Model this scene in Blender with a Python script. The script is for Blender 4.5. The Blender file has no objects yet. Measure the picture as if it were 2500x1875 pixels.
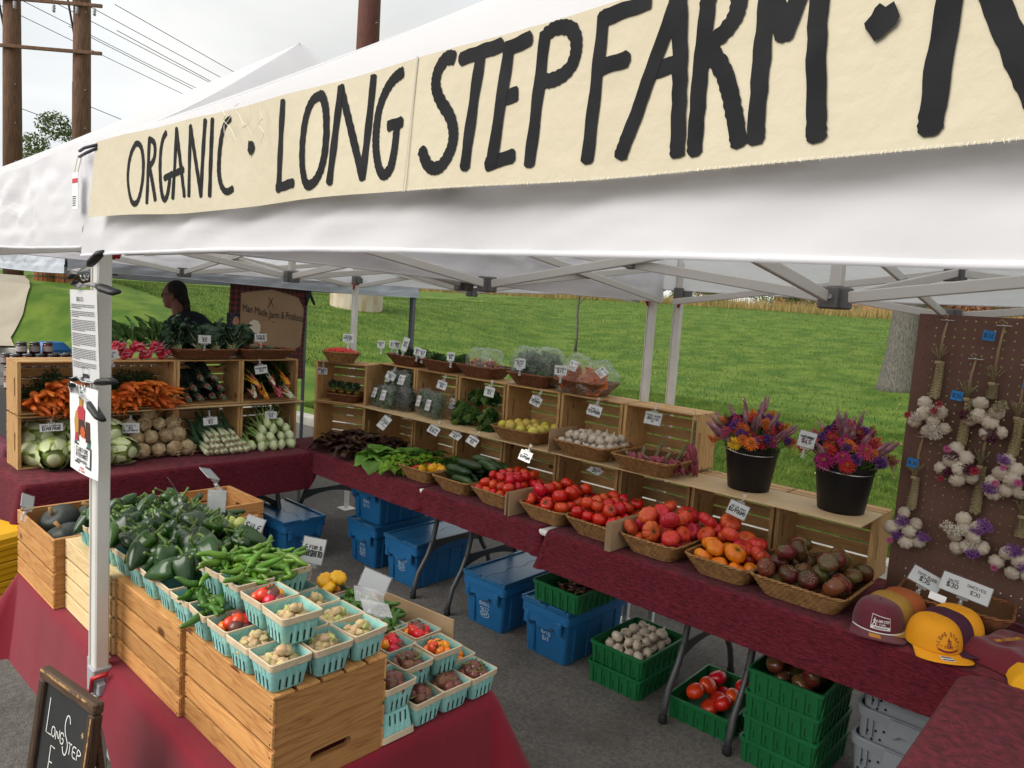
import bpy, bmesh, math, random
from mathutils import Vector, Matrix, Euler, noise
random.seed(7)
PI = math.pi
SC = bpy.context.scene
COL = SC.collection
# ------------------------------------------------------------------ camera
# World axes: +X runs along the market row, +Y from the customers' side into the stall, origin at the shared front tent leg.
cam_d = bpy.data.cameras.new('camera'); cam = bpy.data.objects.new('camera', cam_d); COL.objects.link(cam)
CAM = Vector((2.290, -0.697, 1.891))
_F = Vector((-0.6710, 0.7340, -0.1049)).normalized()
_R = Vector((0.7320, 0.6780, 0.0670)); _R = (_R - _F * _R.dot(_F)).normalized()
_U = _R.cross(_F)
cam.matrix_world = Matrix(((_R.x, _U.x, -_F.x, CAM.x), (_R.y, _U.y, -_F.y, CAM.y), (_R.z, _U.z, -_F.z, CAM.z), (0, 0, 0, 1)))
cam_d.sensor_width = 36.0; cam_d.lens = 1765.5 / 2500 * 36
cam_d.clip_start = 0.05; cam_d.clip_end = 900
SC.camera = cam
# ------------------------------------------------------------------ sky, sun, exposure (bright overcast)
SUN_EL, SUN_AZ = math.radians(40), math.radians(200)
world = bpy.data.worlds.new('World'); SC.world = world; world.use_nodes = True
wn = world.node_tree; wn.nodes.clear()
def _w(t, **k):
	n = wn.nodes.new(t)
	for a, b in k.items(): setattr(n, a, b)
	return n
w_out = _w('ShaderNodeOutputWorld'); w_bg = _w('ShaderNodeBackground')
w_sky = _w('ShaderNodeTexSky', sky_type='NISHITA', sun_disc=False)
w_sky.sun_elevation = SUN_EL; w_sky.sun_rotation = SUN_AZ; w_sky.altitude = 900; w_sky.dust_density = 3.0
w_tc = _w('ShaderNodeTexCoord'); w_map = _w('ShaderNodeMapping'); w_map.inputs['Scale'].default_value = (1, 1, 2.6)
w_noise = _w('ShaderNodeTexNoise'); w_noise.inputs['Scale'].default_value = 1.7; w_noise.inputs['Detail'].default_value = 5
w_ramp = _w('ShaderNodeValToRGB')
w_ramp.color_ramp.elements[0].position = 0.30; w_ramp.color_ramp.elements[0].color = (0.72, 0.72, 0.72, 1)
w_ramp.color_ramp.elements[1].position = 0.55; w_ramp.color_ramp.elements[1].color = (0.985, 0.985, 0.985, 1)
w_mix = _w('ShaderNodeMix', data_type='RGBA')
w_cl = _w('ShaderNodeRGB'); w_cl.outputs[0].default_value = (3.95, 3.98, 3.88, 1)       # cloud brightness in sky units
wn.links.new(w_tc.outputs['Generated'], w_map.inputs['Vector']); wn.links.new(w_map.outputs[0], w_noise.inputs['Vector'])
wn.links.new(w_noise.outputs['Fac'], w_ramp.inputs['Fac']); wn.links.new(w_ramp.outputs['Color'], w_mix.inputs['Factor'])
wn.links.new(w_sky.outputs['Color'], w_mix.inputs['A']); wn.links.new(w_cl.outputs[0], w_mix.inputs['B'])
w_n2 = _w('ShaderNodeTexNoise'); w_n2.inputs['Scale'].default_value = 2.3; w_n2.inputs['Detail'].default_value = 7; w_n2.inputs['Distortion'].default_value = 0.4; wn.links.new(w_map.outputs[0], w_n2.inputs['Vector'])
w_mr = _w('ShaderNodeMapRange'); w_mr.inputs['From Min'].default_value = 0.3; w_mr.inputs['From Max'].default_value = 0.7; w_mr.inputs['To Min'].default_value = 0.80; w_mr.inputs['To Max'].default_value = 1.06; wn.links.new(w_n2.outputs['Fac'], w_mr.inputs['Value'])
w_vm = _w('ShaderNodeVectorMath', operation='SCALE'); wn.links.new(w_mix.outputs['Result'], w_vm.inputs[0]); wn.links.new(w_mr.outputs[0], w_vm.inputs['Scale'])
wn.links.new(w_vm.outputs[0], w_bg.inputs['Color']); w_bg.inputs['Strength'].default_value = 0.10
wn.links.new(w_bg.outputs[0], w_out.inputs['Surface'])
sun_d = bpy.data.lights.new('sun', 'SUN'); sun_d.energy = 1.5; sun_d.angle = math.radians(50); sun_d.color = (1.0, 0.95, 0.88)
sun = bpy.data.objects.new('sun', sun_d); COL.objects.link(sun)
# nishita sun_rotation is measured clockwise from +Y
_sd = Vector((math.sin(SUN_AZ) * math.cos(SUN_EL), math.cos(SUN_AZ) * math.cos(SUN_EL), math.sin(SUN_EL)))
sun.rotation_euler = _sd.to_track_quat('Z', 'Y').to_euler()
vs = SC.view_settings; vs.view_transform = 'Standard'; vs.look = 'None'; vs.exposure = 1.35; vs.gamma = 1; vs.use_curve_mapping = False
SC.cycles.max_bounces = 8; SC.cycles.transparent_max_bounces = 16; SC.cycles.diffuse_bounces = 4; SC.cycles.transmission_bounces = 4
SC.cycles.use_denoising = True; SC.cycles.caustics_reflective = False; SC.cycles.caustics_refractive = False
# ------------------------------------------------------------------ materials
MATS = {}
def mat(name, col, rough=0.6, col2=None, nscale=8.0, namt=1.0, bump=0.0, bscale=None, spec=0.4, rnd=0.0, stretch=None,
		transl=0.0, metal=0.0, coat=0.0, detail=4.0, ramp=(0.35, 0.65), sheen=0.0, hue=0.0):
	"""one procedural principled material: base colour varied by noise (col..col2), per-object value jitter rnd, noise bump"""
	if name in MATS: return MATS[name]
	m = bpy.data.materials.new(name); m.use_nodes = True; nt = m.node_tree; N = nt.nodes; L = nt.links
	p = N['Principled BSDF']; p.inputs['Roughness'].default_value = rough; p.inputs['Specular IOR Level'].default_value = spec
	p.inputs['Metallic'].default_value = metal; p.inputs['Coat Weight'].default_value = coat
	if sheen: p.inputs['Sheen Weight'].default_value = sheen
	tc = N.new('ShaderNodeTexCoord'); oi = N.new('ShaderNodeObjectInfo')
	mp = N.new('ShaderNodeMapping'); L.new(tc.outputs['Object'], mp.inputs['Vector'])
	if stretch: mp.inputs['Scale'].default_value = stretch
	cm = N.new('ShaderNodeCombineXYZ')
	mul = N.new('ShaderNodeMath'); mul.operation = 'MULTIPLY'; mul.inputs[1].default_value = 37.0
	L.new(oi.outputs['Random'], mul.inputs[0])
	for i in range(3): L.new(mul.outputs[0], cm.inputs[i])
	L.new(cm.outputs[0], mp.inputs['Location'])
	src = None
	if col2 is not None:
		nz = N.new('ShaderNodeTexNoise'); nz.inputs['Scale'].default_value = nscale; nz.inputs['Detail'].default_value = detail
		L.new(mp.outputs[0], nz.inputs['Vector'])
		rp = N.new('ShaderNodeValToRGB'); rp.color_ramp.elements[0].position = ramp[0]; rp.color_ramp.elements[1].position = ramp[1]
		rp.color_ramp.elements[0].color = (*col, 1); rp.color_ramp.elements[1].color = (*col2, 1)
		L.new(nz.outputs['Fac'], rp.inputs['Fac']); src = rp.outputs['Color']
	if rnd or hue:
		hs = N.new('ShaderNodeHueSaturation')
		if src: L.new(src, hs.inputs['Color'])
		else: hs.inputs['Color'].default_value = (*col, 1)
		mr = N.new('ShaderNodeMapRange'); mr.inputs['To Min'].default_value = 1 - rnd; mr.inputs['To Max'].default_value = 1 + rnd
		L.new(oi.outputs['Random'], mr.inputs['Value']); L.new(mr.outputs[0], hs.inputs['Value'])
		if hue:
			m2 = N.new('ShaderNodeMath'); m2.operation = 'MULTIPLY'; m2.inputs[1].default_value = 7.31
			fr = N.new('ShaderNodeMath'); fr.operation = 'FRACT'
			L.new(oi.outputs['Random'], m2.inputs[0]); L.new(m2.outputs[0], fr.inputs[0])
			mh = N.new('ShaderNodeMapRange'); mh.inputs['To Min'].default_value = 0.5 - hue; mh.inputs['To Max'].default_value = 0.5 + hue
			L.new(fr.outputs[0], mh.inputs['Value']); L.new(mh.outputs[0], hs.inputs['Hue'])
		src = hs.outputs['Color']
	if src: L.new(src, p.inputs['Base Color'])
	else: p.inputs['Base Color'].default_value = (*col, 1)
	if bump:
		bn = N.new('ShaderNodeTexNoise'); bn.inputs['Scale'].default_value = bscale or nscale * 2; bn.inputs['Detail'].default_value = 5
		L.new(mp.outputs[0], bn.inputs['Vector'])
		b = N.new('ShaderNodeBump'); b.inputs['Strength'].default_value = bump; b.inputs['Distance'].default_value = 0.01
		L.new(bn.outputs['Fac'], b.inputs['Height']); L.new(b.outputs[0], p.inputs['Normal'])
	if transl:
		tr = N.new('ShaderNodeBsdfTranslucent'); ms = N.new('ShaderNodeMixShader'); ms.inputs[0].default_value = transl
		if src: L.new(src, tr.inputs['Color'])
		else: tr.inputs['Color'].default_value = (*col, 1)
		out = N['Material Output']; L.new(p.outputs[0], ms.inputs[1]); L.new(tr.outputs[0], ms.inputs[2]); L.new(ms.outputs[0], out.inputs['Surface'])
	MATS[name] = m; return m
def wood(name, light, dark, along=0, knots=True, rnd=0.18, rough=0.62):
	"""sawn boards: stretched rings + streaks along the board's own axis, sparse knots, per-board tone"""
	if name in MATS: return MATS[name]
	m = bpy.data.materials.new(name); m.use_nodes = True; nt = m.node_tree; N = nt.nodes; L = nt.links
	p = N['Principled BSDF']; p.inputs['Roughness'].default_value = rough; p.inputs['Specular IOR Level'].default_value = 0.25
	tc = N.new('ShaderNodeTexCoord'); oi = N.new('ShaderNodeObjectInfo'); mp = N.new('ShaderNodeMapping')
	s = [22, 22, 22]; s[along] = 2.2; mp.inputs['Scale'].default_value = s
	mul = N.new('ShaderNodeMath'); mul.operation = 'MULTIPLY'; mul.inputs[1].default_value = 53.0; cm = N.new('ShaderNodeCombineXYZ')
	L.new(oi.outputs['Random'], mul.inputs[0])
	for i in range(3): L.new(mul.outputs[0], cm.inputs[i])
	L.new(cm.outputs[0], mp.inputs['Location']); L.new(tc.outputs['Object'], mp.inputs['Vector'])
	n1 = N.new('ShaderNodeTexNoise'); n1.inputs['Scale'].default_value = 0.9; n1.inputs['Detail'].default_value = 2; n1.inputs['Distortion'].default_value = 0.6
	L.new(mp.outputs[0], n1.inputs['Vector'])
	k = N.new('ShaderNodeMath'); k.operation = 'MULTIPLY'; k.inputs[1].default_value = 17.0; L.new(n1.outputs['Fac'], k.inputs[0])
	fr = N.new('ShaderNodeMath'); fr.operation = 'PINGPONG'; fr.inputs[1].default_value = 1.0; L.new(k.outputs[0], fr.inputs[0])
	n2 = N.new('ShaderNodeTexNoise'); n2.inputs['Scale'].default_value = 7; n2.inputs['Detail'].default_value = 6; L.new(mp.outputs[0], n2.inputs['Vector'])
	pw = N.new('ShaderNodeMath'); pw.operation = 'POWER'; pw.inputs[1].default_value = 3.0; L.new(fr.outputs[0], pw.inputs[0])
	ad = N.new('ShaderNodeMath'); ad.operation = 'MULTIPLY_ADD'; ad.inputs[1].default_value = 0.55; L.new(pw.outputs[0], ad.inputs[0]);
	sb = N.new('ShaderNodeMath'); sb.operation = 'MULTIPLY_ADD'; sb.inputs[1].default_value = 0.9; sb.inputs[2].default_value = -0.25
	L.new(n2.outputs['Fac'], sb.inputs[0]); L.new(sb.outputs[0], ad.inputs[2])
	rp = N.new('ShaderNodeValToRGB'); rp.color_ramp.elements[0].color = (*light, 1); rp.color_ramp.elements[1].color = (*dark, 1)
	rp.color_ramp.elements[0].position = 0.05; rp.color_ramp.elements[1].position = 0.95
	L.new(ad.outputs[0], rp.inputs['Fac'])
	last = rp.outputs['Color']
	if knots:
		mk = N.new('ShaderNodeMapping'); sk = [7, 7, 7]; sk[along] = 4.0; mk.inputs['Scale'].default_value = sk
		L.new(cm.outputs[0], mk.inputs['Location']); L.new(tc.outputs['Object'], mk.inputs['Vector'])
		vo = N.new('ShaderNodeTexVoronoi'); vo.inputs['Scale'].default_value = 1.0; L.new(mk.outputs[0], vo.inputs['Vector'])
		rk = N.new('ShaderNodeValToRGB'); rk.color_ramp.elements[0].position = 0.07; rk.color_ramp.elements[1].position = 0.13
		rk.color_ramp.elements[0].color = (1, 1, 1, 1); rk.color_ramp.elements[1].color = (0, 0, 0, 1)
		L.new(vo.outputs['Distance'], rk.inputs['Fac'])
		mx = N.new('ShaderNodeMix'); mx.data_type = 'RGBA'; L.new(rk.outputs['Color'], mx.inputs['Factor']); L.new(last, mx.inputs['A'])
		mx.inputs['B'].default_value = (dark[0] * 0.35, dark[1] * 0.3, dark[2] * 0.25, 1); last = mx.outputs['Result']
	hs = N.new('ShaderNodeHueSaturation'); L.new(last, hs.inputs['Color'])
	mr = N.new('ShaderNodeMapRange'); mr.inputs['To Min'].default_value = 1 - rnd; mr.inputs['To Max'].default_value = 1 + rnd
	L.new(oi.outputs['Random'], mr.inputs['Value']); L.new(mr.outputs[0], hs.inputs['Value'])
	L.new(hs.outputs['Color'], p.inputs['Base Color'])
	b = N.new('ShaderNodeBump'); b.inputs['Strength'].default_value = 0.25; b.inputs['Distance'].default_value = 0.004
	L.new(n2.outputs['Fac'], b.inputs['Height']); L.new(b.outputs[0], p.inputs['Normal'])
	MATS[name] = m; return m
def clear_film(name, tint=(0.95, 0.97, 0.96), alpha=0.22, rough=0.12, bump=0.6, bscale=30):
	"""thin clear plastic: mostly see-through with crinkled highlights"""
	if name in MATS: return MATS[name]
	m = bpy.data.materials.new(name); m.use_nodes = True; nt = m.node_tree; N = nt.nodes; L = nt.links
	p = N['Principled BSDF']; p.inputs['Base Color'].default_value = (*tint, 1); p.inputs['Roughness'].default_value = rough
	p.inputs['Specular IOR Level'].default_value = 0.7
	tc = N.new('ShaderNodeTexCoord'); nz = N.new('ShaderNodeTexNoise'); nz.inputs['Scale'].default_value = bscale; nz.inputs['Detail'].default_value = 3
	nz.inputs['Distortion'].default_value = 1.2
	L.new(tc.outputs['Object'], nz.inputs['Vector'])
	b = N.new('ShaderNodeBump'); b.inputs['Strength'].default_value = bump; b.inputs['Distance'].default_value = 0.01
	L.new(nz.outputs['Fac'], b.inputs['Height']); L.new(b.outputs[0], p.inputs['Normal'])
	t = N.new('ShaderNodeBsdfTransparent'); t.inputs['Color'].default_value = (*tint, 1)
	gl = N.new('ShaderNodeBsdfGlossy'); gl.inputs['Roughness'].default_value = rough; L.new(b.outputs[0], gl.inputs['Normal'])
	lw = N.new('ShaderNodeLayerWeight'); lw.inputs['Blend'].default_value = 0.35; L.new(b.outputs[0], lw.inputs['Normal'])
	mr = N.new('ShaderNodeMapRange'); mr.inputs['To Min'].default_value = 0.04; mr.inputs['To Max'].default_value = 0.04 + alpha * 2; L.new(lw.outputs['Facing'], mr.inputs['Value'])
	m0 = N.new('ShaderNodeMixShader'); m0.inputs[0].default_value = alpha * 0.30; L.new(t.outputs[0], m0.inputs[1]); L.new(p.outputs[0], m0.inputs[2])
	ms = N.new('ShaderNodeMixShader'); L.new(mr.outputs[0], ms.inputs[0])
	L.new(m0.outputs[0], ms.inputs[1]); L.new(gl.outputs[0], ms.inputs[2]); L.new(ms.outputs[0], N['Material Output'].inputs['Surface'])
	MATS[name] = m; return m
# ------------------------------------------------------------------ mesh helpers
class MB:
	"""collects shapes, then links them as ONE mesh object"""
	def __init__(s): s.v = []; s.f = []; s.mi = []; s.cur = 0
	def add(s, verts, faces, M=None):
		o = len(s.v)
		s.v.extend([tuple(M @ Vector(p)) for p in verts] if M is not None else [tuple(p) for p in verts])
		s.f.extend([tuple(i + o for i in f) for f in faces]); s.mi.extend([s.cur] * len(faces)); return s
	def box(s, x0, x1, y0, y1, z0, z1, M=None):
		return s.add([(x0, y0, z0), (x1, y0, z0), (x1, y1, z0), (x0, y1, z0), (x0, y0, z1), (x1, y0, z1), (x1, y1, z1), (x0, y1, z1)],
					 [(0, 3, 2, 1), (4, 5, 6, 7), (0, 1, 5, 4), (1, 2, 6, 5), (2, 3, 7, 6), (3, 0, 4, 7)], M)
	def cbox(s, x0, x1, y0, y1, z0, z1, c=0.002, M=None):
		"""box with chamfered vertical+horizontal edges (one ring inset top and bottom)"""
		v = [];
		for z, i in ((z0, c), (z0 + c, 0), (z1 - c, 0), (z1, c)):
			for (x, y) in ((x0 + i + c, y0 + i), (x1 - i - c, y0 + i), (x1 - i, y0 + i + c), (x1 - i, y1 - i - c), (x1 - i - c, y1 - i), (x0 + i + c, y1 - i), (x0 + i, y1 - i - c), (x0 + i, y0 + i + c)):
				v.append((x, y, z))
		f = [tuple(range(7, -1, -1)), tuple(range(24, 32))]
		for r in range(3):
			for k in range(8):
				a, b = r * 8 + k, r * 8 + (k + 1) % 8; f.append((a, b, b + 8, a + 8))
		return s.add(v, f, M)
	def tube(s, pts, rad, n=8, caps=True, M=None, flat=1.0):
		pts = [Vector(p) for p in pts]; m = len(pts)
		if not hasattr(rad, '__len__'): rad = [rad] * m
		v = []; f = []
		t0 = (pts[1] - pts[0]).normalized(); up = Vector((0, 0, 1)) if abs(t0.z) < 0.9 else Vector((1, 0, 0))
		a = t0.cross(up).normalized();
		for i in range(m):
			t = (pts[min(i + 1, m - 1)] - pts[max(i - 1, 0)])
			t = t.normalized() if t.length > 1e-9 else t0
			a = a - t * a.dot(t)
			a = a.normalized() if a.length > 1e-6 else t.cross(Vector((0.3, 0.5, 0.8))).normalized()
			b = t.cross(a)
			for k in range(n):
				an = 2 * PI * k / n; q = pts[i] + (a * math.cos(an) + b * math.sin(an) * flat) * rad[i]; v.append(tuple(q))
		for i in range(m - 1):
			for k in range(n):
				c0 = i * n + k; c1 = i * n + (k + 1) % n; f.append((c0, c1, c1 + n, c0 + n))
		if caps: f.append(tuple(range(n - 1, -1, -1))); f.append(tuple(range((m - 1) * n, m * n)))
		return s.add(v, f, M)
	def lathe(s, prof, n=16, M=None, capb=True, capt=True, lobes=0, lamp=0.0, twist=0.0):
		v = []; f = []; m = len(prof)
		for i, (r, z) in enumerate(prof):
			for k in range(n):
				an = 2 * PI * k / n; rr = r * (1 + (lamp * math.cos(lobes * an) if lobes else 0)); an += twist * z
				v.append((rr * math.cos(an), rr * math.sin(an), z))
		for i in range(m - 1):
			for k in range(n):
				a = i * n + k; b = i * n + (k + 1) % n; f.append((a, b, b + n, a + n))
		if capb: f.append(tuple(range(n - 1, -1, -1)))
		if capt: f.append(tuple(range((m - 1) * n, m * n)))
		return s.add(v, f, M)
	def quad(s, a, b, c, d): return s.add([a, b, c, d], [(0, 1, 2, 3)])
	def sheet(s, fn, nu, nv, closed=False):
		o = len(s.v);
		for j in range(nv + 1):
			for i in range(nu + (0 if closed else 1)): s.v.append(tuple(fn(i / nu, j / nv)))
		w = nu if closed else nu + 1
		for j in range(nv):
			for i in range(nu):
				i2 = (i + 1) % w
				s.f.append((o + j * w + i, o + j * w + i2, o + (j + 1) * w + i2, o + (j + 1) * w + i)); s.mi.append(s.cur)
		return s
	def mesh(s, name, mats, smooth=False):
		me = bpy.data.meshes.new(name); me.from_pydata(s.v, [], s.f); me.update()
		for m in (mats if isinstance(mats, (list, tuple)) else [mats]): me.materials.append(m)
		if any(s.mi): me.polygons.foreach_set('material_index', s.mi)
		if smooth: me.polygons.foreach_set('use_smooth', [True] * len(s.f));
		if smooth == 'auto':
			try: me.set_sharp_from_angle(angle=math.radians(40))
			except Exception: pass
		return me
	def build(s, name, mats, parent=None, loc=(0, 0, 0), rot=(0, 0, 0), smooth=False):
		return obj(name, s.mesh(name, mats, smooth), parent, loc, rot)
def obj(name, data, parent=None, loc=(0, 0, 0), rot=(0, 0, 0), scale=None):
	o = bpy.data.objects.new(name, data); COL.objects.link(o)
	o.location = loc; o.rotation_euler = rot
	if scale is not None: o.scale = scale if hasattr(scale, '__len__') else (scale,) * 3
	if parent is not None: o.parent = parent
	return o
def tag(o, label, cat, group=None):
	o['label'] = label; o['category'] = cat
	if group: o['group'] = group
	return o
def thing(name, label, cat, loc=(0, 0, 0), rot=(0, 0, 0), group=None, scale=None):
	return tag(obj(name, None, None, loc, rot, scale), label, cat, group)
def struct(o): o['kind'] = 'structure'; return o
def stuff(o): o['kind'] = 'stuff'; return o
def dup(root, loc, rot=(0, 0, 0), label=None, group=None, scale=None):
	def cp(o, par):
		c = o.copy(); COL.objects.link(c)
		if par is not None: c.parent = par
		for ch in o.children: cp(ch, c)
		return c
	r = cp(root, None); r.location = loc; r.rotation_euler = rot
	if scale is not None: r.scale = scale if hasattr(scale, '__len__') else (scale,) * 3
	if label: r['label'] = label
	if group: r['group'] = group
	return r
U = random.uniform
def TM(loc=(0, 0, 0), rot=(0, 0, 0), sc=1):
	S = Matrix.Diagonal((*(sc if hasattr(sc, '__len__') else (sc,) * 3), 1))
	return Matrix.Translation(loc) @ Euler(rot).to_matrix().to_4x4() @ S
# ------------------------------------------------------------------ lettering: a stroke alphabet on a 4 x 6 grid
GL = {'A':'002640 1232','B':'00062645342303 2342412000','C':'4536160501103041','D':'00062645412000','E':'40000646 0333','F':'000646 0333','G':'45361605011030414323','H':'0006 4046 0343','I':'2026','J':'46412010 01','K':'0006 4603 1340','L':'060040','M':'0006234640','N':'00064046','O':'20010526454120','P':'00062645442303','Q':'20010526454120 2240','R':'00062645440323 2340','S':'4536160504134241301001','T':'2026 0646','U':'060110304146','V':'062046','W':'0610243046','X':'0046 0640','Y':'062346 2320','Z':'06460040','0':'20010526454120','1':'152620','2':'051636454000','3':'0516364534234241301001','4':'360242 3630','5':'460603334241301001','6':'45261501203041423303','7':'064610','8':'23142636342301103041 23','9':'42020526454130','$':'4536160504134241301001 2027','/':'0046','.':'2021','-':'1333','&':'4005163504113043','*':'1135 1531 0343','|':'2026', "'": '2625'}
def stroke_mesh(mb, pts, w, smooth=True, z=0.0):
	"""flat brush stroke in the XY plane along pts"""
	P = [Vector((p[0], p[1], 0)) for p in pts]
	if smooth and len(P) > 2:
		for _ in range(2):
			Q = [P[0]]
			for a, b in zip(P, P[1:]): Q += [a * 0.75 + b * 0.25, a * 0.25 + b * 0.75]
			Q.append(P[-1]); P = Q
	L = []; R = []
	for i in range(len(P)):
		t = P[min(i + 1, len(P) - 1)] - P[max(i - 1, 0)]
		if t.length < 1e-9: t = Vector((1, 0, 0))
		t.normalize(); n = Vector((-t.y, t.x, 0)); ww = w * 0.5
		e = t * (w * 0.3) * (-1 if i == 0 else (1 if i == len(P) - 1 else 0))
		L.append(P[i] + n * ww + e); R.append(P[i] - n * ww + e)
	o = len(mb.v)
	for a, b in zip(L, R): mb.v += [(a.x, a.y, z), (b.x, b.y, z)]
	for i in range(len(P) - 1): mb.f.append((o + 2 * i, o + 2 * i + 1, o + 2 * i + 3, o + 2 * i + 2)); mb.mi.append(mb.cur)
def write(mb, text, x, y, h, w=None, asp=0.62, jit=0.06, align='c', z=0.0, gap=0.38, smooth=True):
	"""handwritten capitals, baseline (x, y), cap height h"""
	rr = random.Random(hash(text) & 0xffff if False else sum(ord(c) * (i + 3) for i, c in enumerate(text)))
	cw = h * asp; adv = cw * (1 + gap); w = w or h * 0.13
	tot = sum(adv if c != ' ' else adv * 0.6 for c in text) - cw * gap
	cx = x - (tot / 2 if align == 'c' else 0)
	for c in text.upper():
		if c == ' ': cx += adv * 0.6; continue
		g = GL.get(c)
		if g:
			for st in g.split():
				pts = [(cx + (int(st[i]) / 4) * cw + rr.uniform(-jit, jit) * cw * 0.5, y + (int(st[i + 1]) / 6) * h + rr.uniform(-jit, jit) * h * 0.4) for i in range(0, len(st) - 1, 2)]
				if len(pts) > 1: stroke_mesh(mb, pts, w, smooth and len(pts) > 3, z)
		cx += adv
# ================================================================== SETTING
import numpy as np
NPR = np.random.default_rng(11)
def np_mesh(name, V, F, mats, smooth=False):
	me = bpy.data.meshes.new(name); n = len(V); k = F.shape[1]
	me.vertices.add(n); me.vertices.foreach_set('co', np.asarray(V, np.float32).ravel())
	me.loops.add(F.size); me.loops.foreach_set('vertex_index', np.asarray(F, np.int32).ravel())
	me.polygons.add(len(F)); me.polygons.foreach_set('loop_start', np.arange(0, F.size, k, dtype=np.int32)); me.polygons.foreach_set('loop_total', np.full(len(F), k, np.int32))
	me.polygons.foreach_set('use_smooth', np.full(len(F), bool(smooth)))
	me.update(); me.validate()
	for m in (mats if isinstance(mats, (list, tuple)) else [mats]): me.materials.append(m)
	return me
def sm(t): t = np.clip(t, 0, 1); return t * t * (3 - 2 * t)
def kerb_y(x):
	x = np.asarray(x, float)
	return np.where(x > -3, 5.33, np.where(x > -18, 5.33 + (x + 3) * (1.33 / 15), 4.0 + (x + 18) * 0.55))
def lawn_z(x, y):
	x = np.asarray(x, float); y = np.asarray(y, float)
	ry = 2.52 * sm((y - 9) / 36) - 2.0 * sm((y - 60) / 200); rx = 1.72 * sm((-x - 8) / 17) * sm((y - kerb_y(x)) / 2.4)
	m = np.maximum(ry, rx); s = np.minimum(ry, rx)
	z = 0.13 + m + 0.12 * s + 0.05 * np.sin(x * 0.55 + 1.0) * np.sin(y * 0.43) * sm((y - 6) / 4)
	return z
# asphalt
mA = mat('asphalt', (0.10, 0.092, 0.084), 0.92, (0.155, 0.144, 0.13), 55, bump=0.7, bscale=210, spec=0.25, detail=8)
nt = mA.node_tree; N = nt.nodes; L = nt.links
_v = N.new('ShaderNodeTexVoronoi'); _v.inputs['Scale'].default_value = 95; _tc = N.new('ShaderNodeTexCoord'); L.new(_tc.outputs['Object'], _v.inputs['Vector'])
_r = N.new('ShaderNodeValToRGB'); _r.color_ramp.elements[0].position = 0.10; _r.color_ramp.elements[1].position = 0.22
_r.color_ramp.elements[0].color = (1, 1, 1, 1); _r.color_ramp.elements[1].color = (0, 0, 0, 1); L.new(_v.outputs['Distance'], _r.inputs['Fac'])
_big = N.new('ShaderNodeTexNoise'); _big.inputs['Scale'].default_value = 1.3; _big.inputs['Detail'].default_value = 6; L.new(_tc.outputs['Object'], _big.inputs['Vector'])
_rb = N.new('ShaderNodeValToRGB'); _rb.color_ramp.elements[0].position = 0.32; _rb.color_ramp.elements[0].color = (0.55, 0.54, 0.53, 1); _rb.color_ramp.elements[1].position = 0.5; _rb.color_ramp.elements[1].color = (1, 1, 1, 1)
L.new(_big.outputs['Fac'], _rb.inputs['Fac'])
_p = N['Principled BSDF']; _old = _p.inputs['Base Color'].links[0].from_socket
_m1 = N.new('ShaderNodeMix'); _m1.data_type = 'RGBA'; L.new(_r.outputs['Color'], _m1.inputs['Factor']); L.new(_old, _m1.inputs['A']); _m1.inputs['B'].default_value = (0.27, 0.255, 0.235, 1)
_m2 = N.new('ShaderNodeMix'); _m2.data_type = 'RGBA'; _m2.blend_type = 'MULTIPLY'; _m2.inputs['Factor'].default_value = 1; L.new(_m1.outputs['Result'], _m2.inputs['A']); L.new(_rb.outputs['Color'], _m2.inputs['B'])
L.new(_m2.outputs['Result'], _p.inputs['Base Color'])
g = MB(); g.quad((-420, -420, 0), (420, -420, 0), (420, 420, 0), (-420, 420, 0)); struct(g.build('asphalt_ground', mA))
# grit on the asphalt
# lawn terrain
mLawn = mat('lawn', (0.050, 0.105, 0.012), 0.9, (0.110, 0.165, 0.024), 1.3, bump=0.5, bscale=45, spec=0.15, detail=9, ramp=(0.38, 0.62))
xs = np.unique(np.concatenate([np.linspace(-400, -60, 24), np.linspace(-60, -10, 60), np.linspace(-10, 14, 70), np.linspace(14, 300, 24)]))
ss = np.concatenate([np.linspace(0, 12, 60), np.linspace(12.6, 60, 60), np.linspace(65, 420, 20)])
X, S = np.meshgrid(xs, ss); Y = kerb_y(X) + 0.10 + S; Z = lawn_z(X, Y) - 0.008
V = np.stack([X, Y, Z], -1).reshape(-1, 3); w = len(xs); h = len(ss)
I = np.arange((h - 1) * w).reshape(h - 1, w)[:, :-1].ravel(); F = np.stack([I, I + 1, I + w + 1, I + w], -1)
struct(obj('lawn', np_mesh('lawn', V, F, mLawn, True)))
# kerb: a low concrete strip between asphalt and lawn
mKerb = mat('kerb_concrete', (0.42, 0.40, 0.36), 0.85, (0.30, 0.29, 0.26), 6, bump=0.3, bscale=80)
kb = MB(); kx = [12, 6, 0, -3, -7, -11, -15, -18, -24, -34, -60]
prof = [(0.0, -0.02), (0.0, 0.11), (0.02, 0.13), (0.15, 0.135), (0.15, -0.02)]
for i, x in enumerate(kx):
	y = float(kerb_y(x))
	for (dy, dz) in prof: kb.v.append((x, y - 0.03 + dy, dz))
for i in range(len(kx) - 1):
	for j in range(4): kb.f.append((i * 5 + j, i * 5 + j + 1, i * 5 + 6 + j, i * 5 + 5 + j)); kb.mi.append(0)
struct(kb.build('kerb', mKerb))
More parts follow.
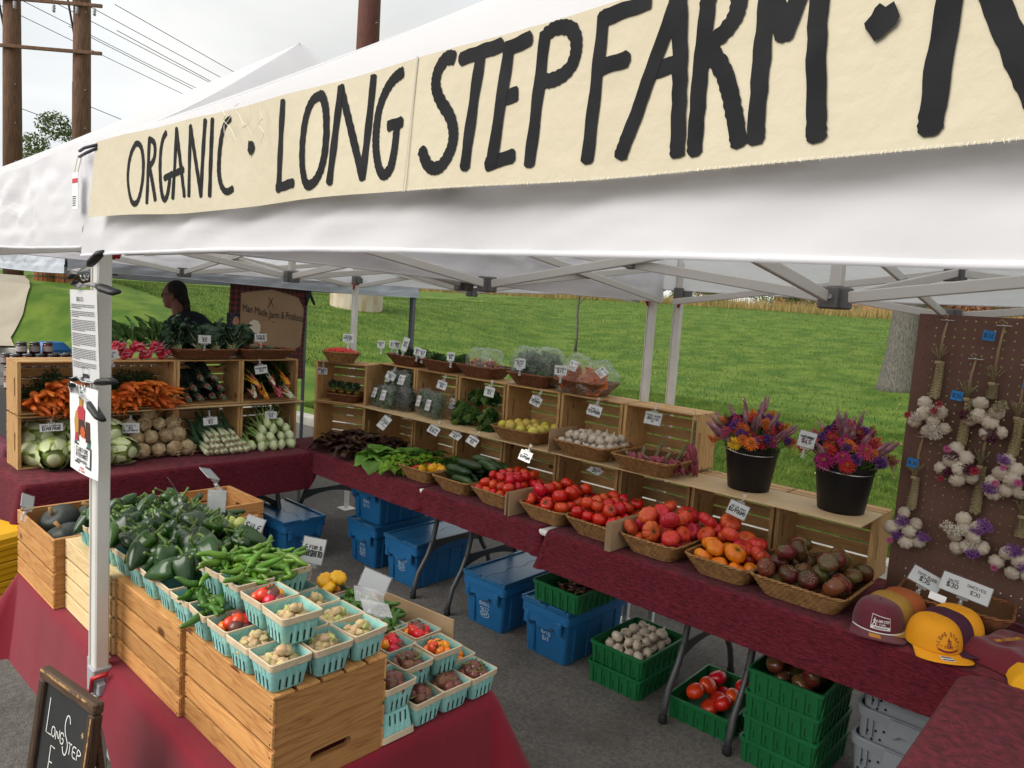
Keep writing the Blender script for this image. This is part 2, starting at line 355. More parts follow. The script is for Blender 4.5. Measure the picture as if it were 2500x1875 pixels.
# pale concrete path crossing the lawn far to the left
mPath = mat('path_concrete', (0.36, 0.32, 0.25), 0.9, (0.29, 0.26, 0.20), 1.2, bump=0.2, bscale=20)
pp = MB()
PC = [(-23.6, 5.45), (-21.7, 5.13), (-20.5, 4.85), (-19.5, 4.45), (-18.9, 4.05), (-18.2, 3.98)]
def path_pt(u, v):
	k = u * (len(PC) - 1); i = min(int(k), len(PC) - 2); f = k - i
	x = PC[i][0] * (1 - f) + PC[i + 1][0] * f - 0.8 * v; y = PC[i][1] * (1 - f) + PC[i + 1][1] * f - 2.6 * v
	return (x, y, float(lawn_z(x, y)) + 0.045)
pp.sheet(path_pt, 30, 16); struct(pp.build('path', mPath, smooth=True))
# grass blades near the stall
mGrass = mat('grass_blade', (0.040, 0.090, 0.010), 0.7, (0.150, 0.215, 0.034), 3.0, spec=0.3, transl=0.25, detail=6)
def blades(n, xr, yr, hgt, wid, name, m, zoff=-0.01, lean=0.45, cl=None):
	if cl is None:
		x = NPR.uniform(xr[0], xr[1], n); y = yr[0] + (yr[1] - yr[0]) * NPR.uniform(0, 1, n) ** 1.7
	else: x, y = cl
	n = len(x); y = np.maximum(y, kerb_y(x) + 0.12)
	z = lawn_z(x, y) + zoff; a = NPR.uniform(0, 2 * PI, n); hh = hgt * NPR.uniform(0.5, 1.25, n); ww = wid * NPR.uniform(0.6, 1.3, n)
	dx, dy = np.cos(a) * ww, np.sin(a) * ww; b = NPR.uniform(0, 2 * PI, n); l = hh * lean * NPR.uniform(0.2, 1.4, n)
	V = np.stack([np.stack([x - dx, y - dy, z], -1), np.stack([x + dx, y + dy, z], -1), np.stack([x + np.cos(b) * l, y + np.sin(b) * l, z + hh], -1)], 1).reshape(-1, 3)
	return stuff(tag(obj(name, np_mesh(name, V, np.arange(3 * n).reshape(-1, 3), m)), {'lawn_grass': 'short mown green grass covering the lawn beyond the kerb', 'far_lawn_grass': 'mown grass on the rising part of the lawn', 'dry_grass': 'tall dry straw coloured grass along the top of the bank'}[name], 'grass'))
blades(230000, (-8, 4.5), (5.45, 13), 0.06, 0.0045, 'lawn_grass', mGrass)
blades(110000, (-34, 6), (8, 44), 0.07, 0.011, 'far_lawn_grass', mGrass)
mDry = mat('dry_grass', (0.42, 0.30, 0.12), 0.8, (0.24, 0.20, 0.07), 0.35, transl=0.25, spec=0.2)
xx = NPR.uniform(-95, 12, 22000); yy = 45.5 + NPR.uniform(0, 1, 22000) * 7
blades(0, None, None, 0.85, 0.035, 'dry_grass', mDry, cl=(xx, yy), lean=0.35)
# fallen leaves
mFL = mat('fallen_leaf', (0.30, 0.19, 0.07), 0.7, (0.42, 0.30, 0.14), 3, rnd=0.2, transl=0.2)
n = 260; x = NPR.uniform(-10, 5, n); y = 5.6 + 15 * NPR.uniform(0, 1, n) ** 1.2; z = lawn_z(x, y) + 0.035; a = NPR.uniform(0, 6.28, n); s = NPR.uniform(0.015, 0.04, n)
t1, t2 = NPR.uniform(-0.5, 0.5, n), NPR.uniform(-0.5, 0.5, n)
cs = [(-1, 0), (-0.3, -0.6), (1.1, 0.0), (-0.2, 0.65)]
V = np.stack([np.stack([x + s * (c * np.cos(a) - d * np.sin(a)), y + s * (c * np.sin(a) + d * np.cos(a)), z + s * (c * t1 + d * t2)], -1) for c, d in cs], 1).reshape(-1, 3)
stuff(tag(obj('fallen_leaves', np_mesh('fallen_leaves', V, np.arange(4 * n).reshape(-1, 4), mFL)), 'scattered tan leaves fallen on the mown grass', 'leaves'))
# ------------------------------------------------------------------ vegetation
mBark = mat('bark', (0.062, 0.056, 0.048), 0.95, (0.15, 0.14, 0.12), 9, bump=1.0, bscale=14, stretch=(6, 6, 1.1), detail=8)
mLeafA = mat('tree_leaf_green', (0.045, 0.085, 0.018), 0.6, (0.11, 0.15, 0.03), 0.6, transl=0.3)
mLeafB = mat('tree_leaf_autumn', (0.20, 0.15, 0.03), 0.6, (0.10, 0.12, 0.025), 0.5, transl=0.3)
mLeafC = mat('tree_leaf_rust', (0.17, 0.055, 0.02), 0.6, (0.11, 0.10, 0.025), 0.6, transl=0.3)
def crown_mesh(name, clumps, n, size, m):
	"""leaf quads scattered through clump shells: gaps and light/dark masses come from the clumps"""
	cs = np.array([c[:3] for c in clumps]); rs = np.array([c[3] for c in clumps]); w = rs ** 2 / (rs ** 2).sum()
	k = NPR.choice(len(clumps), n, p=w); d = NPR.normal(size=(n, 3)); d /= np.linalg.norm(d, axis=1)[:, None]
	r = rs[k] * (0.45 + 0.6 * NPR.uniform(0, 1, n) ** 0.6); P = cs[k] + d * r[:, None] * np.array([1, 1, 0.8])
	u = NPR.normal(size=(n, 3)); u /= np.linalg.norm(u, axis=1)[:, None]; v = np.cross(u, d + 0.3 * NPR.normal(size=(n, 3))); v /= np.linalg.norm(v, axis=1)[:, None] + 1e-9
	s = size * NPR.uniform(0.6, 1.3, n)[:, None]
	V = np.stack([P - u * s, P - v * s * 0.55, P + u * s, P + v * s * 0.55], 1).reshape(-1, 3)
	return np_mesh(name, V, np.arange(4 * n).reshape(-1, 4), m)
def tree(loc, height, r0, crown_r, leaf_m, n, size, label, flare=1.6, first=0.35, name='tree', seed=1, cat='tree', group=None):
	rr = random.Random(seed); t = thing(name, label, cat, loc, group=group)
	tr = MB(); pts = [(0, 0, -0.15), (0, 0, 0.1), (0.02, 0, 0.35), (0.03, 0.01, 0.9), (0.05, 0.02, height * 0.3), (0.1 * r0, 0.1, height * 0.55), (0.2, 0.1, height * 0.9)]
	tr.tube(pts, [r0 * flare * 1.12, r0 * flare, r0 * 1.2, r0 * 1.02, r0 * 0.85, r0 * 0.5, r0 * 0.1], 18)
	clumps = []
	for i in range(9):
		a = i * 2.4 + rr.uniform(0, 0.6); z0 = height * (first + 0.045 * i); L = crown_r * rr.uniform(0.65, 1.0)
		e = (math.cos(a) * L, math.sin(a) * L, z0 + height * rr.uniform(0.1, 0.25)); mid = (e[0] * 0.45, e[1] * 0.45, z0 + (e[2] - z0) * 0.65)
		tr.tube([(0.03, 0.01, z0), mid, e], [r0 * 0.38, r0 * 0.22, r0 * 0.06], 7)
		for q in range(4): clumps.append((e[0] * rr.uniform(0.5, 1.1) + rr.uniform(-.3, .3) * crown_r, e[1] * rr.uniform(0.5, 1.1) + rr.uniform(-.3, .3) * crown_r, e[2] + rr.uniform(-0.12, 0.2) * height, crown_r * rr.uniform(0.2, 0.38)))
	clumps.append((0.1, 0.1, height * 0.95, crown_r * 0.35))
	tr.build('trunk', mBark, t, smooth=True)
	obj('crown', crown_mesh('crown', clumps, n, size, leaf_m), t)
	return t
def gz(x, y): return float(lawn_z(x, y))
tree((-2.62, 18.5, gz(-2.62, 18.5)), 11, 0.37, 4.2, mLeafA, 9000, 0.12, 'thick grey barked tree standing on the lawn behind the pegboard', seed=3, flare=1.25)
t = thing('sapling', 'thin young tree with a bare grey stem on the open lawn', 'tree', (-12.2, 18.1, gz(-12.2, 18.1)))
sb = MB(); sb.tube([(0, 0, -0.05), (0.02, 0.01, 0.6), (-0.03, 0, 1.3), (0.02, 0.02, 2.2), (0, 0, 3.6)], [0.05, 0.04, 0.038, 0.03, 0.008], 8)
cl = []
for i in range(10):
	a = i * 2.2; z0 = 1.55 + 0.18 * i; sb.tube([(0, 0, z0), (math.cos(a) * 0.35, math.sin(a) * 0.35, z0 + 0.3), (math.cos(a) * 0.6, math.sin(a) * 0.6, z0 + 0.4)], [0.014, 0.009, 0.004], 5)
	cl.append((math.cos(a) * 0.5, math.sin(a) * 0.5, z0 + 0.35, 0.28))
sb.build('trunk', mBark, t, smooth=True); obj('crown', crown_mesh('crown', cl, 500, 0.05, mLeafB), t)
tree((-41.5, 12.2, 1.0), 8.4, 0.24, 2.6, mLeafA, 20000, 0.08, 'dark green broadleaf tree showing behind the paired utility poles', seed=9, first=0.3)
# shrubs along the top of the bank
for i, (x, y, r, m, lab) in enumerate([(-30, 52, 2.2, mLeafA, 'dark green bush on the bank left of the dry grass'), (-24, 51, 1.6, mLeafB, 'yellowing bush in the dry grass above the lawn'),
		(-19.5, 53, 2.0, mLeafA, 'round olive bush between the dry grass and the sapling'), (-9.8, 52, 1.5, mLeafC, 'rust coloured bush beside the brick wall'), (-7.2, 51.5, 1.7, mLeafC, 'dark red bush near the thick tree'),
		(-4.5, 53, 2.0, mLeafB, 'yellow green bush close beside the thick tree'), (1.5, 50, 2.6, mLeafA, 'leafy green bush right of the thick tree trunk'), (6.5, 52, 2.8, mLeafB, 'tall yellowing bush behind the pegboard'), (-38, 50, 1.8, mLeafB, 'pale olive bush far along the bank')]):
	t = thing('bush', lab, 'bush', (x, y, gz(x, y) - 0.1)); rr = random.Random(i)
	cl = [(rr.uniform(-1, 1) * r, rr.uniform(-.5, .5) * r, r * rr.uniform(0.3, 1.0), r * rr.uniform(0.35, 0.55)) for _ in range(9)]
	st = MB();
	for c in cl: st.tube([(0, 0, 0), (c[0] * 0.6, c[1] * 0.6, c[2] * 0.7), c[:3]], [0.06, 0.04, 0.015], 5)
	st.build('stems', mBark, t); obj('foliage', crown_mesh('foliage', cl, 1700, 0.10, m), t)
# brick building beyond the bank
mBrick = mat('far_brick', (0.33, 0.12, 0.07), 0.9, (0.40, 0.17, 0.10), 3, bump=0.2)
mDark = mat('dark_glass', (0.03, 0.035, 0.04), 0.2); mRoofG = mat('grey_roof', (0.2, 0.2, 0.21), 0.8)
t = thing('brick_building', 'low red brick building beyond the bank of dry grass', 'building', (-17, 76, 2.0), (0, 0, 0.1))
b = MB(); b.box(-13, 15, 0, 12, -1, 3.4); b.build('wall', mBrick, t)
b = MB(); b.box(-13.4, 15.4, -0.4, 12.4, 3.41, 3.75); b.build('roof', mRoofG, t)
for k, x in enumerate((-10, -5, 1, 6, 11)):
	b = MB(); b.box(x - 0.7, x + 0.7, -0.03, 0.05, 1.0, 2.4); b.build('window', mDark, t)
# round pale wooden planter and the orange wooden tubs on the lawn
mPlank = mat('weathered_plank', (0.50, 0.42, 0.30), 0.85, (0.36, 0.22, 0.10), 2.5, bump=0.4, bscale=14, stretch=(4, 4, 1), rnd=0.12)
mOr = mat('orange_plank', (0.36, 0.13, 0.04), 0.8, (0.22, 0.075, 0.028), 3, bump=0.4, bscale=14, stretch=(5, 5, 1), rnd=0.25)
mHoop = mat('rusty_hoop', (0.10, 0.06, 0.04), 0.8); mSoil = mat('planter_soil', (0.05, 0.04, 0.03), 1.0)
def tub(loc, r, h, m, n, label, group=None):
	t = thing('planter_tub', label, 'planter', loc, group=group)
	st = MB(); wd = 2 * PI * r / n; st.cbox(-wd * 0.48, wd * 0.48, -0.025, 0.025, -0.1, h, 0.006); me = st.mesh('stave', m)
	for k in range(n):
		a = 2 * PI * k / n; obj('stave', me, t, (math.cos(a) * r, math.sin(a) * r, U(-0.02, 0.02)), (0, 0, a + PI / 2))
	hp = MB();
	for z in (h * 0.2, h * 0.8): hp.lathe([(r + 0.028, z - 0.03), (r + 0.036, z - 0.03), (r + 0.036, z + 0.03), (r + 0.028, z + 0.03)], 32, capb=False, capt=False)
	hp.build('hoop', mHoop, t); s2 = MB(); s2.lathe([(r - 0.03, h - 0.12), (0.01, h - 0.08)], 20); s2.build('soil', mSoil, t)
for (x, y, r) in ((-22.7, 5.72, 0.21), (-22.6, 6.25, 0.26)): tub((x, y, gz(x, y)), r, 0.62, mOr, 12, 'orange brown wooden tub on the grass near the paired utility poles', 'orange wooden tubs')
# ------------------------------------------------------------------ utility poles and wires
mPier = mat('stained_concrete', (0.56, 0.50, 0.40), 0.9, (0.40, 0.26, 0.13), 1.6, bump=0.3, bscale=14, stretch=(3, 3, 0.7), ramp=(0.42, 0.75))
mPole = mat('creosote_wood', (0.10, 0.052, 0.032), 0.9, (0.20, 0.11, 0.065), 6, bump=0.7, bscale=10, stretch=(6, 6, 0.5), detail=7)
mPoleR = mat('red_creosote_wood', (0.085, 0.030, 0.022), 0.85, (0.13, 0.048, 0.034), 6, bump=0.5, bscale=10, stretch=(6, 6, 0.5))
mWire = mat('black_wire', (0.02, 0.02, 0.022), 0.6); mIns = mat('grey_insulator', (0.35, 0.36, 0.38), 0.4); mConduit = mat('grey_conduit', (0.16, 0.17, 0.18), 0.5)
def pole(loc, h, r, m, label, conduits=0):
	t = thing('utility_pole', label, 'utility pole', loc)
	p = MB(); p.tube([(0, 0, -0.3), (0, 0, h * 0.5), (0.03, 0, h)], [r * 1.15, r, r * 0.82], 14); p.build('shaft', m, t, smooth=True)
	for k in range(conduits):
		c = MB(); x = -r * 1.25 - 0.13 * (k % 2) ; y = -r * 0.5 + 0.16 * k; c.tube([(x, y, -0.2), (x, y, h * 0.46)], 0.055, 8); c.build('conduit', mConduit, t, smooth=True)
		c = MB(); c.tube([(x, y, h * 0.46), (x + 0.1, y, h * 0.55), (-r * 0.9, y - 0.25, h * 0.66), (-r * 1.1 - 0.35 + 0.5 * k, y - 0.2, h * 0.82)], 0.03, 6); c.build('riser_cable', mWire, t, smooth=True)
	for k in range(6):
		c = MB(); c.tube([(r * 0.9, 0, 3.5 + k * 1.1), (r + 0.12, 0, 3.5 + k * 1.1)], 0.012, 5); c.build('bolt', mIns, t)
	return t
P1 = Vector((-24.0, 5.27, 1.72)); P2 = Vector((-22.6, 6.70, 1.72))
pole(P1, 13, 0.24, mPole, 'brown utility pole with crossarms, the one nearer the tan path', 3)
pole(P2, 13, 0.24, mPole, 'brown utility pole with crossarms, the one beside the dark green tree', 3)
axis = (P2 - P1).normalized(); ang = math.atan2(axis.y, axis.x)
for z, lab in ((6.75, 'lower wooden crossarm bolted across the two brown poles'), (8.08, 'upper wooden crossarm with hanging insulators on the two brown poles'), (8.32, 'topmost wooden crossarm of the two brown poles')):
	b = MB(); b.cbox(-3.2, 1.72, -0.31, -0.25, -0.05, 0.05, 0.01); t = tag(b.build('crossarm', mPole, None, tuple((P1 + P2) / 2 + Vector((0, 0, z))), (0, 0, ang)), lab, 'crossarm')
	if 8.0 < z < 8.2:
		for x in (-1.9, -0.75, 0.35, 1.0, 1.5):
			c = MB(); c.lathe([(0.02, -0.02), (0.05, -0.05), (0.03, -0.09), (0.055, -0.12), (0.03, -0.16), (0.05, -0.2), (0.02, -0.24)], 10); c.build('insulator', mIns, t, (x, -0.28, -0.05), smooth=True)
PX = Vector((-20.05, 15.0, gz(-20.05, 15.0)))
t = pole((PX.x, PX.y, PX.z + 0.9), 17, 0.40, mPoleR, 'single dark red brown steel pole rising behind the white tents')
b = MB(); b.lathe([(0.95, -1.1), (0.95, 0.0), (0.92, 0.03), (0.40, 0.04)], 40); b.build('concrete_pier', mPier, t, smooth='auto')
b = MB(); b.cbox(0.30, 0.34, -0.99, -0.94, -1.0, 0.02, 0.005, TM((0, 0, 0), (0, 0, 0.55))); b.build('ground_strap', mHoop, t)
# wires: from the paired poles and past the single pole, away over the lot
def wire(a, b, sag, label, group, r=0.011):
	a, b = Vector(a), Vector(b); pts = []
	for i in range(15):
		t = i / 14; p = a.lerp(b, t); p.z -= sag * 4 * t * (1 - t); pts.append(p)
	w = MB(); w.tube(pts, r, 5); tag(w.build('power_line', mWire, smooth=True), label, 'wire', group)
for i, (za, off) in enumerate(((9.98, 0.0), (9.98, 0.75), (9.98, 1.55), (9.98, -0.8), (9.98, -1.7), (9.25, 0.5), (9.25, 1.6), (7.0, 1.0), (6.9, -0.9))):
	a = (P1 + P2) / 2 + axis * off * 1.25 + Vector((0, 0, za - 1.72)); b = a + Vector((-26, 62, -2.0 - 0.15 * i))
	wire(a, b, 0.6, 'thin overhead wire running from the paired brown poles over the tents', 'wires from the paired poles')
for i, (z, o) in enumerate(((13.0, 0.0), (13.6, 1.2), (14.2, 2.6), (13.2, 4.4), (13.6, 5.6), (13.9, 6.8))):
	wire((-12 + o * 1.3, 9 + o, z - 1), (-16 + o * 1.3, 60 + o * 3, z - 2), 0.5, 'thin overhead wire crossing the sky beside the single pole', 'wires beside the single pole')
# ================================================================== TENTS
mTent = mat('white_tent_cloth', (0.89, 0.89, 0.925), 0.75, (0.92, 0.92, 0.95), 3, transl=0.47, bump=0.35, bscale=9, spec=0.3)
mRoofC = mat('white_roof_cloth', (0.90, 0.90, 0.93), 0.75, (0.93, 0.93, 0.95), 3, transl=0.52, bump=0.3, bscale=9, spec=0.3)
mSilver = mat('silver_tent_cloth', (0.42, 0.46, 0.52), 0.55, (0.50, 0.54, 0.60), 4, bump=0.4, bscale=10, transl=0.1)
mSteel = mat('white_powder_coat', (0.66, 0.65, 0.62), 0.45, (0.60, 0.59, 0.55), 6, spec=0.4, bump=0.05)
mSteelS = mat('grey_truss_bar', (0.56, 0.55, 0.52), 0.5); mJoint = mat('grey_plastic_joint', (0.13, 0.13, 0.13), 0.5); mRed = mat('red_plastic', (0.42, 0.015, 0.02), 0.4)
mLegDk = mat('dark_grey_leg', (0.10, 0.11, 0.12), 0.5); mScrew = mat('steel_screw', (0.6, 0.6, 0.62), 0.3, metal=1.0)
def tent(ox, oy, w, d, label, cloth, leg_m, zv=(1.955, 2.0, 2.05, 2.0), ze=2.27, zp=3.28, legs=((0, 0), (1, 0), (1, 1), (0, 1)), truss=True, seed=1, bar_m=None, val=True, jm=None, legoff={}):
	rr = random.Random(seed); t = thing('canopy_tent', label, 'tent', (ox, oy, 0)); e = 0.0
	ph = rr.uniform(0, 6)
	# roof: four sagging panels meeting at a peak
	cx, cy = w / 2, d / 2; C4 = [(-e, -e), (w + e, -e), (w + e, d + e), (-e, d + e)]
	for k in range(4):
		a, b = C4[k], C4[(k + 1) % 4]; r = MB()
		def fn(u, v, a=a, b=b):
			ex = a[0] + (b[0] - a[0]) * u; ey = a[1] + (b[1] - a[1]) * u
			x = ex + (cx - ex) * v; y = ey + (cy - ey) * v
			edge = abs(2 * u - 1)
			z = ze + (zp - ze) * (v ** 1.12) - 0.10 * math.sin(PI * v) * (1 - edge ** 1.5) - 0.035 * (1 - edge ** 2) * (1 - v)
			z += 0.006 * math.sin(9 * u + ph) * math.sin(7 * v)
			return (x, y, z)
		r.sheet(fn, 20, 14); r.build('roof_panel', mRoofC if cloth is mTent else cloth, t, smooth=True)
	# valance: one strip per side with soft folds and a stitched hem
	if val:
		for k in range(4):
			a, b = Vector((*C4[k], 0)), Vector((*C4[(k + 1) % 4], 0)); dr = (b - a).normalized(); nrm = Vector((dr.y, -dr.x, 0)); Ls = (b - a).length; v0 = MB()
			def fn(u, v, a=a, b=b, nrm=nrm, Ls=Ls, k=k):
				p = a.lerp(b, u); z = ze + (zv[k] - ze) * v; z += 0.012 * math.sin(u * 5 + k) * v - 0.035 * (1 - abs(2 * u - 1) ** 2) * (1 - v)
				n1 = noise.noise(Vector((u * Ls * 3.2, v * 1.3 + k * 7, seed * 3.1))); n2 = noise.noise(Vector((u * Ls * 7 + v * 2.5, v * 4, k * 5 + seed)))
				ends = min(1, 12 * min(u, 1 - u))
				off = 0.012 + (0.030 * n1 + 0.020 * n2 + 0.010 * noise.noise(Vector((u * Ls * 16 + v * 7, v * 9, k * 3 + seed)))) * ends * (0.35 + 0.65 * math.sin(PI * min(1, v * 1.15)))
				off = min(off, 0.022)
				if v > 0.79: off += 0.004
				p = p + nrm * off; return (p.x, p.y, z)
			v0.sheet(fn, 140, 22); v0.build('valance', cloth, t, smooth=True)
			hm = MB(); hm.tube([Vector(fn(i / 60, 1.0)) for i in range(61)], 0.004, 5); hm.build('hem', cloth, t, smooth=True)
	bar_m = bar_m or mSteelS; jm = jm or mJoint
	for (i, j) in legs:
		x, y = i * w, j * d; sx = 1 if i == 0 else -1; sy = 1 if j == 0 else -1; px, py = x + sx * 0.03 + legoff.get((i, j), (0, 0))[0], y + sy * 0.03 + legoff.get((i, j), (0, 0))[1]
		lg = MB(); h = 0.0195; lg.cbox(px - h, px + h, py - h, py + h, 0.70, ze - 0.03, 0.004)
		lg.cbox(px - h - 0.004, px - h + 0.001, py - h - 0.004, py - h + 0.012, 0.70, ze - 0.04, 0.001)
		lg.build('leg', leg_m, t); l2 = MB(); l2.cbox(px - 0.0165, px + 0.0165, py - 0.0165, py + 0.0165, 0.012, 0.9, 0.003); l2.build('lower_leg', leg_m, t)
		ft = MB(); ft.cbox(px - 0.06, px + 0.06, py - 0.06, py + 0.06, 0.001, 0.012, 0.003); ft.build('foot', leg_m, t)
		br = MB(); br.cbox(px - 0.03, px + 0.03, py - 0.03, py + 0.03, 1.995, 2.07, 0.005); br.cbox(px + sx * 0.02, px + sx * 0.075, py - 0.014, py + 0.014, 2.01, 2.055, 0.003) if sx > 0 else br.cbox(px - 0.075, px - 0.02, py - 0.014, py + 0.014, 2.01, 2.055, 0.003)
		br.build('slider', jm, t); lv = MB(); lv.tube([(px + sx * 0.012, py + sy * 0.030, 2.01), (px + sx * 0.022, py + sy * 0.038, 1.98), (px + sx * 0.012, py + sy * 0.034, 1.955)], [0.008, 0.010, 0.006], 6); lv.build('release_lever', mRed, t, smooth=True)
		lk = MB(); lk.cbox(px - 0.027, px + 0.027, py - 0.027, py + 0.027, 0.665, 0.745, 0.004); lk.cbox(px + 0.02, px + 0.05, py - 0.02, py + 0.015, 0.67, 0.705, 0.003); lk.build('leg_lock', mIns, t)
		lv = MB(); lv.tube([(px + 0.02, py - 0.03, 0.68), (px + 0.035, py - 0.032, 0.725), (px + 0.06, py + 0.0, 0.74)], 0.007, 6); lv.build('lock_lever', mRed, t, smooth=True)
	if truss:
		def bar(a, b, nm='truss_bar', wd=0.017):
			a, b = Vector(a), Vector(b); m = MB(); dv = b - a; q = dv.to_track_quat('X', 'Z').to_matrix().to_4x4(); m.cbox(0, dv.length, -wd * 0.42, wd * 0.42, -wd, wd, 0.003, Matrix.Translation(a) @ q); m.build(nm, bar_m, t)
		def joint(p, nm='joint'):
			m = MB(); m.cbox(p[0] - 0.045, p[0] + 0.045, p[1] - 0.02, p[1] + 0.02, p[2] - 0.035, p[2] + 0.03, 0.005); m.cbox(p[0] - 0.02, p[0] + 0.02, p[1] - 0.045, p[1] + 0.045, p[2] - 0.035, p[2] + 0.03, 0.005); m.build(nm, jm, t)
			s = MB(); s.lathe([(0.008, 0), (0.008, 0.004)], 8, TM((p[0], p[1] - 0.0455, p[2]), (PI / 2, 0, 0))); s.build('screw', mScrew, t)
		hi, lo = ze - 0.10, 1.985
		def xspan(a, b, ins=0.05, lo=lo):
			a, b = Vector(a), Vector(b); m = (a + b) / 2; dr = (b - a).normalized(); nm = Vector((-dr.y, dr.x, 0)) * 0.012
			for (p, q) in ((a + dr * ins, m - dr * 0.03), (m + dr * 0.03, b - dr * ins)):
				first = (p - a).length < 0.2
				z1, z2 = (lo, hi)
				bar((p.x + nm.x, p.y + nm.y, lo), (q.x + nm.x, q.y + nm.y, hi)); bar((p.x - nm.x, p.y - nm.y, hi), (q.x - nm.x, q.y - nm.y, lo))
				c = (p + q) / 2; mm = MB(); mm.cbox(c.x - 0.014, c.x + 0.014, c.y - 0.014, c.y + 0.014, (lo + hi) / 2 - 0.018, (lo + hi) / 2 + 0.018, 0.003); mm.build('pivot', jm, t)
			joint((m.x, m.y, lo)); joint((m.x, m.y, hi), 'upper_joint')
		i = 0.075
		xspan((i, 0.05, 0), (w - i, 0.05, 0), 0.05, 2.045); xspan((w - i, i, 0), (w - i, d - i, 0)); xspan((i, d - i, 0), (w - i, d - i, 0)); xspan((i, i, 0), (i, d - i, 0))
		for (a) in ((w / 2, i), (w / 2, d - i), (i, d / 2), (w - i, d / 2)):
			b = (w / 2, d / 2); A = Vector((*a, 0)); B = Vector((*b, 0)); dr = (B - A).normalized(); nm = Vector((-dr.y, dr.x, 0)) * 0.012; A = A + dr * 0.04; B = B - dr * 0.04
			bar((A.x + nm.x, A.y + nm.y, hi), (B.x + nm.x, B.y + nm.y, lo)); bar((A.x - nm.x, A.y - nm.y, lo), (B.x - nm.x, B.y - nm.y, hi + 0.02))
			c = (A + B) / 2; mm = MB(); mm.cbox(c.x - 0.014, c.x + 0.014, c.y - 0.014, c.y + 0.014, (lo + hi) / 2 - 0.02, (lo + hi) / 2 + 0.016, 0.003); mm.build('pivot', jm, t)
		joint((w / 2, d / 2, lo));
		m = MB(); m.cbox(w / 2 - 0.017, w / 2 + 0.017, d / 2 - 0.017, d / 2 + 0.017, lo + 0.03, zp - 0.05, 0.003); m.build('peak_post', bar_m, t)
	return t
tR = tent(0.0, 0.0, 3.05, 3.05, 'white canopy tent carrying the painted cream banner on its front', mTent, mSteel, seed=2, legoff={(0, 1): (0.085, 0.06)})
tL = tent(-3.045, 0.0, 3.05, 3.05, 'white canopy tent over the crates of carrots and cabbages', mTent, mSteel, seed=5, zv=(1.99, 1.99, 2.005, 2.01), legoff={(1, 0): (-0.005, 0.018)})
tJ = tent(-6.95, 0.85, 3.75, 3.02, 'silver grey canopy tent over the jam stall with dark legs', mSilver, mLegDk, zv=(1.93,) * 4, ze=2.2, zp=3.0, seed=8, bar_m=mLegDk, legs=((0, 0), (1, 1), (0, 1)))
# ------------------------------------------------------------------ painted banner
mBan = mat('cream_canvas', (0.575, 0.52, 0.39), 0.85, (0.545, 0.485, 0.355), 5, bump=0.25, bscale=25, sheen=0.1); mPaint = mat('black_paint', (0.010, 0.0105, 0.012), 0.75, (0.017, 0.0175, 0.019), 18, spec=0.15); mString = mat('white_string', (0.75, 0.72, 0.62), 0.9); mBungee = mat('black_bungee', (0.03, 0.03, 0.04), 0.6)
def ban_y(x, z): return -0.042 - 0.004 * math.sin(x * 4.3 + 0.6) * (2.3 - z) / 0.25 - 0.0025 * math.sin(x * 17 + z * 9)
ban = thing('banner', 'long cream canvas banner with hand painted black capitals tied to the tent front', 'banner', (0, 0, 0))
bb = MB()
def bfn(u, v):
	x = 0.19 + u * 2.9; zt = 2.243 - 0.022 * math.sin(PI * min(1, (x - 0.1) / 2.9)) ; zb = 2.047 + 0.004 * math.sin(x * 6) - 0.012 * u
	z = zt + (zb - zt) * v; x2 = x - (0.035 * v if u < 0.02 else 0); return (x2, ban_y(x, z), z)
bb.sheet(bfn, 90, 8); bb.build('canvas', mBan, ban, smooth=True)
fr = MB()
for i in range(800):
	x = 1.45 + 1.6 * i / 800 + U(-.003, .003); z = 2.047 - 0.012 * (x - 0.19) / 2.9 + 0.004 * math.sin(x * 6); y = ban_y(x, z) - 0.001; l = U(0.0005, 0.0028) * (1 + (U(0, 1) > 0.96)); dx = U(-.002, .002)
	fr.add([(x - 0.0004, y, z + 0.002), (x + 0.0004, y, z + 0.002), (x + dx, y, z - l)], [(0, 1, 2)])
fr.build('frayed_edge', mString, ban)
sm_ = MB(); sm_.tube([(1.481 - 0.0017 * k, ban_y(1.475, 2.2) - 0.002, 2.222 - 0.018 * k) for k in range(11)], 0.0012, 4); sm_.build('seam', mString, ban)
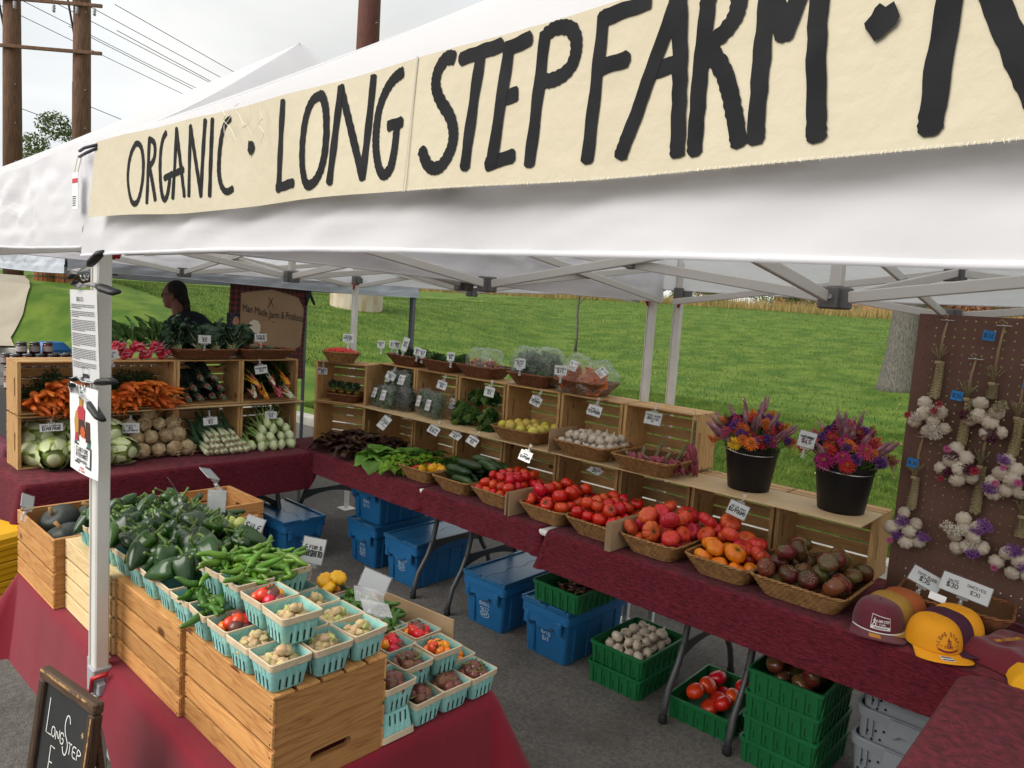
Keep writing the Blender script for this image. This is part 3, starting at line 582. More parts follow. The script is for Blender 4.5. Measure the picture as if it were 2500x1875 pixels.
LET = [(0.013, [(0.469, 2.207), (0.444, 2.188), (0.429, 2.146), (0.434, 2.112), (0.454, 2.077), (0.476, 2.069), (0.498, 2.078), (0.515, 2.116), (0.517, 2.163), (0.502, 2.199), (0.481, 2.208), (0.469, 2.207)]), (0.013, [(0.541, 2.212), (0.541, 2.071)]), (0.013, [(0.541, 2.212), (0.567, 2.204), (0.575, 2.185), (0.569, 2.163), (0.547, 2.151)]), (0.013, [(0.547, 2.151), (0.566, 2.113), (0.582, 2.076)]), (0.013, [(0.632, 2.215), (0.613, 2.206), (0.600, 2.174), (0.602, 2.124), (0.612, 2.088), (0.625, 2.071), (0.640, 2.08), (0.65, 2.108), (0.652, 2.121)]), (0.013, [(0.625, 2.120), (0.665, 2.127)]), (0.013, [(0.668, 2.076), (0.690, 2.216)]), (0.013, [(0.690, 2.216), (0.728, 2.077)]), (0.013, [(0.677, 2.126), (0.725, 2.131)]), (0.013, [(0.751, 2.076), (0.761, 2.213)]), (0.013, [(0.761, 2.213), (0.811, 2.073)]), (0.013, [(0.811, 2.073), (0.825, 2.218)]), (0.013, [(0.850, 2.071), (0.854, 2.216)]), (0.013, [(0.923, 2.209), (0.907, 2.206), (0.891, 2.183), (0.884, 2.140), (0.886, 2.104), (0.901, 2.080), (0.920, 2.073), (0.939, 2.079)]), (0.016, [(1.123, 2.212), (1.110, 2.067)]), (0.016, [(1.104, 2.07), (1.161, 2.075)]), (0.016, [(1.237, 2.207), (1.214, 2.204), (1.197, 2.180), (1.189, 2.141), (1.190, 2.100), (1.201, 2.072), (1.214, 2.066), (1.235, 2.073), (1.252, 2.095), (1.259, 2.133), (1.255, 2.179), (1.244, 2.203), (1.237, 2.207)]), (0.016, [(1.273, 2.068), (1.290, 2.211)]), (0.016, [(1.290, 2.211), (1.358, 2.070)]), (0.016, [(1.358, 2.070), (1.375, 2.213)]), (0.016, [(1.446, 2.207), (1.427, 2.203), (1.407, 2.189), (1.391, 2.165), (1.386, 2.132), (1.389, 2.102), (1.401, 2.074), (1.414, 2.069), (1.428, 2.078), (1.435, 2.104), (1.438, 2.133)]), (0.016, [(1.418, 2.138), (1.449, 2.140)]), (0.018, [(1.553, 2.208), (1.539, 2.211), (1.523, 2.196), (1.521, 2.175), (1.535, 2.154), (1.555, 2.135), (1.565, 2.113), (1.563, 2.092), (1.547, 2.072), (1.530, 2.068), (1.513, 2.074), (1.500, 2.095)]), (0.018, [(1.603, 2.206), (1.590, 2.066)]), (0.018, [(1.569, 2.204), (1.636, 2.209)]), (0.018, [(1.650, 2.204), (1.638, 2.067)]), (0.018, [(1.645, 2.202), (1.682, 2.208)]), (0.018, [(1.649, 2.144), (1.667, 2.146)]), (0.018, [(1.631, 2.066), (1.671, 2.073)]), (0.019, [(1.706, 2.209), (1.699, 2.062)]), (0.019, [(1.708, 2.208), (1.721, 2.213), (1.744, 2.209), (1.755, 2.194), (1.755, 2.173), (1.745, 2.160), (1.726, 2.154), (1.709, 2.155)]), (0.019, [(1.791, 2.211), (1.783, 2.059)]), (0.019, [(1.791, 2.208), (1.848, 2.211)]), (0.019, [(1.789, 2.156), (1.826, 2.159)]), (0.019, [(1.828, 2.060), (1.846, 2.105), (1.863, 2.15), (1.884, 2.211)]), (0.019, [(1.884, 2.211), (1.893, 2.142), (1.898, 2.055)]), (0.019, [(1.861, 2.141), (1.886, 2.143)]), (0.019, [(1.917, 2.205), (1.915, 2.149), (1.917, 2.055)]), (0.019, [(1.918, 2.213), (1.941, 2.211), (1.949, 2.197), (1.948, 2.178), (1.939, 2.165), (1.924, 2.156)]), (0.019, [(1.925, 2.147), (1.941, 2.128), (1.953, 2.095), (1.963, 2.059)]), (0.019, [(1.976, 2.205), (1.976, 2.138), (1.979, 2.060)]), (0.019, [(1.976, 2.205), (1.995, 2.150)]), (0.019, [(1.995, 2.150), (2.012, 2.202)]), (0.019, [(2.021, 2.198), (2.026, 2.120), (2.034, 2.057)]), (0.021, [(2.127, 2.183), (2.123, 2.121), (2.122, 2.055)]), (0.021, [(2.140, 2.183), (2.167, 2.120), (2.188, 2.074), (2.206, 2.037)]), (0.021, [(2.200, 2.050), (2.208, 2.165)])]
def paint_stroke(w, pts, k):
	P = [Vector((x, z, 0)) for x, z in pts]
	for _ in range(3 if len(P) > 2 else 0): P = [P[0]] + [q for a, b in zip(P, P[1:]) for q in (a * .75 + b * .25, a * .25 + b * .75)] + [P[-1]]
	Q = [P[0]]
	for a, b in zip(P, P[1:]):
		n = max(1, int((b - a).length / 0.006)); Q += [a.lerp(b, i / n) for i in range(1, n + 1)]
	n = len(Q); t = MB(); cs = 4; L_, R_ = [], []
	for i in range(-cs, n + cs):
		j = min(max(i, 0), n - 1); tg = (Q[min(j + 1, n - 1)] - Q[max(j - 1, 0)]).normalized(); nr = Vector((-tg.y, tg.x, 0)); over = max(-i, i - n + 1, 0) / cs
		ww = w * 0.5 * (1 + 0.09 * noise.noise(Q[j] * 24 + Vector((k * 3.7, 0, 0))) + 0.03 * noise.noise(Q[j] * 140)) * math.sqrt(max(0, 1 - (over * 0.92) ** 2)); c = Q[j] + tg * (w * 0.28 * over) * (-1 if i < 0 else 1); L_.append(c + nr * ww); R_.append(c - nr * ww)
	for a, b in zip(L_, R_): t.v += [tuple(a), tuple(b)]
	for i in range(len(L_) - 1): t.f.append((2 * i, 2 * i + 1, 2 * i + 3, 2 * i + 2)); t.mi.append(0)
	m = MB()
	m.v = [(x + 0.0006 * math.sin(z * 900 + x * 300), ban_y(x, z) - 0.0012 - 0.00006 * (k % 9), z + 0.0006 * math.sin(x * 800)) for (x, z, _) in t.v]; m.f = t.f; m.mi = t.mi
	return m
import itertools
LETTERS = [1, 3, 2, 3, 3, 1, 1, 2, 1, 3, 2, 1, 2, 4, 2, 3, 3, 3, 4, 3]
it = 0
for n in LETTERS:
	M_ = MB()
	for q in range(n):
		s = paint_stroke(LET[it][0] * (0.9 if it > 28 else 1), LET[it][1], it); M_.add(s.v, s.f); it += 1
	M_.build('letter', mPaint, ban)
for (x, z, r) in ((1.007, 2.149, 0.0125), (2.076, 2.147, 0.0125)):
	d = MB(); n = 14; y = ban_y(x, z) - 0.003; v = [(x, y, z)] + [(x + math.cos(2 * PI * k / n) * r * U(0.65, 1.2), y, z + math.sin(2 * PI * k / n) * r * U(0.8, 1.35)) for k in range(n)]
	d.add(v, [(0, 1 + k, 1 + (k + 1) % n) for k in range(n)]); d.build('painted_dot', mPaint, ban)
th = MB()
for k in range(5):
	x = 0.9 + 0.04 * k; z = 2.235 - 0.004 * k; y = -0.051; pts = [(x, y, z)]
	for q in range(6): pts.append((pts[-1][0] + U(-.015, .02), y - U(0, .004), pts[-1][2] - U(0.002, 0.022)))
	th.tube(pts, 0.0006, 4)
th.build('loose_threads', mString, ban)
bg = MB(); bg.tube([(0.03, -0.03, 2.235), (0.12, -0.045, 2.232), (0.205, -0.042, 2.232)], 0.004, 6); bg.tube([(0.03, -0.03, 2.22), (0.12, -0.042, 2.219), (0.205, -0.042, 2.224)], 0.004, 6); bg.build('bungee_tie', mBungee, ban, smooth=True)
mWhiteP = mat('white_card', (0.82, 0.82, 0.82), 0.5); mInk = mat('black_ink', (0.015, 0.015, 0.018), 0.5); mRedInk = mat('red_ink', (0.5, 0.02, 0.03), 0.5)
tg = thing('warning_tag', 'small white and red care tag hanging at the tent corner', 'tag', (0.0, -0.03, 2.13)); b = MB(); b.cbox(-0.022, 0.022, -0.002, 0.0, -0.05, 0.05, 0.0005); b.build('tag_paper', mWhiteP, tg)
b = MB(); b.quad((-0.0215, -0.003, 0.022), (0.0215, -0.003, 0.022), (0.0215, -0.003, 0.034), (-0.0215, -0.003, 0.034)); b.build('red_band', mRedInk, tg)
b = MB()
for k in range(5): b.quad((-0.018, -0.003, -0.04 + 0.006 * k), (U(0.0, 0.018), -0.003, -0.04 + 0.006 * k), (U(0.0, 0.018), -0.003, -0.0375 + 0.006 * k), (-0.018, -0.003, -0.0375 + 0.006 * k))
b.build('print_lines', mInk, tg); b = MB(); b.tube([(-0.015, 0, 0.05), (-0.017, 0.01, 0.10)], 0.002, 5); b.tube([(0.015, 0, 0.05), (0.017, 0.01, 0.10)], 0.002, 5); b.build('tag_string', mString, tg)
# ================================================================== TABLES AND CLOTHS
mTop = mat('white_table_plastic', (0.70, 0.69, 0.66), 0.5); mLegG = mat('charcoal_table_leg', (0.045, 0.047, 0.050), 0.42, spec=0.5); mRub = mat('black_rubber', (0.012, 0.012, 0.012), 0.7)
def folding_table(x0, x1, y0, y1, label, axis='x', h=0.735):
	"""plastic top on two pairs of bent tube legs with a flat brace; axis = long direction"""
	L_, W_ = (x1 - x0, y1 - y0) if axis == 'x' else (y1 - y0, x1 - x0)
	t = thing('folding_table', label, 'table', ((x0 + x1) / 2, (y0 + y1) / 2, 0), (0, 0, 0 if axis == 'x' else PI / 2), group='white folding tables under the red cloths')
	m = MB(); m.cbox(-L_ / 2, L_ / 2, -W_ / 2, W_ / 2, h - 0.035, h - 0.004, 0.008); m.build('tabletop', mTop, t)
	for sx in (-1, 1):
		X = sx * (L_ / 2 - 0.16)
		for sy in (-1, 1):
			g = MB(); y1_ = W_ * 0.235 * sy; y2 = (W_ / 2 - 0.03) * sy
			pts = [(X, y1_, h - 0.04), (X, y1_ * 1.0, 0.56), (X, y1_ * 1.02, 0.46), (X, y1_ * 1.14, 0.36), (X, y1_ * 1.38, 0.26), (X, y2 * 0.9, 0.16), (X, y2 * 0.97, 0.08), (X, y2, 0.03)]
			g.tube(pts, 0.016, 10); g.build('leg', mLegG, t, smooth=True)
			f = MB(); f.lathe([(0.018, 0), (0.021, 0.004), (0.020, 0.035), (0.017, 0.04)], 10, TM((X, y2, 0.001))); f.build('rubber_foot', mRub, t, smooth=True)
			s = MB(); s.lathe([(0.006, 0), (0.006, 0.004)], 8, TM((X - 0.0165 , y1_, 0.53), (0, -PI / 2, 0))); s.build('rivet', mScrew, t)
		b = MB(); n = 10
		for i in range(n + 1):
			u = i / n * 2 - 1; y = u * W_ * 0.30; zc = 0.315 + 0.02 * (1 - u * u); hh = 0.018 + 0.022 * u * u
			for (dx, dz) in ((-0.006, -hh), (0.006, -hh), (0.006, hh), (-0.006, hh)): b.v.append((X + dx, y, zc + dz))
		for i in range(n):
			for k in range(4): b.f.append((i * 4 + k, i * 4 + (k + 1) % 4, i * 4 + 4 + (k + 1) % 4, i * 4 + 4 + k)); b.mi.append(0)
		b.build('leg_brace', mLegG, t)
		s = MB(); s.tube([(X, 0, h - 0.05), (X - sx * 0.05, 0, h - 0.12), (X - sx * 0.30, 0, h - 0.06)], 0.009, 8); s.build('folding_strut', mLegG, t, smooth=True)
	return t
folding_table(-0.94, 0.90, 0.06, 0.83, 'folding table under the bright red cloth with peppers and pint baskets')
folding_table(-3.04, -2.29, 0.38, 2.19, 'folding table carrying the crates of carrots, cabbages and leeks', 'y')
folding_table(-2.80, -0.96, 2.20, 2.96, 'folding table under the lettuces and pepper basket')
folding_table(-0.955, 0.875, 2.20, 2.96, 'folding table under the red slicing tomatoes')
folding_table(0.88, 2.72, 2.20, 2.96, 'folding table under the dark tomatoes and caps')
folding_table(1.88, 2.64, 0.33, 2.17, 'folding table under the empty maroon cloth', 'y', 0.745)
def weave_cloth(name, a, b, streak=True):
	m = mat(name, a, 0.85, b, 30, bump=0.5, bscale=260, sheen=0.06, spec=0.15, stretch=(1, 1, 6) if streak else None, detail=6)
	return m
mClothF = mat('bright_red_cloth', (0.165, 0.006, 0.017), 0.8, (0.205, 0.008, 0.022), 3, bump=0.25, bscale=380, sheen=0.15, spec=0.2)
mClothR = weave_cloth('maroon_woven_cloth', (0.085, 0.008, 0.016), (0.185, 0.018, 0.032))
# wood-grain like weave pattern on the maroon cloth
nt = mClothR.node_tree; N = nt.nodes; Lk = nt.links
wv = N.new('ShaderNodeTexNoise'); wv.inputs['Scale'].default_value = 5; wv.inputs['Detail'].default_value = 1.5; wv.inputs['Distortion'].default_value = 0.8
tc = N.new('ShaderNodeTexCoord'); mp = N.new('ShaderNodeMapping'); mp.inputs['Scale'].default_value = (1, 3.2, 5); Lk.new(tc.outputs['Object'], mp.inputs['Vector']); Lk.new(mp.outputs[0], wv.inputs['Vector'])
mu = N.new('ShaderNodeMath'); mu.operation = 'MULTIPLY'; mu.inputs[1].default_value = 34; Lk.new(wv.outputs['Fac'], mu.inputs[0]); pg = N.new('ShaderNodeMath'); pg.operation = 'PINGPONG'; pg.inputs[1].default_value = 1; Lk.new(mu.outputs[0], pg.inputs[0])
mx = N.new('ShaderNodeMix'); mx.data_type = 'RGBA'; mx.blend_type = 'MULTIPLY'; mx.inputs['Factor'].default_value = 0.55; pr = N['Principled BSDF']; Lk.new(pr.inputs['Base Color'].links[0].from_socket, mx.inputs['A'])
cr = N.new('ShaderNodeValToRGB'); cr.color_ramp.elements[0].position = 0.15; cr.color_ramp.elements[1].position = 0.5; cr.color_ramp.elements[0].color = (0.35, 0.3, 0.3, 1); Lk.new(pg.outputs[0], cr.inputs['Fac']); Lk.new(cr.outputs['Color'], mx.inputs['B']); Lk.new(mx.outputs['Result'], pr.inputs['Base Color'])
def cloth(x0, x1, y0, y1, z, drop, label, m, fold=0.018, freq=9.0, seed=0, rad=0.035, flare=0.03, corner=None, rag=0.004, name='tablecloth'):
	"""drop = dict(front,right,back,left) in metres; skirt follows the rounded outline with soft folds"""
	per = []; r = rad; sides = []
	def seg(ax, ay, bx, by, nx, ny, key, n):
		for i in range(n): u = i / n; per.append((ax + (bx - ax) * u, ay + (by - ay) * u, nx, ny, key, None, 0))
	def arc(cx, cy, a0, k1, k2, n=8):
		for i in range(n): a = a0 + PI / 2 * i / n; per.append((cx + r * math.cos(a), cy + r * math.sin(a), math.cos(a), math.sin(a), k1, k2, i / n))
	nx = max(12, int((x1 - x0) * 42)); ny = max(12, int((y1 - y0) * 42))
	seg(x0 + r, y0, x1 - r, y0, 0, -1, 'front', nx); arc(x1 - r, y0 + r, -PI / 2, 'front', 'right'); seg(x1, y0 + r, x1, y1 - r, 1, 0, 'right', ny); arc(x1 - r, y1 - r, 0, 'right', 'back')
	seg(x1 - r, y1, x0 + r, y1, 0, 1, 'back', nx); arc(x0 + r, y1 - r, PI / 2, 'back', 'left'); seg(x0, y1 - r, x0, y0 + r, -1, 0, 'left', ny); arc(x0 + r, y0 + r, PI, 'left', 'front')
	b = MB(); n = len(per); rows = 12; cx, cy = (x0 + x1) / 2, (y0 + y1) / 2
	# top: outline, inset ring, then fan of quads to a centre line
	rings = []
	def ring(fn): rings.append([fn(i) for i in range(n)])
	ring(lambda i: (per[i][0] - per[i][2] * 0.03, per[i][1] - per[i][3] * 0.03, z))
	ring(lambda i: (per[i][0] - per[i][2] * 0.008, per[i][1] - per[i][3] * 0.008, z)); ring(lambda i: (per[i][0], per[i][1], z - 0.007))
	def dropat(i):
		p = per[i]; d = drop.get(p[4], 0.1)
		if callable(d): d = d(p[0])
		if p[5] and callable(drop.get(p[5])): return d + (drop[p[5]](p[0]) - d) * p[6]
		if p[5]: d = d + (drop.get(p[5], 0.1) - d) * p[6]
		return d
	for j in range(1, rows + 1):
		v = j / rows
		def fn(i, v=v):
			p = per[i]; d = dropat(i); s = p[0] * 1.0 + p[1] * 1.3
			f = noise.noise(Vector((s * freq * 0.35, seed * 5.3, v * 0.6))) + 0.5 * noise.noise(Vector((s * freq, seed * 2.3 + 9, v * 0.4)))
			crn = (1 if p[5] else 0); ex = 0
			if corner and p[5]:
				for (k1, k2, amt) in corner:
					if (p[4], p[5]) == (k1, k2): ex = amt * math.sin(PI * p[6])
			off = 0.004 + flare * v + fold * f * v * 1.3 + ex * v + crn * math.sin(PI * p[6]) * 0.03 * v
			zz = z - 0.007 - (d + 0.06 * ex) * v + (rag * noise.noise(Vector((s * 40, seed, 3))) if v == 1 else 0) + 0.02 * f * v * (d / 0.4)
			return (p[0] + p[2] * off, p[1] + p[3] * off, zz)
		ring(fn)
	for rg in rings: b.v += rg
	for j in range(len(rings) - 1):
		for i in range(n): b.f.append((j * n + i, j * n + (i + 1) % n, (j + 1) * n + (i + 1) % n, (j + 1) * n + i)); b.mi.append(0)
	o_ = len(b.v); b.v += rings[0]; b.f.append(tuple(range(o_ + n - 1, o_ - 1, -1)) if False else tuple(range(o_, o_ + n))); b.mi.append(0)
	return tag(b.build(name, m, smooth=True), label, 'tablecloth')
CF = cloth(-0.955, 0.915, 0.045, 0.845, 0.7395, dict(front=lambda x: min(0.34, 0.11 + (1.1 if x > 0.08 else 3.0) * abs(x - 0.08)), right=0.34, back=0.25, left=0.30), 'bright red cloth hanging in folds under the slatted crates and pint baskets', mClothF, fold=0.022, freq=7, seed=1, corner=(('left', 'front', 0.16), ('right', 'back', 0.10), ('front', 'right', 0.03)), flare=0.03)
cloth(-3.055, -2.275, 0.365, 2.185, 0.7395, dict(front=0.36, right=0.25, back=0.03, left=0.36), 'maroon cloth with soft folds under the carrot and cabbage crates', mClothR, fold=0.02, freq=8, seed=2, corner=(('front', 'right', 0.05),))
cloth(-2.80, -1.075, 2.195, 2.97, 0.7395, dict(front=0.135, right=0.10, back=0.12, left=0.1), 'maroon woven cloth under the lettuces and the yellow peppers', mClothR, fold=0.016, freq=10, seed=3)
cloth(-1.06, -0.09, 2.195, 2.97, 0.7405, dict(front=0.135, right=0.135, back=0.12, left=0.11), 'maroon woven cloth under the cucumbers and plum tomatoes', mClothR, fold=0.022, freq=14, seed=4)
cloth(-0.045, 2.735, 2.190, 2.97, 0.7400, dict(front=0.19, right=0.15, back=0.15, left=0.20), 'long maroon woven cloth under the heirloom tomatoes and the caps', mClothR, fold=0.018, freq=9, seed=5)
cloth(1.872, 2.655, 0.32, 2.178, 0.752, dict(front=0.06, right=0.1, back=0.05, left=0.045), 'empty maroon cloth pulled smooth over the side table', mClothR, fold=0.002, freq=5, seed=6, rad=0.09, flare=0.0)
# ================================================================== WOODEN CRATES
wF = wood('orange_pine', (0.56, 0.29, 0.10), (0.36, 0.145, 0.045)); wFe = wood('orange_pine_end', (0.50, 0.25, 0.085), (0.27, 0.105, 0.032), 1)
wC = wood('cream_pine', (0.70, 0.53, 0.29), (0.55, 0.37, 0.17)); wCe = wood('cream_pine_end', (0.62, 0.45, 0.23), (0.5, 0.33, 0.15), 1)
wR = wood('pale_pine', (0.58, 0.36, 0.155), (0.38, 0.20, 0.075)); wRe = wood('pale_pine_end', (0.57, 0.35, 0.15), (0.36, 0.19, 0.07), 1)
mNail = mat('dark_nail', (0.06, 0.04, 0.03), 0.5)
CL, CW_, CHt = 0.455, 0.3165, 0.240
def end_panel_mesh(name, m):
	"""board with a rounded hand slot near the open edge; local y along the board, z up, x thickness"""
	th = 0.018; y0, y1, z0, z1 = -CW_ / 2 + 0.0085, CW_ / 2 - 0.0085, 0.0, CHt; n = 24; sc_z, sl, sr = CHt - 0.062, 0.045, 0.0125
	hole = []; outer = []
	for k in range(n):
		a = 2 * PI * k / n; c, s = math.cos(a), math.sin(a)
		hole.append(((sl if c > 0 else -sl) * (1 if abs(c) > 1e-6 else 0) + sr * c, sc_z + sr * s))
		# outer rectangle point in the same direction from the slot centre
		ty = (y1 / c) if c > 1e-6 else ((y0 / c) if c < -1e-6 else 1e9); tz = ((z1 - sc_z) / s) if s > 1e-6 else (((z0 - sc_z) / s) if s < -1e-6 else 1e9)
		t = min(ty, tz); outer.append((c * t, sc_z + s * t))
	# snap nearest outer points to the four corners
	for (yy, zz) in ((y0, z0), (y1, z0), (y0, z1), (y1, z1)):
		k = min(range(n), key=lambda k: (outer[k][0] - yy) ** 2 + (outer[k][1] - zz) ** 2); outer[k] = (yy, zz)
	b = MB(); v = []
	for x in (-th / 2, th / 2):
		v += [(x, y, z) for y, z in outer] + [(x, y, z) for y, z in hole]
	f = []
	for k in range(n):
		k2 = (k + 1) % n; f.append((k, n + k, n + k2, k2)); o = 2 * n; f.append((o + k, o + k2, o + n + k2, o + n + k)); f.append((k, k2, o + k2, o + k)); f.append((n + k, o + n + k, o + n + k2, n + k2))
	b.add(v, f); return b.mesh(name, m)
def make_crate(label, wood_m, end_m, nsl=4):
	t = thing('wooden_crate', label, 'crate'); em = end_panel_mesh('end_panel', end_m)
	for s in (-1, 1): obj('end_panel', em, t, (s * (CL / 2 - 0.009), 0, 0))
	hs = (CHt - (nsl - 1) * 0.0095) / nsl; sm1 = MB(); sm1.cbox(-CL / 2, CL / 2, -0.004, 0.004, 0, hs, 0.0012); me = sm1.mesh('slat', wood_m)
	for s in (-1, 1):
		for k in range(nsl): obj('slat', me, t, (0, s * (CW_ / 2 - 0.0042), k * (hs + 0.0095) + U(-.0008, .0008)))
	nb = 5; wb = (CW_ - (nb - 1) * 0.010) / nb; bm_ = MB(); bm_.cbox(-CL / 2, CL / 2, -wb / 2, wb / 2, -0.009, -0.001, 0.0012); me = bm_.mesh('base_slat', wood_m)
	for k in range(nb): obj('base_slat', me, t, (U(-.001, .001), -CW_ / 2 + wb / 2 + k * (wb + 0.010), 0))
	nm = MB()
	for s in (-1, 1):
		for q in (-1, 1):
			for k in range(nsl):
				for d in (0.25, 0.75): nm.lathe([(0.0022, 0), (0.0022, 0.0008)], 6, TM((s * (CL / 2 - 0.009), q * (CW_ / 2 + 0.0001), (k + d) * (hs + 0.0095) - 0.003), (-q * PI / 2, 0, 0)))
	stuff(nm.build('nails', mNail, t))
	return t
used = {}
def crate(style, label, loc, rot):
	if style not in used:
		used[style] = make_crate(label, *{'F': (wF, wFe), 'C': (wC, wCe), 'R': (wR, wRe)}[style]); used[style].location = loc; used[style].rotation_euler = rot
		used[style]['group'] = 'wooden slatted crates'; return used[style]
	return dup(used[style], loc, rot, label, 'wooden slatted crates')
ZT = 0.7405; UP = (PI, 0, 0); CHz = CHt + 0.0015; CB = 0.0095
# front row: turned upside down as plinths
crate('F', 'orange pine crate turned upside down with two knots on its end board', (0.6745, 0.262, ZT + CHt + 0.0005), UP)
crate('F', 'upside down orange pine crate between the cream crate and the knotted one', (0.2165, 0.248, ZT + CHt + 0.0005), UP)
crate('C', 'pale cream crate turned upside down behind the tent leg', (-0.2410, 0.236, ZT + CHt + 0.0005), UP)
crate('F', 'open orange crate filled with dark green squashes', (-0.6985, 0.2, ZT + CB), (0, 0, 0))
crate('F', 'open orange crate holding the striped yellow squashes', (-0.688, 0.625, ZT + CB), (0, 0, PI / 2))
# left row of shelves: crates on their sides, two tiers, mouths facing +X
RL = (PI / 2, 0, PI / 2)
TIER = 0.3175
lab_low = ['holding the napa cabbages at the cloth corner', 'holding cabbages and the celery roots', 'holding celery roots and leeks', 'holding the fennel bulbs']
lab_up = ['with carrots at the stall corner', 'full of carrots below the radishes', 'stuffed with dark flat kale bunches', 'full of rainbow chard']
for k in range(4):
	y = 0.67 + k * 0.4585; xf = -2.66 if k else -2.655
	crate('R', 'lower sideways pine crate ' + lab_low[k], (xf - CHt, y, ZT + CW_ / 2), RL)
	crate('R', 'upper sideways pine crate ' + lab_up[k], (xf - CHt, y, ZT + TIER + 0.012 + CW_ / 2), RL)
mShelf = wood('plywood_shelf', (0.62, 0.46, 0.26), (0.52, 0.35, 0.18), 1, knots=False, rnd=0.05)
mShelfX = wood('plywood_shelf_long', (0.64, 0.47, 0.27), (0.52, 0.36, 0.18), 0, knots=False, rnd=0.05)
b = MB(); b.cbox(-0.13, 0.17, -0.70, 0.70, 0, 0.007, 0.001); tag(b.build('shelf_board', mShelf, None, (-2.79, 1.62, ZT + TIER)), 'thin plywood board between the tiers of carrot and cabbage crates', 'shelf')
# back row: eight crates below, six above, mouths facing -Y
RB = (PI / 2, 0, 0)
low = ['behind the red lettuce', 'behind the green lettuce', 'behind the frilly lettuce', 'behind the cucumbers', 'behind the plum tomatoes', 'behind the smooth red tomatoes', 'behind the ribbed heirloom tomatoes', 'behind the dark tomatoes, last in its row']
upl = ['full of bagged greens next to the broccoli basket', 'with two bags of greens', 'filled with parsley bunches', 'behind the yellow lemon cucumbers', 'behind the garlic basket', 'with a red shallot braid hanging on its end']
for k in range(8):
	x = -2.345 + 0.4665 * k + CL / 2; crate('R', 'lower sideways pine crate ' + low[k], (x, 2.80 + CHt, ZT + CW_ / 2), RB)
for k in range(6):
	x = -2.345 + 0.4665 * k + CL / 2 - 0.005; crate('R', 'upper sideways pine crate ' + upl[k], (x, 2.80 + CHt, ZT + TIER + 0.012 + CW_ / 2), RB)
b = MB(); b.cbox(-1.39, 1.37, -0.16, 0.16, 0, 0.007, 0.001); tag(b.build('shelf_board', mShelfX, None, (0.015, 2.715, ZT + TIER)), 'long thin plywood board running under the garlic, shallots and flower buckets', 'shelf')
b = MB(); b.cbox(-0.6, 0.52, -0.16, 0.16, 0, 0.007, 0.001); tag(b.build('shelf_board', mShelfX, None, (-1.90, 2.73, ZT + TIER + 0.001)), 'thin plywood board under the bagged greens', 'shelf')
# corner crates, turned across the corner
ca = math.radians(24); cxy = Vector((-2.45, 2.52)); cn = Vector((math.sin(ca), -math.cos(ca)))
for z, lab in ((ZT, 'lower sideways crate set across the corner behind the red lettuce'), (ZT + TIER + 0.003, 'sideways crate set across the corner with a basket of broccoli bunches')):
	p = cxy - cn * CHt; crate('R', lab, (p.x, p.y, z + CW_ / 2), (PI / 2, 0, ca))
# ================================================================== BINS UNDER THE TABLES
mBlue = mat('blue_tote_plastic', (0.010, 0.105, 0.27), 0.42, (0.014, 0.125, 0.30), 4, bump=0.06, bscale=120, spec=0.45); mBlueL = mat('blue_tote_lid', (0.010, 0.090, 0.22), 0.30, (0.03, 0.13, 0.26), 5, bump=0.15, bscale=40, spec=0.5); mChalk = mat('white_marker', (0.62, 0.68, 0.74), 0.7)
def rrect(w, d, r, n=4):
	pts = []
	for (cx, cy, a0) in ((w / 2 - r, d / 2 - r, 0), (-w / 2 + r, d / 2 - r, PI / 2), (-w / 2 + r, -d / 2 + r, PI), (w / 2 - r, -d / 2 + r, 1.5 * PI)):
		for i in range(n + 1): a = a0 + PI / 2 * i / n; pts.append((cx + r * math.cos(a), cy + r * math.sin(a)))
	return pts
def shell(b, secs, n=4, capb=True, capt=False):
	"""stack of rounded rectangles (w,d,z,r)"""
	o = len(b.v); m = None
	for (w, d, z, r) in secs:
		p = rrect(w, d, r, n); m = len(p); b.v += [(x, y, z) for x, y in p]
	for j in range(len(secs) - 1):
		for i in range(m): b.f.append((o + j * m + i, o + j * m + (i + 1) % m, o + (j + 1) * m + (i + 1) % m, o + (j + 1) * m + i)); b.mi.append(b.cur)
	if capb: b.f.append(tuple(o + i for i in range(m - 1, -1, -1))); b.mi.append(b.cur)
	if capt: b.f.append(tuple(o + (len(secs) - 1) * m + i for i in range(m))); b.mi.append(b.cur)
	return b
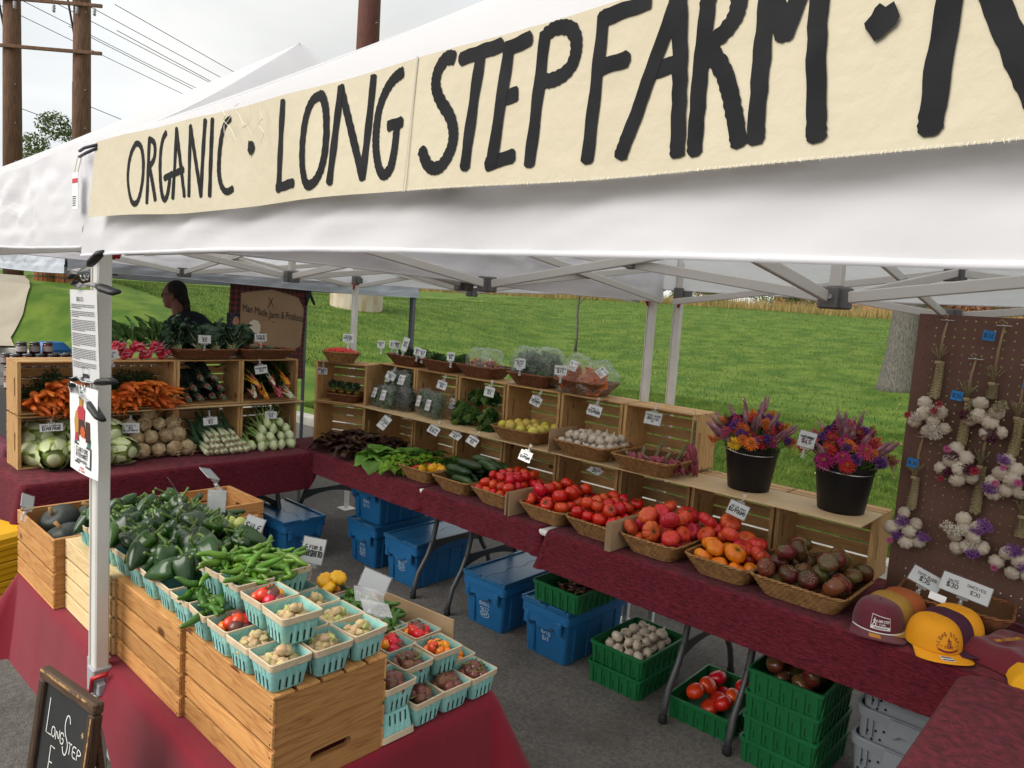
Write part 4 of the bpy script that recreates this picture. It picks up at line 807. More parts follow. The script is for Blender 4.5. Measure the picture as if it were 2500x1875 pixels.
def tote(label, loc, rotz, lines):
	"""attached-lid tote, local -Y = short end with writing"""
	t = thing('storage_tote', label, 'tote', loc, (0, 0, rotz), group='blue lidded totes')
	b = MB(); shell(b, [(0.275, 0.48, 0.0, 0.02), (0.285, 0.49, 0.01, 0.02), (0.310, 0.525, 0.255, 0.022), (0.310, 0.525, 0.265, 0.022)], capt=True)
	for s in (-1, 1):
		for k in range(4):
			y = -0.18 + 0.12 * k; b.add([(s * 0.142, y - 0.012, 0.01), (s * 0.142, y + 0.012, 0.01), (s * 0.154, y + 0.012, 0.25), (s * 0.154, y - 0.012, 0.25), (s * 0.148, y - 0.009, 0.01), (s * 0.148, y + 0.009, 0.01), (s * 0.160, y + 0.009, 0.25), (s * 0.160, y - 0.009, 0.25)], [(4, 5, 6, 7), (0, 4, 7, 3), (1, 2, 6, 5), (3, 7, 6, 2)])
	b.cbox(-0.075, -0.071, -0.2625, -0.25, 0.02, 0.25, 0.001); b.build('body', mBlue, t, smooth='auto')
	r = MB(); shell(r, [(0.318, 0.535, 0.225, 0.024), (0.338, 0.555, 0.235, 0.026), (0.338, 0.555, 0.285, 0.026), (0.325, 0.54, 0.287, 0.024)], capb=False); r.build('rim', mBlue, t, smooth='auto')
	for s in (-1, 1):                                   # two lid halves meeting in a zigzag
		l = MB(); n = 12; v = [];
		for z in (0.289, 0.305):
			v += [(s * 0.168, -0.276, z), (s * 0.168, 0.276, z)]
			for k in range(n + 1): v.append((s * 0.002 + (0.012 if k % 4 < 2 else -0.012) , 0.276 - 0.552 * k / n, z))
		m = n + 3; f = [tuple(range(m)), tuple(range(2 * m - 1, m - 1, -1))] + [(k, (k + 1) % m, m + (k + 1) % m, m + k) for k in range(m)]
		l.add(v, f);
		l.cbox(min(s * 0.150, s * 0.170), max(s * 0.150, s * 0.170), -0.278, 0.278, 0.3055, 0.314, 0.002)
		for k in range(5): l.cbox(min(s * 0.03, s * 0.145), max(s * 0.03, s * 0.145), -0.277 + 0.001 * k, -0.262, 0.3055, 0.314, 0.002) if k == 0 else None
		l.build('lid', mBlueL, t)
	for s in (-1, 1):                                   # latches at the end
		c = MB(); c.cbox(s * 0.115 - 0.018, s * 0.115 + 0.018, -0.289, -0.2775, 0.175, 0.245, 0.003); c.cbox(s * 0.115 - 0.010, s * 0.115 + 0.010, -0.292, -0.2885, 0.185, 0.222, 0.002); c.build('latch', mBlue, t)
	sk = MB(); v = []
	for k in range(13):
		x = -0.10 + 0.2 * k / 12; zz = 0.205 - 0.016 * (math.sin(k * 1.9) ** 2) - (0.018 if 3 < k < 9 else 0); v += [(x, -0.284, 0.248), (x, -0.284, zz)]
	sk.add(v, [(2 * k, 2 * k + 1, 2 * k + 3, 2 * k + 2) for k in range(12)]); sk.build('rim_skirt', mBlue, t)
	if lines:
		w = MB(); tt = MB(); z = 0.170
		for ln in lines:
			circ = ln.startswith('('); s = ln.strip('()'); write(tt, s, 0.01, z, 0.020, 0.0022, jit=0.12)
			if circ:
				cpts = [(0.01 + 0.036 * math.cos(a * 0.4), z + 0.010 + 0.021 * math.sin(a * 0.4)) for a in range(17)]; stroke_mesh(tt, cpts, 0.0018)
			z -= 0.032
		w.v = [(x, -0.2635 + (0.2 - zz) * 0.075 - 0.0022, zz) for (x, zz, _) in tt.v]; w.f = tt.f; w.mi = tt.mi; w.build('marker_writing', mChalk, t)
	return t
tote('blue lidded tote marked bulk basil', (-0.545, 2.54, 0.001), 0.02, ['BULK', 'BASIL', '9/17', '(SAT)'])
tote('blue lidded tote under the green lug of dried red peppers', (-0.055, 2.53, 0.001), -0.02, ['ONION', '9/15', 'SAT'])
tote('blue lidded tote beside the leftmost bent table leg marked with a circle', (-1.365, 2.57, 0.001), 0.03, ['LETTUCE', '9/17', '(SAT)'])
tote('blue lidded tote at the bottom of a stack of two', (-1.81, 2.58, 0.001), 0.0, ['LETT', 'MIX', '9/15', '(SAT)'])
tote('blue lidded tote on top of another tote', (-1.80, 2.585, 0.317), 0.03, ['LETT', 'ROMA', '9/17'])
tote('blue tote with a dark shiny lid in the corner under the table end', (-2.36, 2.03, 0.001), PI / 2, ['KALE', '9/15'])
tote('blue lidded tote under the fennel end of the table', (-2.45, 1.60, 0.001), PI / 2, None)
# green lugs
mGreen = mat('green_lug_plastic', (0.006, 0.105, 0.030), 0.45, (0.008, 0.125, 0.038), 5, spec=0.4, bump=0.05, bscale=100); mSlot = mat('slot_shadow', (0.004, 0.02, 0.008), 0.8)
def make_lug():
	t = thing('produce_lug', 'x', 'crate', group='green plastic lugs'); b = MB(); w, d, h = 0.325, 0.445, 0.107
	shell(b, [(w - 0.03, d - 0.03, 0.0, 0.012), (w - 0.012, d - 0.012, h - 0.006, 0.014)], n=2)
	shell(b, [(w - 0.018, d - 0.018, h - 0.006, 0.012), (w - 0.036, d - 0.036, 0.006, 0.01)], n=2, capb=False, capt=True)
	b.build('body', mGreen, t)
	r = MB(); shell(r, [(w - 0.011, d - 0.011, h - 0.016, 0.014), (w, d, h - 0.014, 0.016), (w, d, h, 0.016), (w - 0.02, d - 0.02, h + 0.001, 0.012)], n=2, capb=False); r.build('rim', mGreen, t)
	rb = MB(); sl = MB()
	for s in (-1, 1):
		for k in range(6):
			x = -0.130 + 0.052 * k; rb.add([(x - 0.009, s * (d / 2 - 0.016), 0.0), (x + 0.009, s * (d / 2 - 0.016), 0.0), (x + 0.009, s * (d / 2 - 0.002), h - 0.016), (x - 0.009, s * (d / 2 - 0.002), h - 0.016), (x - 0.009, s * (d / 2 - 0.009), 0.0), (x + 0.009, s * (d / 2 - 0.009), 0.0)], [(4, 5, 2, 3), (0, 4, 3), (1, 2, 5)])
		for k in range(8):
			y = -0.185 + 0.053 * k; rb.add([(s * (w / 2 - 0.016), y - 0.009, 0.0), (s * (w / 2 - 0.016), y + 0.009, 0.0), (s * (w / 2 - 0.002), y + 0.009, h - 0.016), (s * (w / 2 - 0.002), y - 0.009, h - 0.016), (s * (w / 2 - 0.009), y - 0.009, 0.0), (s * (w / 2 - 0.009), y + 0.009, 0.0)], [(4, 5, 2, 3), (0, 4, 3), (1, 2, 5)])
		for k in range(5):
			x = -0.104 + 0.052 * k; sl.add([(x - 0.002, s * (d / 2 - 0.0125), 0.012), (x + 0.002, s * (d / 2 - 0.0125), 0.012), (x + 0.002, s * (d / 2 - 0.0085), 0.052), (x - 0.002, s * (d / 2 - 0.0085), 0.052)], [(0, 1, 2, 3)])
		for k in range(7):
			y = -0.1585 + 0.053 * k; sl.add([(s * (w / 2 - 0.0125), y - 0.002, 0.012), (s * (w / 2 - 0.0125), y + 0.002, 0.012), (s * (w / 2 - 0.0085), y + 0.002, 0.052), (s * (w / 2 - 0.0085), y - 0.002, 0.052)], [(0, 1, 2, 3)])
	stuff(rb.build('rib', mGreen, t)); stuff(sl.build('slots', mSlot, t)); return t
_lug = make_lug()
def lug(label, x, y, z, rz=0.0, first=[True]):
	if first[0]: first[0] = False; _lug.location = (x, y, z); _lug.rotation_euler = (0, 0, rz); _lug['label'] = label; return _lug
	return dup(_lug, (x, y, z), (0, 0, rz), label)
lug('green lug on a blue tote with dried dark red peppers', 0.0, 2.475, 0.318, 0.0)
lug('green lug, lower one of the pair under the white garlic', 0.385, 2.50, 0.001, 0.02); lug('green lug filled with white garlic under the table', 0.39, 2.505, 0.1085, 0.01)
lug('green lug with round red tomatoes standing on the asphalt', 0.845, 2.52, 0.001, 0.03)
for k, nm in enumerate(('bottom green lug in the stack of four beside the grey bins', 'second green lug from the ground in the stack of four', 'third green lug from the ground in the stack of four', 'top green lug of the stack of four with dark tomatoes')): lug(nm, 1.245 + 0.003 * (k % 2), 2.455, 0.001 + 0.106 * k, 0.01 * (k - 1))
# grey nesting bins with drilled holes
mGrey = mat('grey_bin_plastic', (0.19, 0.21, 0.235), 0.5, (0.215, 0.235, 0.26), 4, spec=0.4, bump=0.04, bscale=100); mHole = mat('dark_hole', (0.006, 0.006, 0.007), 0.9)
def grey_bin(label, x, y, z):
	t = thing('nesting_bin', label, 'bin', (x, y, z), (0, 0, -0.03), group='grey drilled bins'); w, d, h = 0.60, 0.40, 0.285; b = MB()
	shell(b, [(w - 0.06, d - 0.06, 0.0, 0.04), (w - 0.02, d - 0.02, h - 0.01, 0.05)], n=6); shell(b, [(w - 0.028, d - 0.028, h - 0.01, 0.046), (w - 0.066, d - 0.066, 0.006, 0.036)], n=6, capb=False, capt=True); b.build('body', mGrey, t, smooth='auto')
	r = MB(); shell(r, [(w - 0.022, d - 0.022, h - 0.04, 0.05), (w - 0.004, d - 0.004, h - 0.038, 0.055), (w, d, h - 0.004, 0.056), (w - 0.006, d - 0.006, h, 0.054), (w - 0.028, d - 0.028, h, 0.046)], n=6, capb=False); r.build('rim', mGrey, t, smooth='auto')
	k_ = MB()
	for s in (-1, 1):                                   # raised hand grip on each long side
		v = []
		for i in range(17):
			u = i / 16 * 2 - 1; xx = u * 0.16; lo = h - 0.075 - 0.018 * math.cos(u * PI * 1.5) * (1 if abs(u) < 0.8 else 0); v += [(xx, s * (d / 2 + 0.008), h - 0.002), (xx, s * (d / 2 + 0.006), lo), (xx, s * (d / 2 - 0.010), h - 0.002), (xx, s * (d / 2 - 0.016), lo)]
		k_.add(v, [q for i in range(16) for q in ((4 * i, 4 * i + 1, 4 * i + 5, 4 * i + 4), (4 * i, 4 * i + 4, 4 * i + 6, 4 * i + 2), (4 * i + 1, 4 * i + 3, 4 * i + 7, 4 * i + 5))] + [(0, 2, 3, 1), (64, 65, 67, 66)])
	k_.build('hand_grip', mGrey, t, smooth='auto')
	hl = MB()
	for s in (-1, 1):
		for sx in (-1, 1):
			for i in range(4):
				for j in range(4):
					xx = sx * 0.235 + (i - 1.5) * 0.030 + (0.012 if j % 2 else 0) - 0.003; zz = 0.062 + j * 0.040 + 0.010 * i * (1 if sx < 0 else -1); yy = s * ((d - 0.06) / 2 + 0.02 * zz / h + 0.0008)
					if abs(xx) > 0.258: continue
					hl.lathe([(0.0055, 0), (0.0055, 0.0006)], 8, TM((xx, yy, zz), (s * -PI / 2, 0, 0)))
	stuff(hl.build('drilled_holes', mHole, t))
	rb = MB()
	for s in (-1, 1):
		for x2 in (-0.245, -0.222, 0.222, 0.245): rb.cbox(x2 - 0.0025, x2 + 0.0025, min(s * (d / 2 - 0.016), s * (d / 2 - 0.002)), max(s * (d / 2 - 0.016), s * (d / 2 - 0.002)), h - 0.11, h - 0.04, 0.001)
	rb.build('rib', mGrey, t); return t
grey_bin('grey drilled bin at the bottom of its stack', 1.80, 2.50, 0.001); grey_bin('grey drilled bin in the middle of its stack', 1.805, 2.51, 0.125); grey_bin('top grey drilled bin with dusty garlic inside', 1.81, 2.52, 0.249)
# clear storage tub under the red cloth
mClear = clear_film('clear_tub', (0.86, 0.93, 0.94), 0.45, 0.15, 0.1, 8); mTeal = mat('teal_latch', (0.16, 0.36, 0.36), 0.4)
t = thing('storage_tub', 'clear plastic storage tub with pale teal latches under the red cloth', 'tub', (0.10, 0.33, 0.001)); b = MB(); shell(b, [(0.62, 0.36, 0, 0.03), (0.68, 0.41, 0.30, 0.035)], n=4); b.build('body', mClear, t, smooth='auto')
b = MB(); shell(b, [(0.70, 0.43, 0.30, 0.04), (0.71, 0.44, 0.325, 0.04), (0.68, 0.41, 0.345, 0.035)], n=4, capt=True); b.build('lid', mClear, t, smooth='auto')
for s in (-1, 1): b = MB(); b.cbox(s * 0.345 - 0.028, s * 0.345 + 0.028, -0.235, 0.10, 0.27, 0.352, 0.006); b.build('latch', mTeal, t)
mTape = mat('masking_tape', (0.62, 0.55, 0.36), 0.8); b = MB(); b.cbox(-0.2, -0.02, -0.2155, -0.212, 0.17, 0.235, 0.0005, TM((0, 0, 0), (-0.08, 0, 0))); b.build('tape_label', mTape, t)
# folded dark cloths packed in the tub
for k in range(3): b = MB(); b.cbox(-0.26, 0.24, -0.15, 0.15, 0.01 + 0.06 * k, 0.06 + 0.06 * k, 0.01); tag(b.build('folded_cloth', mat('grey_cloth', (0.30, 0.31, 0.32), 0.9, rnd=0.3), None, (0.10, 0.33, 0.004)), 'folded grey cloth packed inside the clear tub', 'cloth', 'cloths in the clear tub')
# stack of yellow shopping baskets
mYel = mat('yellow_basket_plastic', (0.72, 0.38, 0.004), 0.45, spec=0.4); mYelH = mat('yellow_basket_hole', (0.30, 0.13, 0.002), 0.8)
def ybasket_mesh():
	b = MB(); w, d, h = 0.40, 0.28, 0.22
	def wall(ax, ay, bx, by, ax2, ay2, bx2, by2, n, rows):   # lattice of bars between bottom edge a-b and top edge a2-b2
		A, B, A2, B2 = Vector((ax, ay, 0)), Vector((bx, by, 0)), Vector((ax2, ay2, h)), Vector((bx2, by2, h))
		for k in range(n + 1): u = k / n; b.tube([A.lerp(B, u), A2.lerp(B2, u)], 0.0038, 4, flat=0.6)
		for r in range(rows + 1): v = r / rows; b.tube([A.lerp(A2, v), B.lerp(B2, v)], 0.0042, 4)
	x0, x1, y0, y1 = w / 2 - 0.035, w / 2, d / 2 - 0.03, d / 2
	wall(-x0, -y0, x0, -y0, -x1, -y1, x1, -y1, 15, 8); wall(-x0, y0, x0, y0, -x1, y1, x1, y1, 15, 8); wall(-x0, -y0, -x0, y0, -x1, -y1, -x1, y1, 10, 8); wall(x0, -y0, x0, y0, x1, -y1, x1, y1, 10, 8)
	b.cbox(-x0, x0, -y0, y0, -0.002, 0.004, 0.001)
	shell(b, [(w + 0.004, d + 0.004, h - 0.022, 0.02), (w + 0.016, d + 0.016, h - 0.02, 0.022), (w + 0.018, d + 0.018, h, 0.022), (w - 0.004, d - 0.004, h + 0.001, 0.02)], n=3, capb=False)
	return b.mesh('shopping_basket', mYel)
yb = ybasket_mesh()
for k in range(9):
	o = obj('shopping_basket', yb, None, (-2.26 + 0.002 * (k % 3), 0.20, 0.003 + 0.033 * k), (0, 0, 0.35 + 0.01 * (k % 2))); tag(o, 'yellow plastic lattice shopping basket nested in the stack beside the squash crate', 'basket', 'stacked yellow shopping baskets')
hb = MB(); shell(hb, [(0.405, 0.285, 0.0, 0.03), (0.41, 0.29, 0.03, 0.03), (0.36, 0.25, 0.05, 0.03)], n=4, capt=True); tag(hb.build('basket_handles', mYel, None, (-2.26, 0.20, 0.003 + 0.033 * 8 + 0.223), (0, 0, 0.35)), 'folded yellow handles lying across the top shopping basket', 'handle')
# ================================================================== BASKETS
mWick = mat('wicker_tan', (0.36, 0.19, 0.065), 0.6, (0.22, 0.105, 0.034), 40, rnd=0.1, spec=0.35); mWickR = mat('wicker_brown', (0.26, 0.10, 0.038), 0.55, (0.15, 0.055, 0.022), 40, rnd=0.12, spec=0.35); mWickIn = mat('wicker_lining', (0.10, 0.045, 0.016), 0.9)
BPROTO = {}
def make_basket(key, w, d, h, m, flare=0.05, rr=0.05):
	t = thing('wicker_basket', 'x', 'basket')
	def outline(k):     # k 0..1 bottom..top
		return rrect(w - 2 * flare * (1 - k), d - 2 * flare * (1 - k), rr, 5)
	ws = MB(); rows = max(6, int(h / 0.0075))
	for r in range(rows):
		k = (r + 0.5) / rows; o = outline(k); P = []; L_ = 0
		m_ = len(o)
		for i in range(m_):
			a = Vector((*o[i], 0)); b = Vector((*o[(i + 1) % m_], 0)); n = max(1, int((b - a).length / 0.0105))
			for q in range(n): P.append(a.lerp(b, q / n))
		pts = []
		for i, p in enumerate(P):
			q = P[(i + 1) % len(P)] - P[i - 1]; q.normalize(); nn = Vector((q.y, -q.x, 0)); off = 0.0016 * (1 if (i // 1 + r) % 2 else -1); pts.append((p.x + nn.x * off, p.y + nn.y * off, k * h))
		pts.append(pts[0]); ws.tube(pts, 0.0036, 4, caps=False)
	ws.build('weave', m, t, smooth=True)
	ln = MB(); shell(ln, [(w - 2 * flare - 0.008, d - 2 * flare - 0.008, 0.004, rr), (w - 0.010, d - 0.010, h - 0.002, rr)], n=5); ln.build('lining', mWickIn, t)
	rm = MB(); o = outline(1.0); P = [];
	for i in range(len(o)):
		a = Vector((*o[i], 0)); b = Vector((*o[(i + 1) % len(o)], 0)); n = max(1, int((b - a).length / 0.008))
		for q in range(n): P.append(a.lerp(b, q / n))
	for ph in (0, PI):
		pts = []
		for i, p in enumerate(P):
			q = P[(i + 1) % len(P)] - P[i - 1]; q.normalize(); nn = Vector((q.y, -q.x, 0)); a = i * 0.9 + ph; pts.append((p.x + nn.x * 0.0035 * math.cos(a), p.y + nn.y * 0.0035 * math.cos(a), h + 0.003 + 0.0035 * math.sin(a)))
		pts.append(pts[0]); rm.tube(pts, 0.0042, 5, caps=False)
	rm.build('braided_rim', m, t, smooth=True)
	bs = MB(); shell(bs, [(w - 2 * flare, d - 2 * flare, 0.0, rr), (w - 2 * flare, d - 2 * flare, 0.005, rr)], n=5, capt=True); bs.build('base', m, t)
	return t
def basket(key, label, loc, rz=0.0, tilt=0.0, group='wicker baskets'):
	dims = {'tom': (0.325, 0.40, 0.085, mWick), 'wide': (0.40, 0.40, 0.085, mWick), 'mid': (0.37, 0.33, 0.080, mWick), 'top': (0.36, 0.27, 0.075, mWickR), 'left': (0.44, 0.27, 0.065, mWickR), 'small': (0.30, 0.25, 0.06, mWickR), 'cap': (0.40, 0.26, 0.09, mWickR)}
	if key not in BPROTO:
		t = BPROTO[key] = make_basket(key, *dims[key]); t.location = loc; t.rotation_euler = (tilt, 0, rz); t['label'] = label; t['group'] = group; return t
	return dup(BPROTO[key], loc, (tilt, 0, rz), label, group)
ZC = 0.7425
# ================================================================== FRUIT BUILDERS
def lobed(r, h, lobes=0, lamp=0.0, dimple=0.22, n=18, m=11, flat=1.0, taper=0.0):
	b = MB(); v = []; f = []
	for i in range(m):
		t = i / (m - 1); a = PI * (t - 0.5)
		for k in range(n):
			an = 2 * PI * k / n; pr = math.cos(a) ** 0.85 if math.cos(a) > 0 else 0
			rr = r * pr * (1 + lamp * (0.25 + 0.75 * max(0, math.sin(a * 0.6 + 0.6))) * (-1.5 * math.exp(-((math.sin(lobes * an / 2) / 0.38) ** 2)) + 0.3 if lobes else 0)) * (1 - taper * (1 - t))
			z = h * 0.5 * math.sin(a); dd = dimple * h * math.exp(-((rr / (r * 0.42)) ** 2)) * (1 if a > 0 else 0.35); z -= dd * (1 if a > 0 else -1)
			v.append((rr * math.cos(an), rr * math.sin(an), z))
	for i in range(m - 1):
		for k in range(n): f.append((i * n + k, i * n + (k + 1) % n, (i + 1) * n + (k + 1) % n, (i + 1) * n + k))
	f.append(tuple(range(n - 1, -1, -1))); f.append(tuple(range((m - 1) * n, m * n)))
	b.add(v, f); return b
mTom = mat('tomato_red', (0.60, 0.034, 0.010), 0.22, (0.52, 0.018, 0.009), 5, rnd=0.13, hue=0.012, spec=0.5); mTomH = mat('heirloom_red', (0.56, 0.034, 0.026), 0.24, (0.62, 0.15, 0.02), 7, rnd=0.15, hue=0.015, ramp=(0.48, 0.78)); mTomO = mat('heirloom_orange', (0.75, 0.24, 0.012), 0.25, (0.70, 0.15, 0.01), 9, rnd=0.08, hue=0.01)
mTomD = mat('heirloom_dark', (0.125, 0.026, 0.015), 0.24, (0.085, 0.068, 0.020), 11, rnd=0.35, hue=0.03, ramp=(0.42, 0.62)); mCal = mat('tomato_calyx', (0.045, 0.075, 0.02), 0.7, rnd=0.2); mCrack = mat('corky_crack', (0.32, 0.24, 0.13), 0.9)
mCherryO = mat('cherry_orange', (0.78, 0.22, 0.008), 0.18, rnd=0.1, hue=0.02, spec=0.5); mCherryR = mat('cherry_red', (0.58, 0.022, 0.008), 0.18, rnd=0.12, hue=0.015, spec=0.5); mCherryD = mat('cherry_dark', (0.11, 0.032, 0.026), 0.22, (0.16, 0.05, 0.03), 20, rnd=0.25, hue=0.015, spec=0.5)
def calyx_mesh(r, m=mCal):
	b = MB()
	for k in range(6):
		a = k * PI / 3 + 0.2; l = r * (0.62 + 0.2 * ((k * 7) % 3) / 2); dz = r * 0.10
		b.add([(math.cos(a + .9) * r * 0.10, math.sin(a + .9) * r * 0.10, 0.0), (math.cos(a - .9) * r * 0.10, math.sin(a - .9) * r * 0.10, 0.0), (math.cos(a - .12) * l * 0.6, math.sin(a - .12) * l * 0.6, dz * 1.3), (math.cos(a) * l, math.sin(a) * l, dz * 0.6), (math.cos(a + .12) * l * 0.6, math.sin(a + .12) * l * 0.6, dz * 1.3)], [(0, 1, 2, 3, 4)])
	b.tube([(0, 0, -r * 0.06), (r * 0.03, 0, r * 0.25)], r * 0.055, 5); return b.mesh('calyx', m)
def crack_mesh(r):
	b = MB()
	for k in range(7):
		a = k * 0.9; pts = []
		for q in range(5): rr = r * (0.08 + 0.15 * q); aa = a + 0.25 * math.sin(q * 2 + k); pts.append((rr * math.cos(aa), rr * math.sin(aa), r * (0.02 + 0.10 * math.sin(min(q, 3) * 0.6)) - max(0, q - 2) * r * 0.05))
		b.tube(pts, r * 0.018, 4)
	return b.mesh('stem_scar', mCrack)
FM = {}
def fruit_meshes():
	FM['tom'] = [lobed(0.034, 0.056, 5, 0.04, 0.12, n=30).mesh('tomato', mTom, True), lobed(0.036, 0.054, 6, 0.04, 0.14, n=36).mesh('tomato', mTom, True)]
	FM['roma'] = [lobed(0.024, 0.062, 0, 0, 0.05, n=14).mesh('plum_tomato', mTom, True), lobed(0.023, 0.068, 3, 0.05, 0.05, n=14, taper=0.15).mesh('plum_tomato', mTom, True)]
	FM['heir'] = [lobed(0.042, 0.058, 9, 0.10, 0.20, n=72).mesh('heirloom_tomato', mTomH, True), lobed(0.045, 0.056, 8, 0.11, 0.22, n=64).mesh('heirloom_tomato', mTomH, True), lobed(0.038, 0.056, 7, 0.07, 0.18, n=56).mesh('heirloom_tomato', mTomH, True)]
	FM['orange'] = [lobed(0.045, 0.060, 5, 0.08, 0.18, n=40).mesh('orange_tomato', mTomO, True), lobed(0.042, 0.064, 4, 0.08, 0.16, n=40).mesh('orange_tomato', mTomO, True)]
	FM['dark'] = [lobed(0.042, 0.060, 7, 0.06, 0.18, n=56).mesh('dark_tomato', mTomD, True), lobed(0.040, 0.062, 5, 0.05, 0.16, n=40).mesh('dark_tomato', mTomD, True)]
	for k, m in (('cO', mCherryO), ('cR', mCherryR), ('cD', mCherryD)): FM[k] = [lobed(0.0135, 0.026, 0, 0, 0.05, n=12, m=8).mesh('cherry_tomato', m, True)]
fruit_meshes()
CALY = {k: calyx_mesh(v) for k, v in dict(tom=0.034, roma=0.020, heir=0.032, orange=0.034, dark=0.03, cO=0.016, cR=0.016, cD=0.017).items()}
SCAR = crack_mesh(0.042); CTOP = dict(tom=0.020, roma=0.029, heir=0.017, orange=0.020, dark=0.021, cO=0.0125, cR=0.0125, cD=0.0125)
def pile(w, d, r, layers, jit=0.25, step=1.82, rise=1.45, shrink=0.9):
	out = []
	for l in range(layers):
		cut = (0.085, 0.03)[l] if l < 2 else 0.03 + (l - 1) * r * shrink * 2
		ww, dd = w - 2 * r - cut, d - 2 * r - cut
		if ww < 0 and dd < 0: break
		nx, ny = max(1, int(max(0, ww) / (step * r)) + 1), max(1, int(max(0, dd) / (step * r)) + 1)
		for i in range(nx):
			for j in range(ny):
				x = (-max(ww, 0) / 2 + max(ww, 0) * (i / (nx - 1) if nx > 1 else 0.5)); y = (-max(dd, 0) / 2 + max(dd, 0) * (j / (ny - 1) if ny > 1 else 0.5))
				out.append((x + U(-jit, jit) * r + (0.3 * r if j % 2 else -0.3 * r) * 0.5, y + U(-jit, jit) * r, r * 0.9 + l * r * rise + U(-0.1, 0.15) * r, l))
	return out
def fruit(kind, name, label, cat, group, loc, rot, sc, cal=0.7, scar=False):
	o = obj(name, random.choice(FM[kind]), None, loc, rot, sc); tag(o, label, cat, group)
	if scar: obj('stem_scar', SCAR, o, (0, 0, CTOP[kind]))
	elif random.random() < cal: obj('calyx', CALY[kind], o, (0, 0, CTOP[kind]))
	return o
def fill(kind, name, label, group, cx, cy, z0, w, d, r, layers, cal=0.75, tilt=0.9, sc=(0.88, 1.08), scar=False, rz=0.0, shrink=0.9, limit=None, lay=False):
	ps = pile(w, d, r, layers, shrink=shrink); n = 0
	if limit: ps = ps[-limit:]
	for (x, y, z, l) in ps:
		X = cx + x * math.cos(rz) - y * math.sin(rz); Y = cy + x * math.sin(rz) + y * math.cos(rz)
		rot = (U(-tilt, tilt) + 0.35, U(-tilt, tilt), U(0, 6.28)) if not lay else (PI / 2 + U(-.35, .35), U(-.3, .3), U(0, 6.28))
		fruit(kind, name, label, 'tomato', group, (X, Y, z0 + z), rot, U(*sc), cal, scar)
# ---------------------------------------------------------------- front row of baskets on the back tables
YB = 2.435
FR = [('tom', -1.215, 'wicker basket of yellow and red bell peppers'), ('tom', -0.872, 'wicker basket stacked with dark green cucumbers'), ('tom', -0.520, 'wicker basket heaped with plum tomatoes'),
	  ('tom', -0.140, 'wicker basket of round red tomatoes right beside the two cardboard sheets'), ('tom', 0.190, 'wicker basket of round red tomatoes beside the corrugated cardboard end'), ('tom', 0.530, 'wicker basket of ribbed red heirloom tomatoes'), ('tom', 0.893, 'wicker basket fronted with bright orange tomatoes'), ('wide', 1.245, 'wide wicker basket of dark purple tomatoes')]
for k, x, lab in FR: basket(k, lab, (x, YB, ZC))
fill('roma', 'plum_tomato', 'oblong red plum tomato heaped in a wicker basket next to the cucumbers', 'plum tomatoes', -0.520, 2.445, ZC + 0.008, 0.32, 0.40, 0.029, 4, tilt=1.4, lay=True, cal=0.5, sc=(1.0, 1.25))
fill('tom', 'slicing_tomato', 'round red tomato in the wicker basket right beside the two cardboard sheets', 'round tomatoes by the cardboard sheets', -0.140, 2.445, ZC + 0.008, 0.32, 0.40, 0.039, 3, cal=0.8, sc=(1.0, 1.22))
fill('tom', 'slicing_tomato', 'round red tomato in the wicker basket beside the corrugated cardboard end', 'round tomatoes by the corrugated end', 0.190, 2.445, ZC + 0.008, 0.32, 0.40, 0.038, 3, cal=0.8, sc=(0.98, 1.2))
fill('heir', 'heirloom_tomato', 'ribbed pinkish red heirloom tomato filling the basket right after the corrugated cardboard', 'ribbed heirlooms in their own basket', 0.53, 2.445, ZC + 0.008, 0.33, 0.41, 0.046, 3, cal=0.85, sc=(1.0, 1.22))
for (x, y, z) in ((0.80, 2.44, 0.06), (0.87, 2.50, 0.06), (0.95, 2.46, 0.07), (0.99, 2.53, 0.06), (0.78, 2.55, 0.06), (0.90, 2.57, 0.06), (0.82, 2.49, 0.135), (0.90, 2.53, 0.14), (0.97, 2.50, 0.14), (1.01, 2.44, 0.115), (0.73, 2.46, 0.13), (0.74, 2.54, 0.14), (0.86, 2.44, 0.17), (0.93, 2.43, 0.125), (0.71, 2.50, 0.19), (0.80, 2.56, 0.19)):
	fruit('heir', 'heirloom_tomato', 'ribbed red heirloom tomato lying behind the bright orange ones', 'tomato', 'ribbed heirlooms behind the orange tomatoes', (x, y, ZC + z), (U(-.6, 1.0), U(-.7, .7), U(0, 6)), U(1.0, 1.25), 0.85)
for (x, y, z, s) in ((0.80, 2.315, 0.075, 1.05), (0.885, 2.30, 0.06, 1.0), (0.97, 2.30, 0.06, 1.02), (0.845, 2.33, 0.125, 0.98), (0.935, 2.345, 0.12, 1.12), (1.01, 2.36, 0.06, 0.9), (0.79, 2.39, 0.12, 0.95), (0.86, 2.42, 0.10, 0.95)):
	fruit('orange', 'orange_tomato', 'bright orange lobed tomato at the front of its wicker basket', 'tomato', 'orange tomatoes', (x, y, ZC + z), (U(-.6, .9), U(-.5, .5), U(0, 6)), s, 0.5)
fill('dark', 'dark_tomato', 'dark purple brown tomato in the wide wicker basket beside the caps', 'dark tomatoes in the wide basket', 1.245, 2.445, ZC + 0.008, 0.40, 0.41, 0.046, 3, scar=True, cal=0, sc=(0.95, 1.25), shrink=1.3)
